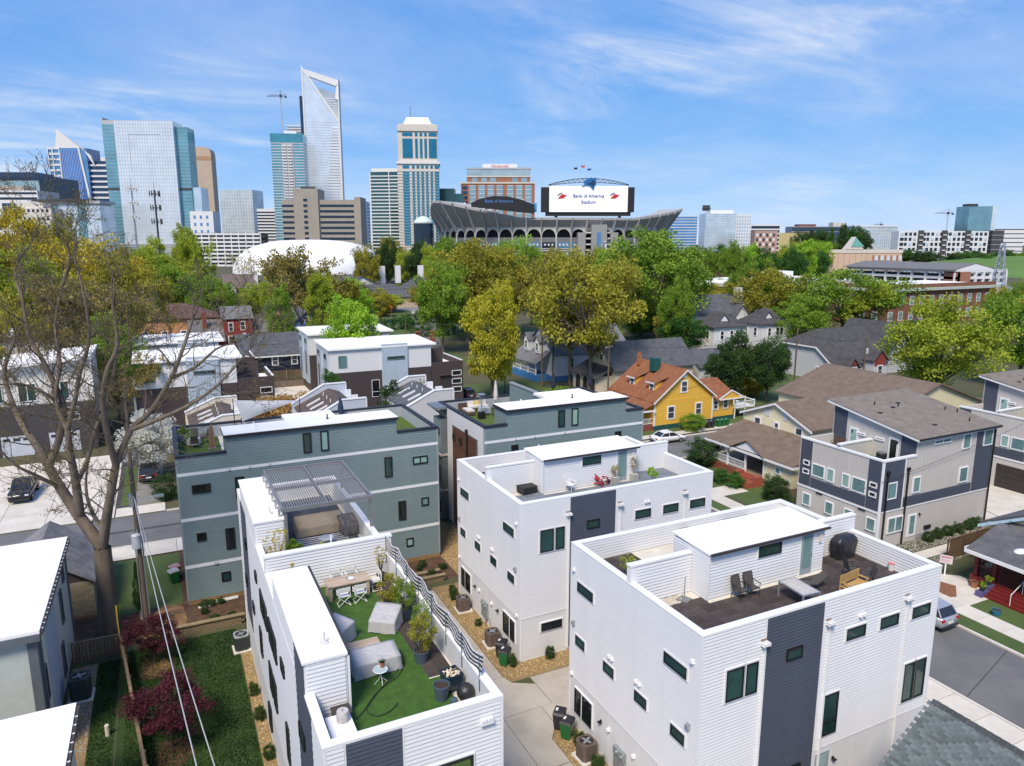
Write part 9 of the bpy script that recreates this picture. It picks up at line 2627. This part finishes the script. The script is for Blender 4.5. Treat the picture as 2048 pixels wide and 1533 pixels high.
def lattice(x,y,h,w,label):
 t=thing('lattice_pylon',label,'pylon',(x,y,0),.3,local=True)
 mb=MB();n=12
 f=lambda z:w*(1-.8*z/h)
 for a,b in((-1,-1),(1,-1),(1,1),(-1,1)):
  part(t,'leg',MB().tube([(a*f(0),b*f(0),0),(a*f(h),b*f(h),h)],.16,4),galv)
 for k in range(n):
  z0,z1=h*k/n,h*(k+1)/n
  cs=[(-1,-1),(1,-1),(1,1),(-1,1),(-1,-1)]
  for(a,b),(c,d)in zip(cs,cs[1:]):
   mb.tube([(a*f(z0),b*f(z0),z0),(c*f(z1),d*f(z1),z1)],.07,3);mb.tube([(c*f(z0),d*f(z0),z0),(a*f(z1),b*f(z1),z1)],.07,3);mb.tube([(a*f(z1),b*f(z1),z1),(c*f(z1),d*f(z1),z1)],.07,3)
 part(t,'bracing',mb,galv,kind='stuff')
 for z in(h*.7,h*.82,h*.94):
  part(t,'crossarm',MB().tube([(-4,0,z),(4,0,z)],.14,4).tube([(-4,0,z),(0,0,z+1.2)],.08,3).tube([(4,0,z),(0,0,z+1.2)],.08,3),galv)
lattice(270,158,25,2.6,'steel lattice pylon at the right edge before the school')
lattice(215,330,27,2.2,'slim lattice pylon beside the low white shed')
tyre_m=mat('tyre',(.018,.018,.018),.85);rim_m=mat('rim',(.42,.43,.45),.35,metal=.8);car_glass=mat('car_glass',(.018,.022,.026),.05,.2,spec=.7)
red_lamp=mat('tail_lamp',(.4,.008,.012),.25);head_lamp=mat('head_lamp',(.6,.62,.65),.15)
def car(x,y,rz,paint,label,kind='sedan',z=.016):
 L,Wd,Hh={'sedan':(4.6,1.78,1.45),'suv':(4.5,1.84,1.68),'hatch':(4.1,1.74,1.5),'pickup':(5.5,1.95,1.85)}[kind]
 t=thing('parked_car',label,'car',(x,y,z),rz,'parked cars',local=True)
 h=Hh/1.45
 if kind=='sedan':
  low=[(-2.3,.45,.72),(-2.2,.35,.95),(-1.5,.3,1.),(-.6,.28,.95),(.7,.28,.93),(1.6,.3,.86),(2.15,.36,.72),(2.3,.42,.6)]
  roof=[(-1.75,.98),(-1.05,1.36),(-.3,1.45),(.3,1.42),(1.2,.92)]
 elif kind=='pickup':
  low=[(-2.75,.5,.95),(-2.7,.45,1.1),(-1.,.42,1.1),(0,.4,1.12),(1.,.4,1.12),(2.2,.42,1.08),(2.65,.48,.95),(2.75,.55,.75)]
  roof=[(-.95,1.1),(-.8,1.75),(.1,1.85),(.5,1.8),(1.2,1.1)]
 else:
  low=[(-2.22,.45,.85),(-2.15,.35,1.05),(-1.4,.3,1.08),(-.5,.3,1.06),(.7,.3,1.03),(1.5,.32,.98),(2.05,.38,.82),(2.2,.45,.65)]
  roof=[(-2.1,1.02),(-1.75,1.55),(-.6,1.68),(.25,1.63),(1.15,1.)]
 n=10
 vs,fs=[],[]
 for i,(u,zb,zt)in enumerate(low):
  e=.86 if i in(0,len(low)-1)else(.95 if i in(1,len(low)-2)else 1)
  w=Wd/2*e
  for yy,zz in((-w*.8,zb),(-w*.97,zb+.1),(-w,(zb+zt)/2),(-w*.96,zt-.05),(-w*.86,zt),(w*.86,zt),(w*.96,zt-.05),(w,(zb+zt)/2),(w*.97,zb+.1),(w*.8,zb)):
   vs.append((u,yy,zz))
 for i in range(len(low)-1):
  for k in range(n):
   fs.append((i*n+k,i*n+(k+1)%n,(i+1)*n+(k+1)%n,(i+1)*n+k))
 fs+=[tuple(range(n-1,-1,-1)),tuple((len(low)-1)*n+k for k in range(n))]
 part(t,'body',MB().add(vs,fs),paint,smooth=True)
 vs,fs=[],[]
 zb=low[3][2]-.04
 for u,zt in roof:
  fz=max(0,(zt-zb))/(max(r[1]for r in roof)-zb)
  w=Wd/2*(.9-.16*fz)
  for s in(-1,1):
   vs.append((u,s*w,zt))
 bx0,bx1=roof[0][0],roof[-1][0]
 nR=len(roof)
 gv=[(u,s*Wd/2*.9,zb)for u,_ in roof for s in(-1,1)]
 o=len(vs)
 vs+=gv
 for i in range(nR-1):
  fs.append((2*i,2*i+1,2*i+3,2*i+2)[::-1])
  fs.append((o+2*i,2*i,2*i+2,o+2*i+2));fs.append((2*i+1,o+2*i+1,o+2*i+3,2*i+3))
 part(t,'cabin_glass',MB().add(vs,fs),car_glass)
 rp=MB()
 for i in range(1,nR-2):
  (u0,z0),(u1,z1)=roof[i],roof[i+1]
  w0=Wd/2*.76
  rp.add([(u0,-w0,z0+.012),(u1,-w0,z1+.012),(u1,w0,z1+.012),(u0,w0,z0+.012),(u0,-w0*1.02,z0-.06),(u1,-w0*1.02,z1-.06),(u1,w0*1.02,z1-.06),(u0,w0*1.02,z0-.06)],[(0,1,2,3),(4,5,1,0),(3,2,6,7),(5,6,2,1),(7,4,0,3)])
 part(t,'roof',rp,paint)
 for s in(-1,1):
  pl=MB()
  for(a,b)in((0,1),(nR-2,nR-1)):
   (u0,z0),(u1,z1)=roof[a],roof[b]
   pl.tube([(u0,s*Wd/2*.88,max(zb,z0)),(u1,s*Wd/2*(.765 if z1>z0 else .89),max(zb,z1))]if a==0 else[(u0,s*Wd/2*.765,z0),(u1,s*Wd/2*.88,z1)],.045,5)
  um=(roof[1][0]+roof[2][0])/2+.35
  pl.tube([(um,s*Wd/2*.905,zb),(um,s*Wd/2*.765,roof[2][1]-.03)],.04,5)
  part(t,'pillar',pl,paint)
  part(t,'mirror',MB().obox((roof[-1][0]-.25,s*(Wd/2+.06),zb+.12),(.14,.18,.13)),paint)
  for u in(-L*.3,L*.3):
   wz=.33*(1.08 if kind!='sedan' else 1)
   wo=part(t,'wheel',MB().tube([(u,s*(Wd/2-.2),wz),(u,s*(Wd/2+.015),wz)],wz,18),tyre_m)
   part(t,'rim',MB().tube([(u,s*(Wd/2),wz),(u,s*(Wd/2+.03),wz)],wz*.62,12),rim_m,wo)
  zl=low[1][2]-.1
  part(t,'tail_light',MB().obox((low[0][0]+.1,s*Wd*.38,zl-.05),(.22,.3,.16)),red_lamp)
  part(t,'headlight',MB().obox((low[-1][0]-.12,s*Wd*.36,.68*h),(.26,.32,.13)),head_lamp)
 part(t,'number_plate',MB().box(low[0][0]-.03,-.26,.62,low[0][0]+.04,.26,.76),canvas_white)
 part(t,'bumper',MB().obox((low[0][0]+.03,0,.45),(.16,Wd*.86,.16)).obox((low[-1][0]-.03,0,.45),(.16,Wd*.86,.16)),mat('bumper_dark',(.03,.03,.032),.6))
 if kind=='pickup':
  part(t,'bed',MB().box(-2.6,-.8,1.12,-1.05,.8,1.14),mat('bed_dark',(.04,.03,.025),.8))
 return t
paint_white=mat('paint_white',(.72,.73,.74),.18,.02,spec=.6);paint_silver=mat('paint_silver',(.48,.49,.51),.25,.03,metal=.5);paint_black=mat('paint_black',(.015,.016,.022),.15,.1,spec=.6)
car(56.9,71.6,rad(-2),paint_white,'white saloon parked across the side street by the yellow house','sedan')
car(44.6,28.6,rad(90),paint_silver,'silver hatchback with red tail lights at the kerb beside the right white house','suv')
car(-14.,83.6,rad(-92),paint_black,'black pickup on the concrete drive at the left edge','pickup',.035)
car(-2.75,84.4,rad(90),paint_black,'black estate with white roof on the narrow drive beside the blossom tree','suv',.035)
car(47.-3.,108,rad(90),mat('paint_dark_blue',(.03,.04,.06),.2),'dark car on the far street beside the yellow green tree','hatch')
car(80,244,rad(60),mat('paint_grey_green',(.25,.3,.28),.3),'grey green car beside the clubhouse hedge','hatch')
cp=[mat('paint_c%d'%i,c,.25,.03)for i,c in enumerate(((.5,.5,.52),(.1,.1,.11),(.6,.6,.6),(.25,.04,.04),(.08,.12,.2)))]
src=car(214,300,0,cp[0],'car in the row before the low white shed','hatch',.03)
for k in range(13):
 c=copy_thing(src,(219+k*4.4,300+RNG.uniform(-.3,.3),.03),RNG.choice((0,math.pi))+math.pi/2)
 for ch in c.children:
  if ch.name.startswith(('body','roof','pillar','mirror')):
   ch.material_slots[0].link='OBJECT';ch.material_slots[0].material=cp[(k*3)%5]
for o in[o for o in scene.objects if o.get('label')=='car in the row before the low white shed']:o['group']='cars in the far car park'
t=thing('yard_sign','white yard sign on a post before the bungalow fence','sign',(52.4,31.9,0),rad(-60),local=True)
part(t,'post',MB().box(-.05,-.05,0,.05,.05,1.5),white_trim);part(t,'board',MB().box(-.42,-.08,.95,.42,-.05,1.6),mat('sign_board',(.62,.58,.6),.6));part(t,'print',MB().box(-.34,-.085,1.38,.34,-.081,1.5).box(-.34,-.085,1.2,.3,-.081,1.24).box(-.34,-.085,1.08,.2,-.081,1.12),mat('sign_print',(.55,.2,.22),.6))
for k,(x,y,z,r,h,m,l,pl)in enumerate(((52.3,29.6,0,.28,.5,terracotta,'large terracotta pot beside the red porch',None),(51.5,28.55,.4,.2,.3,pot_dark,'leafy plant in a dark pot on the lower purple step wall, left','green'),(52.2,28.55,.72,.2,.3,pot_dark,'leafy plant in a dark pot on the upper purple step wall, left','lime'),(51.5,24.65,.4,.2,.3,pot_dark,'leafy plant in a dark pot on the lower purple step wall, right','green'),(52.2,24.65,.72,.2,.3,pot_dark,'leafy plant in a dark pot on the upper purple step wall, right','lime'),(49.6,26.4,0,.3,.42,mat('pot_turquoise',(.03,.17,.28),.3),'blue glazed pot at the edge of the front walk',None))):
 t=pot(x,y,z,r,h,m,l,cat='potted plant' if pl else 'pot',name='potted_plant' if pl else 'plant_pot')
 if pl:leafy(t,blob_pts(20,(0,0,h+.16),.24,.24,.2,100+k),.1,30,.04,pl,seed=100+k)
mb=MB();poly([(46.2+3.5,29.2),(51.3,30.3),(50.8,31.8),(49.6,33.),(49.2,33.),(49.2,29.4)],.035,mb)
struct('ground_bark',mb,mat('bark_chips',(.16,.065,.03),.95,.3,4,bump=.8,bscale=20,col2=(.28,.13,.065)))
for k,(x,y,w,h,l)in enumerate(((62,205,10,3.2,'long clipped hedge on the island, upper'),(70,214,8,3.4,'clipped hedge on the island, upper right'),(66,186,13,3.,'long clipped hedge on the island, lower'),(76,268,9,3.,'clipped hedge before the clubhouse'))):
 t=thing('hedge',l,'hedge',(x,y,0),.0,local=True)
 P_=np.random.default_rng(k).uniform(-1,1,(90,3))*np.array([w/2,1.3,h/2])+np.array([0,0,h/2])
 leafy(t,P_,.7,40,.16,'dark',seed=k,name='foliage')
single('road_sign',MB().exty([(-1.3,4.2),(0,2.9),(1.3,4.2),(0,5.5)],0,.06).tube([(0,.05,0),(0,.05,4)],.05,5),mat('sign_orange',(.85,.16,.01),.6,emit=0),'orange diamond road sign by the clubhouse lawn','sign',base=(0,0,0)).location=(70.5,240,0)
for k,x in enumerate((56.2,60.)):
 single('gate_pier',MB().box(x,170,0,x+1,171,3.2).box(x-.2,169.8,3.2,x+1.2,171.2,3.5),mat('pier_brick',(.24,.09,.05),.85),('brick gate pier by the far street, left one','brick gate pier by the far street, right one')[k],'pier')
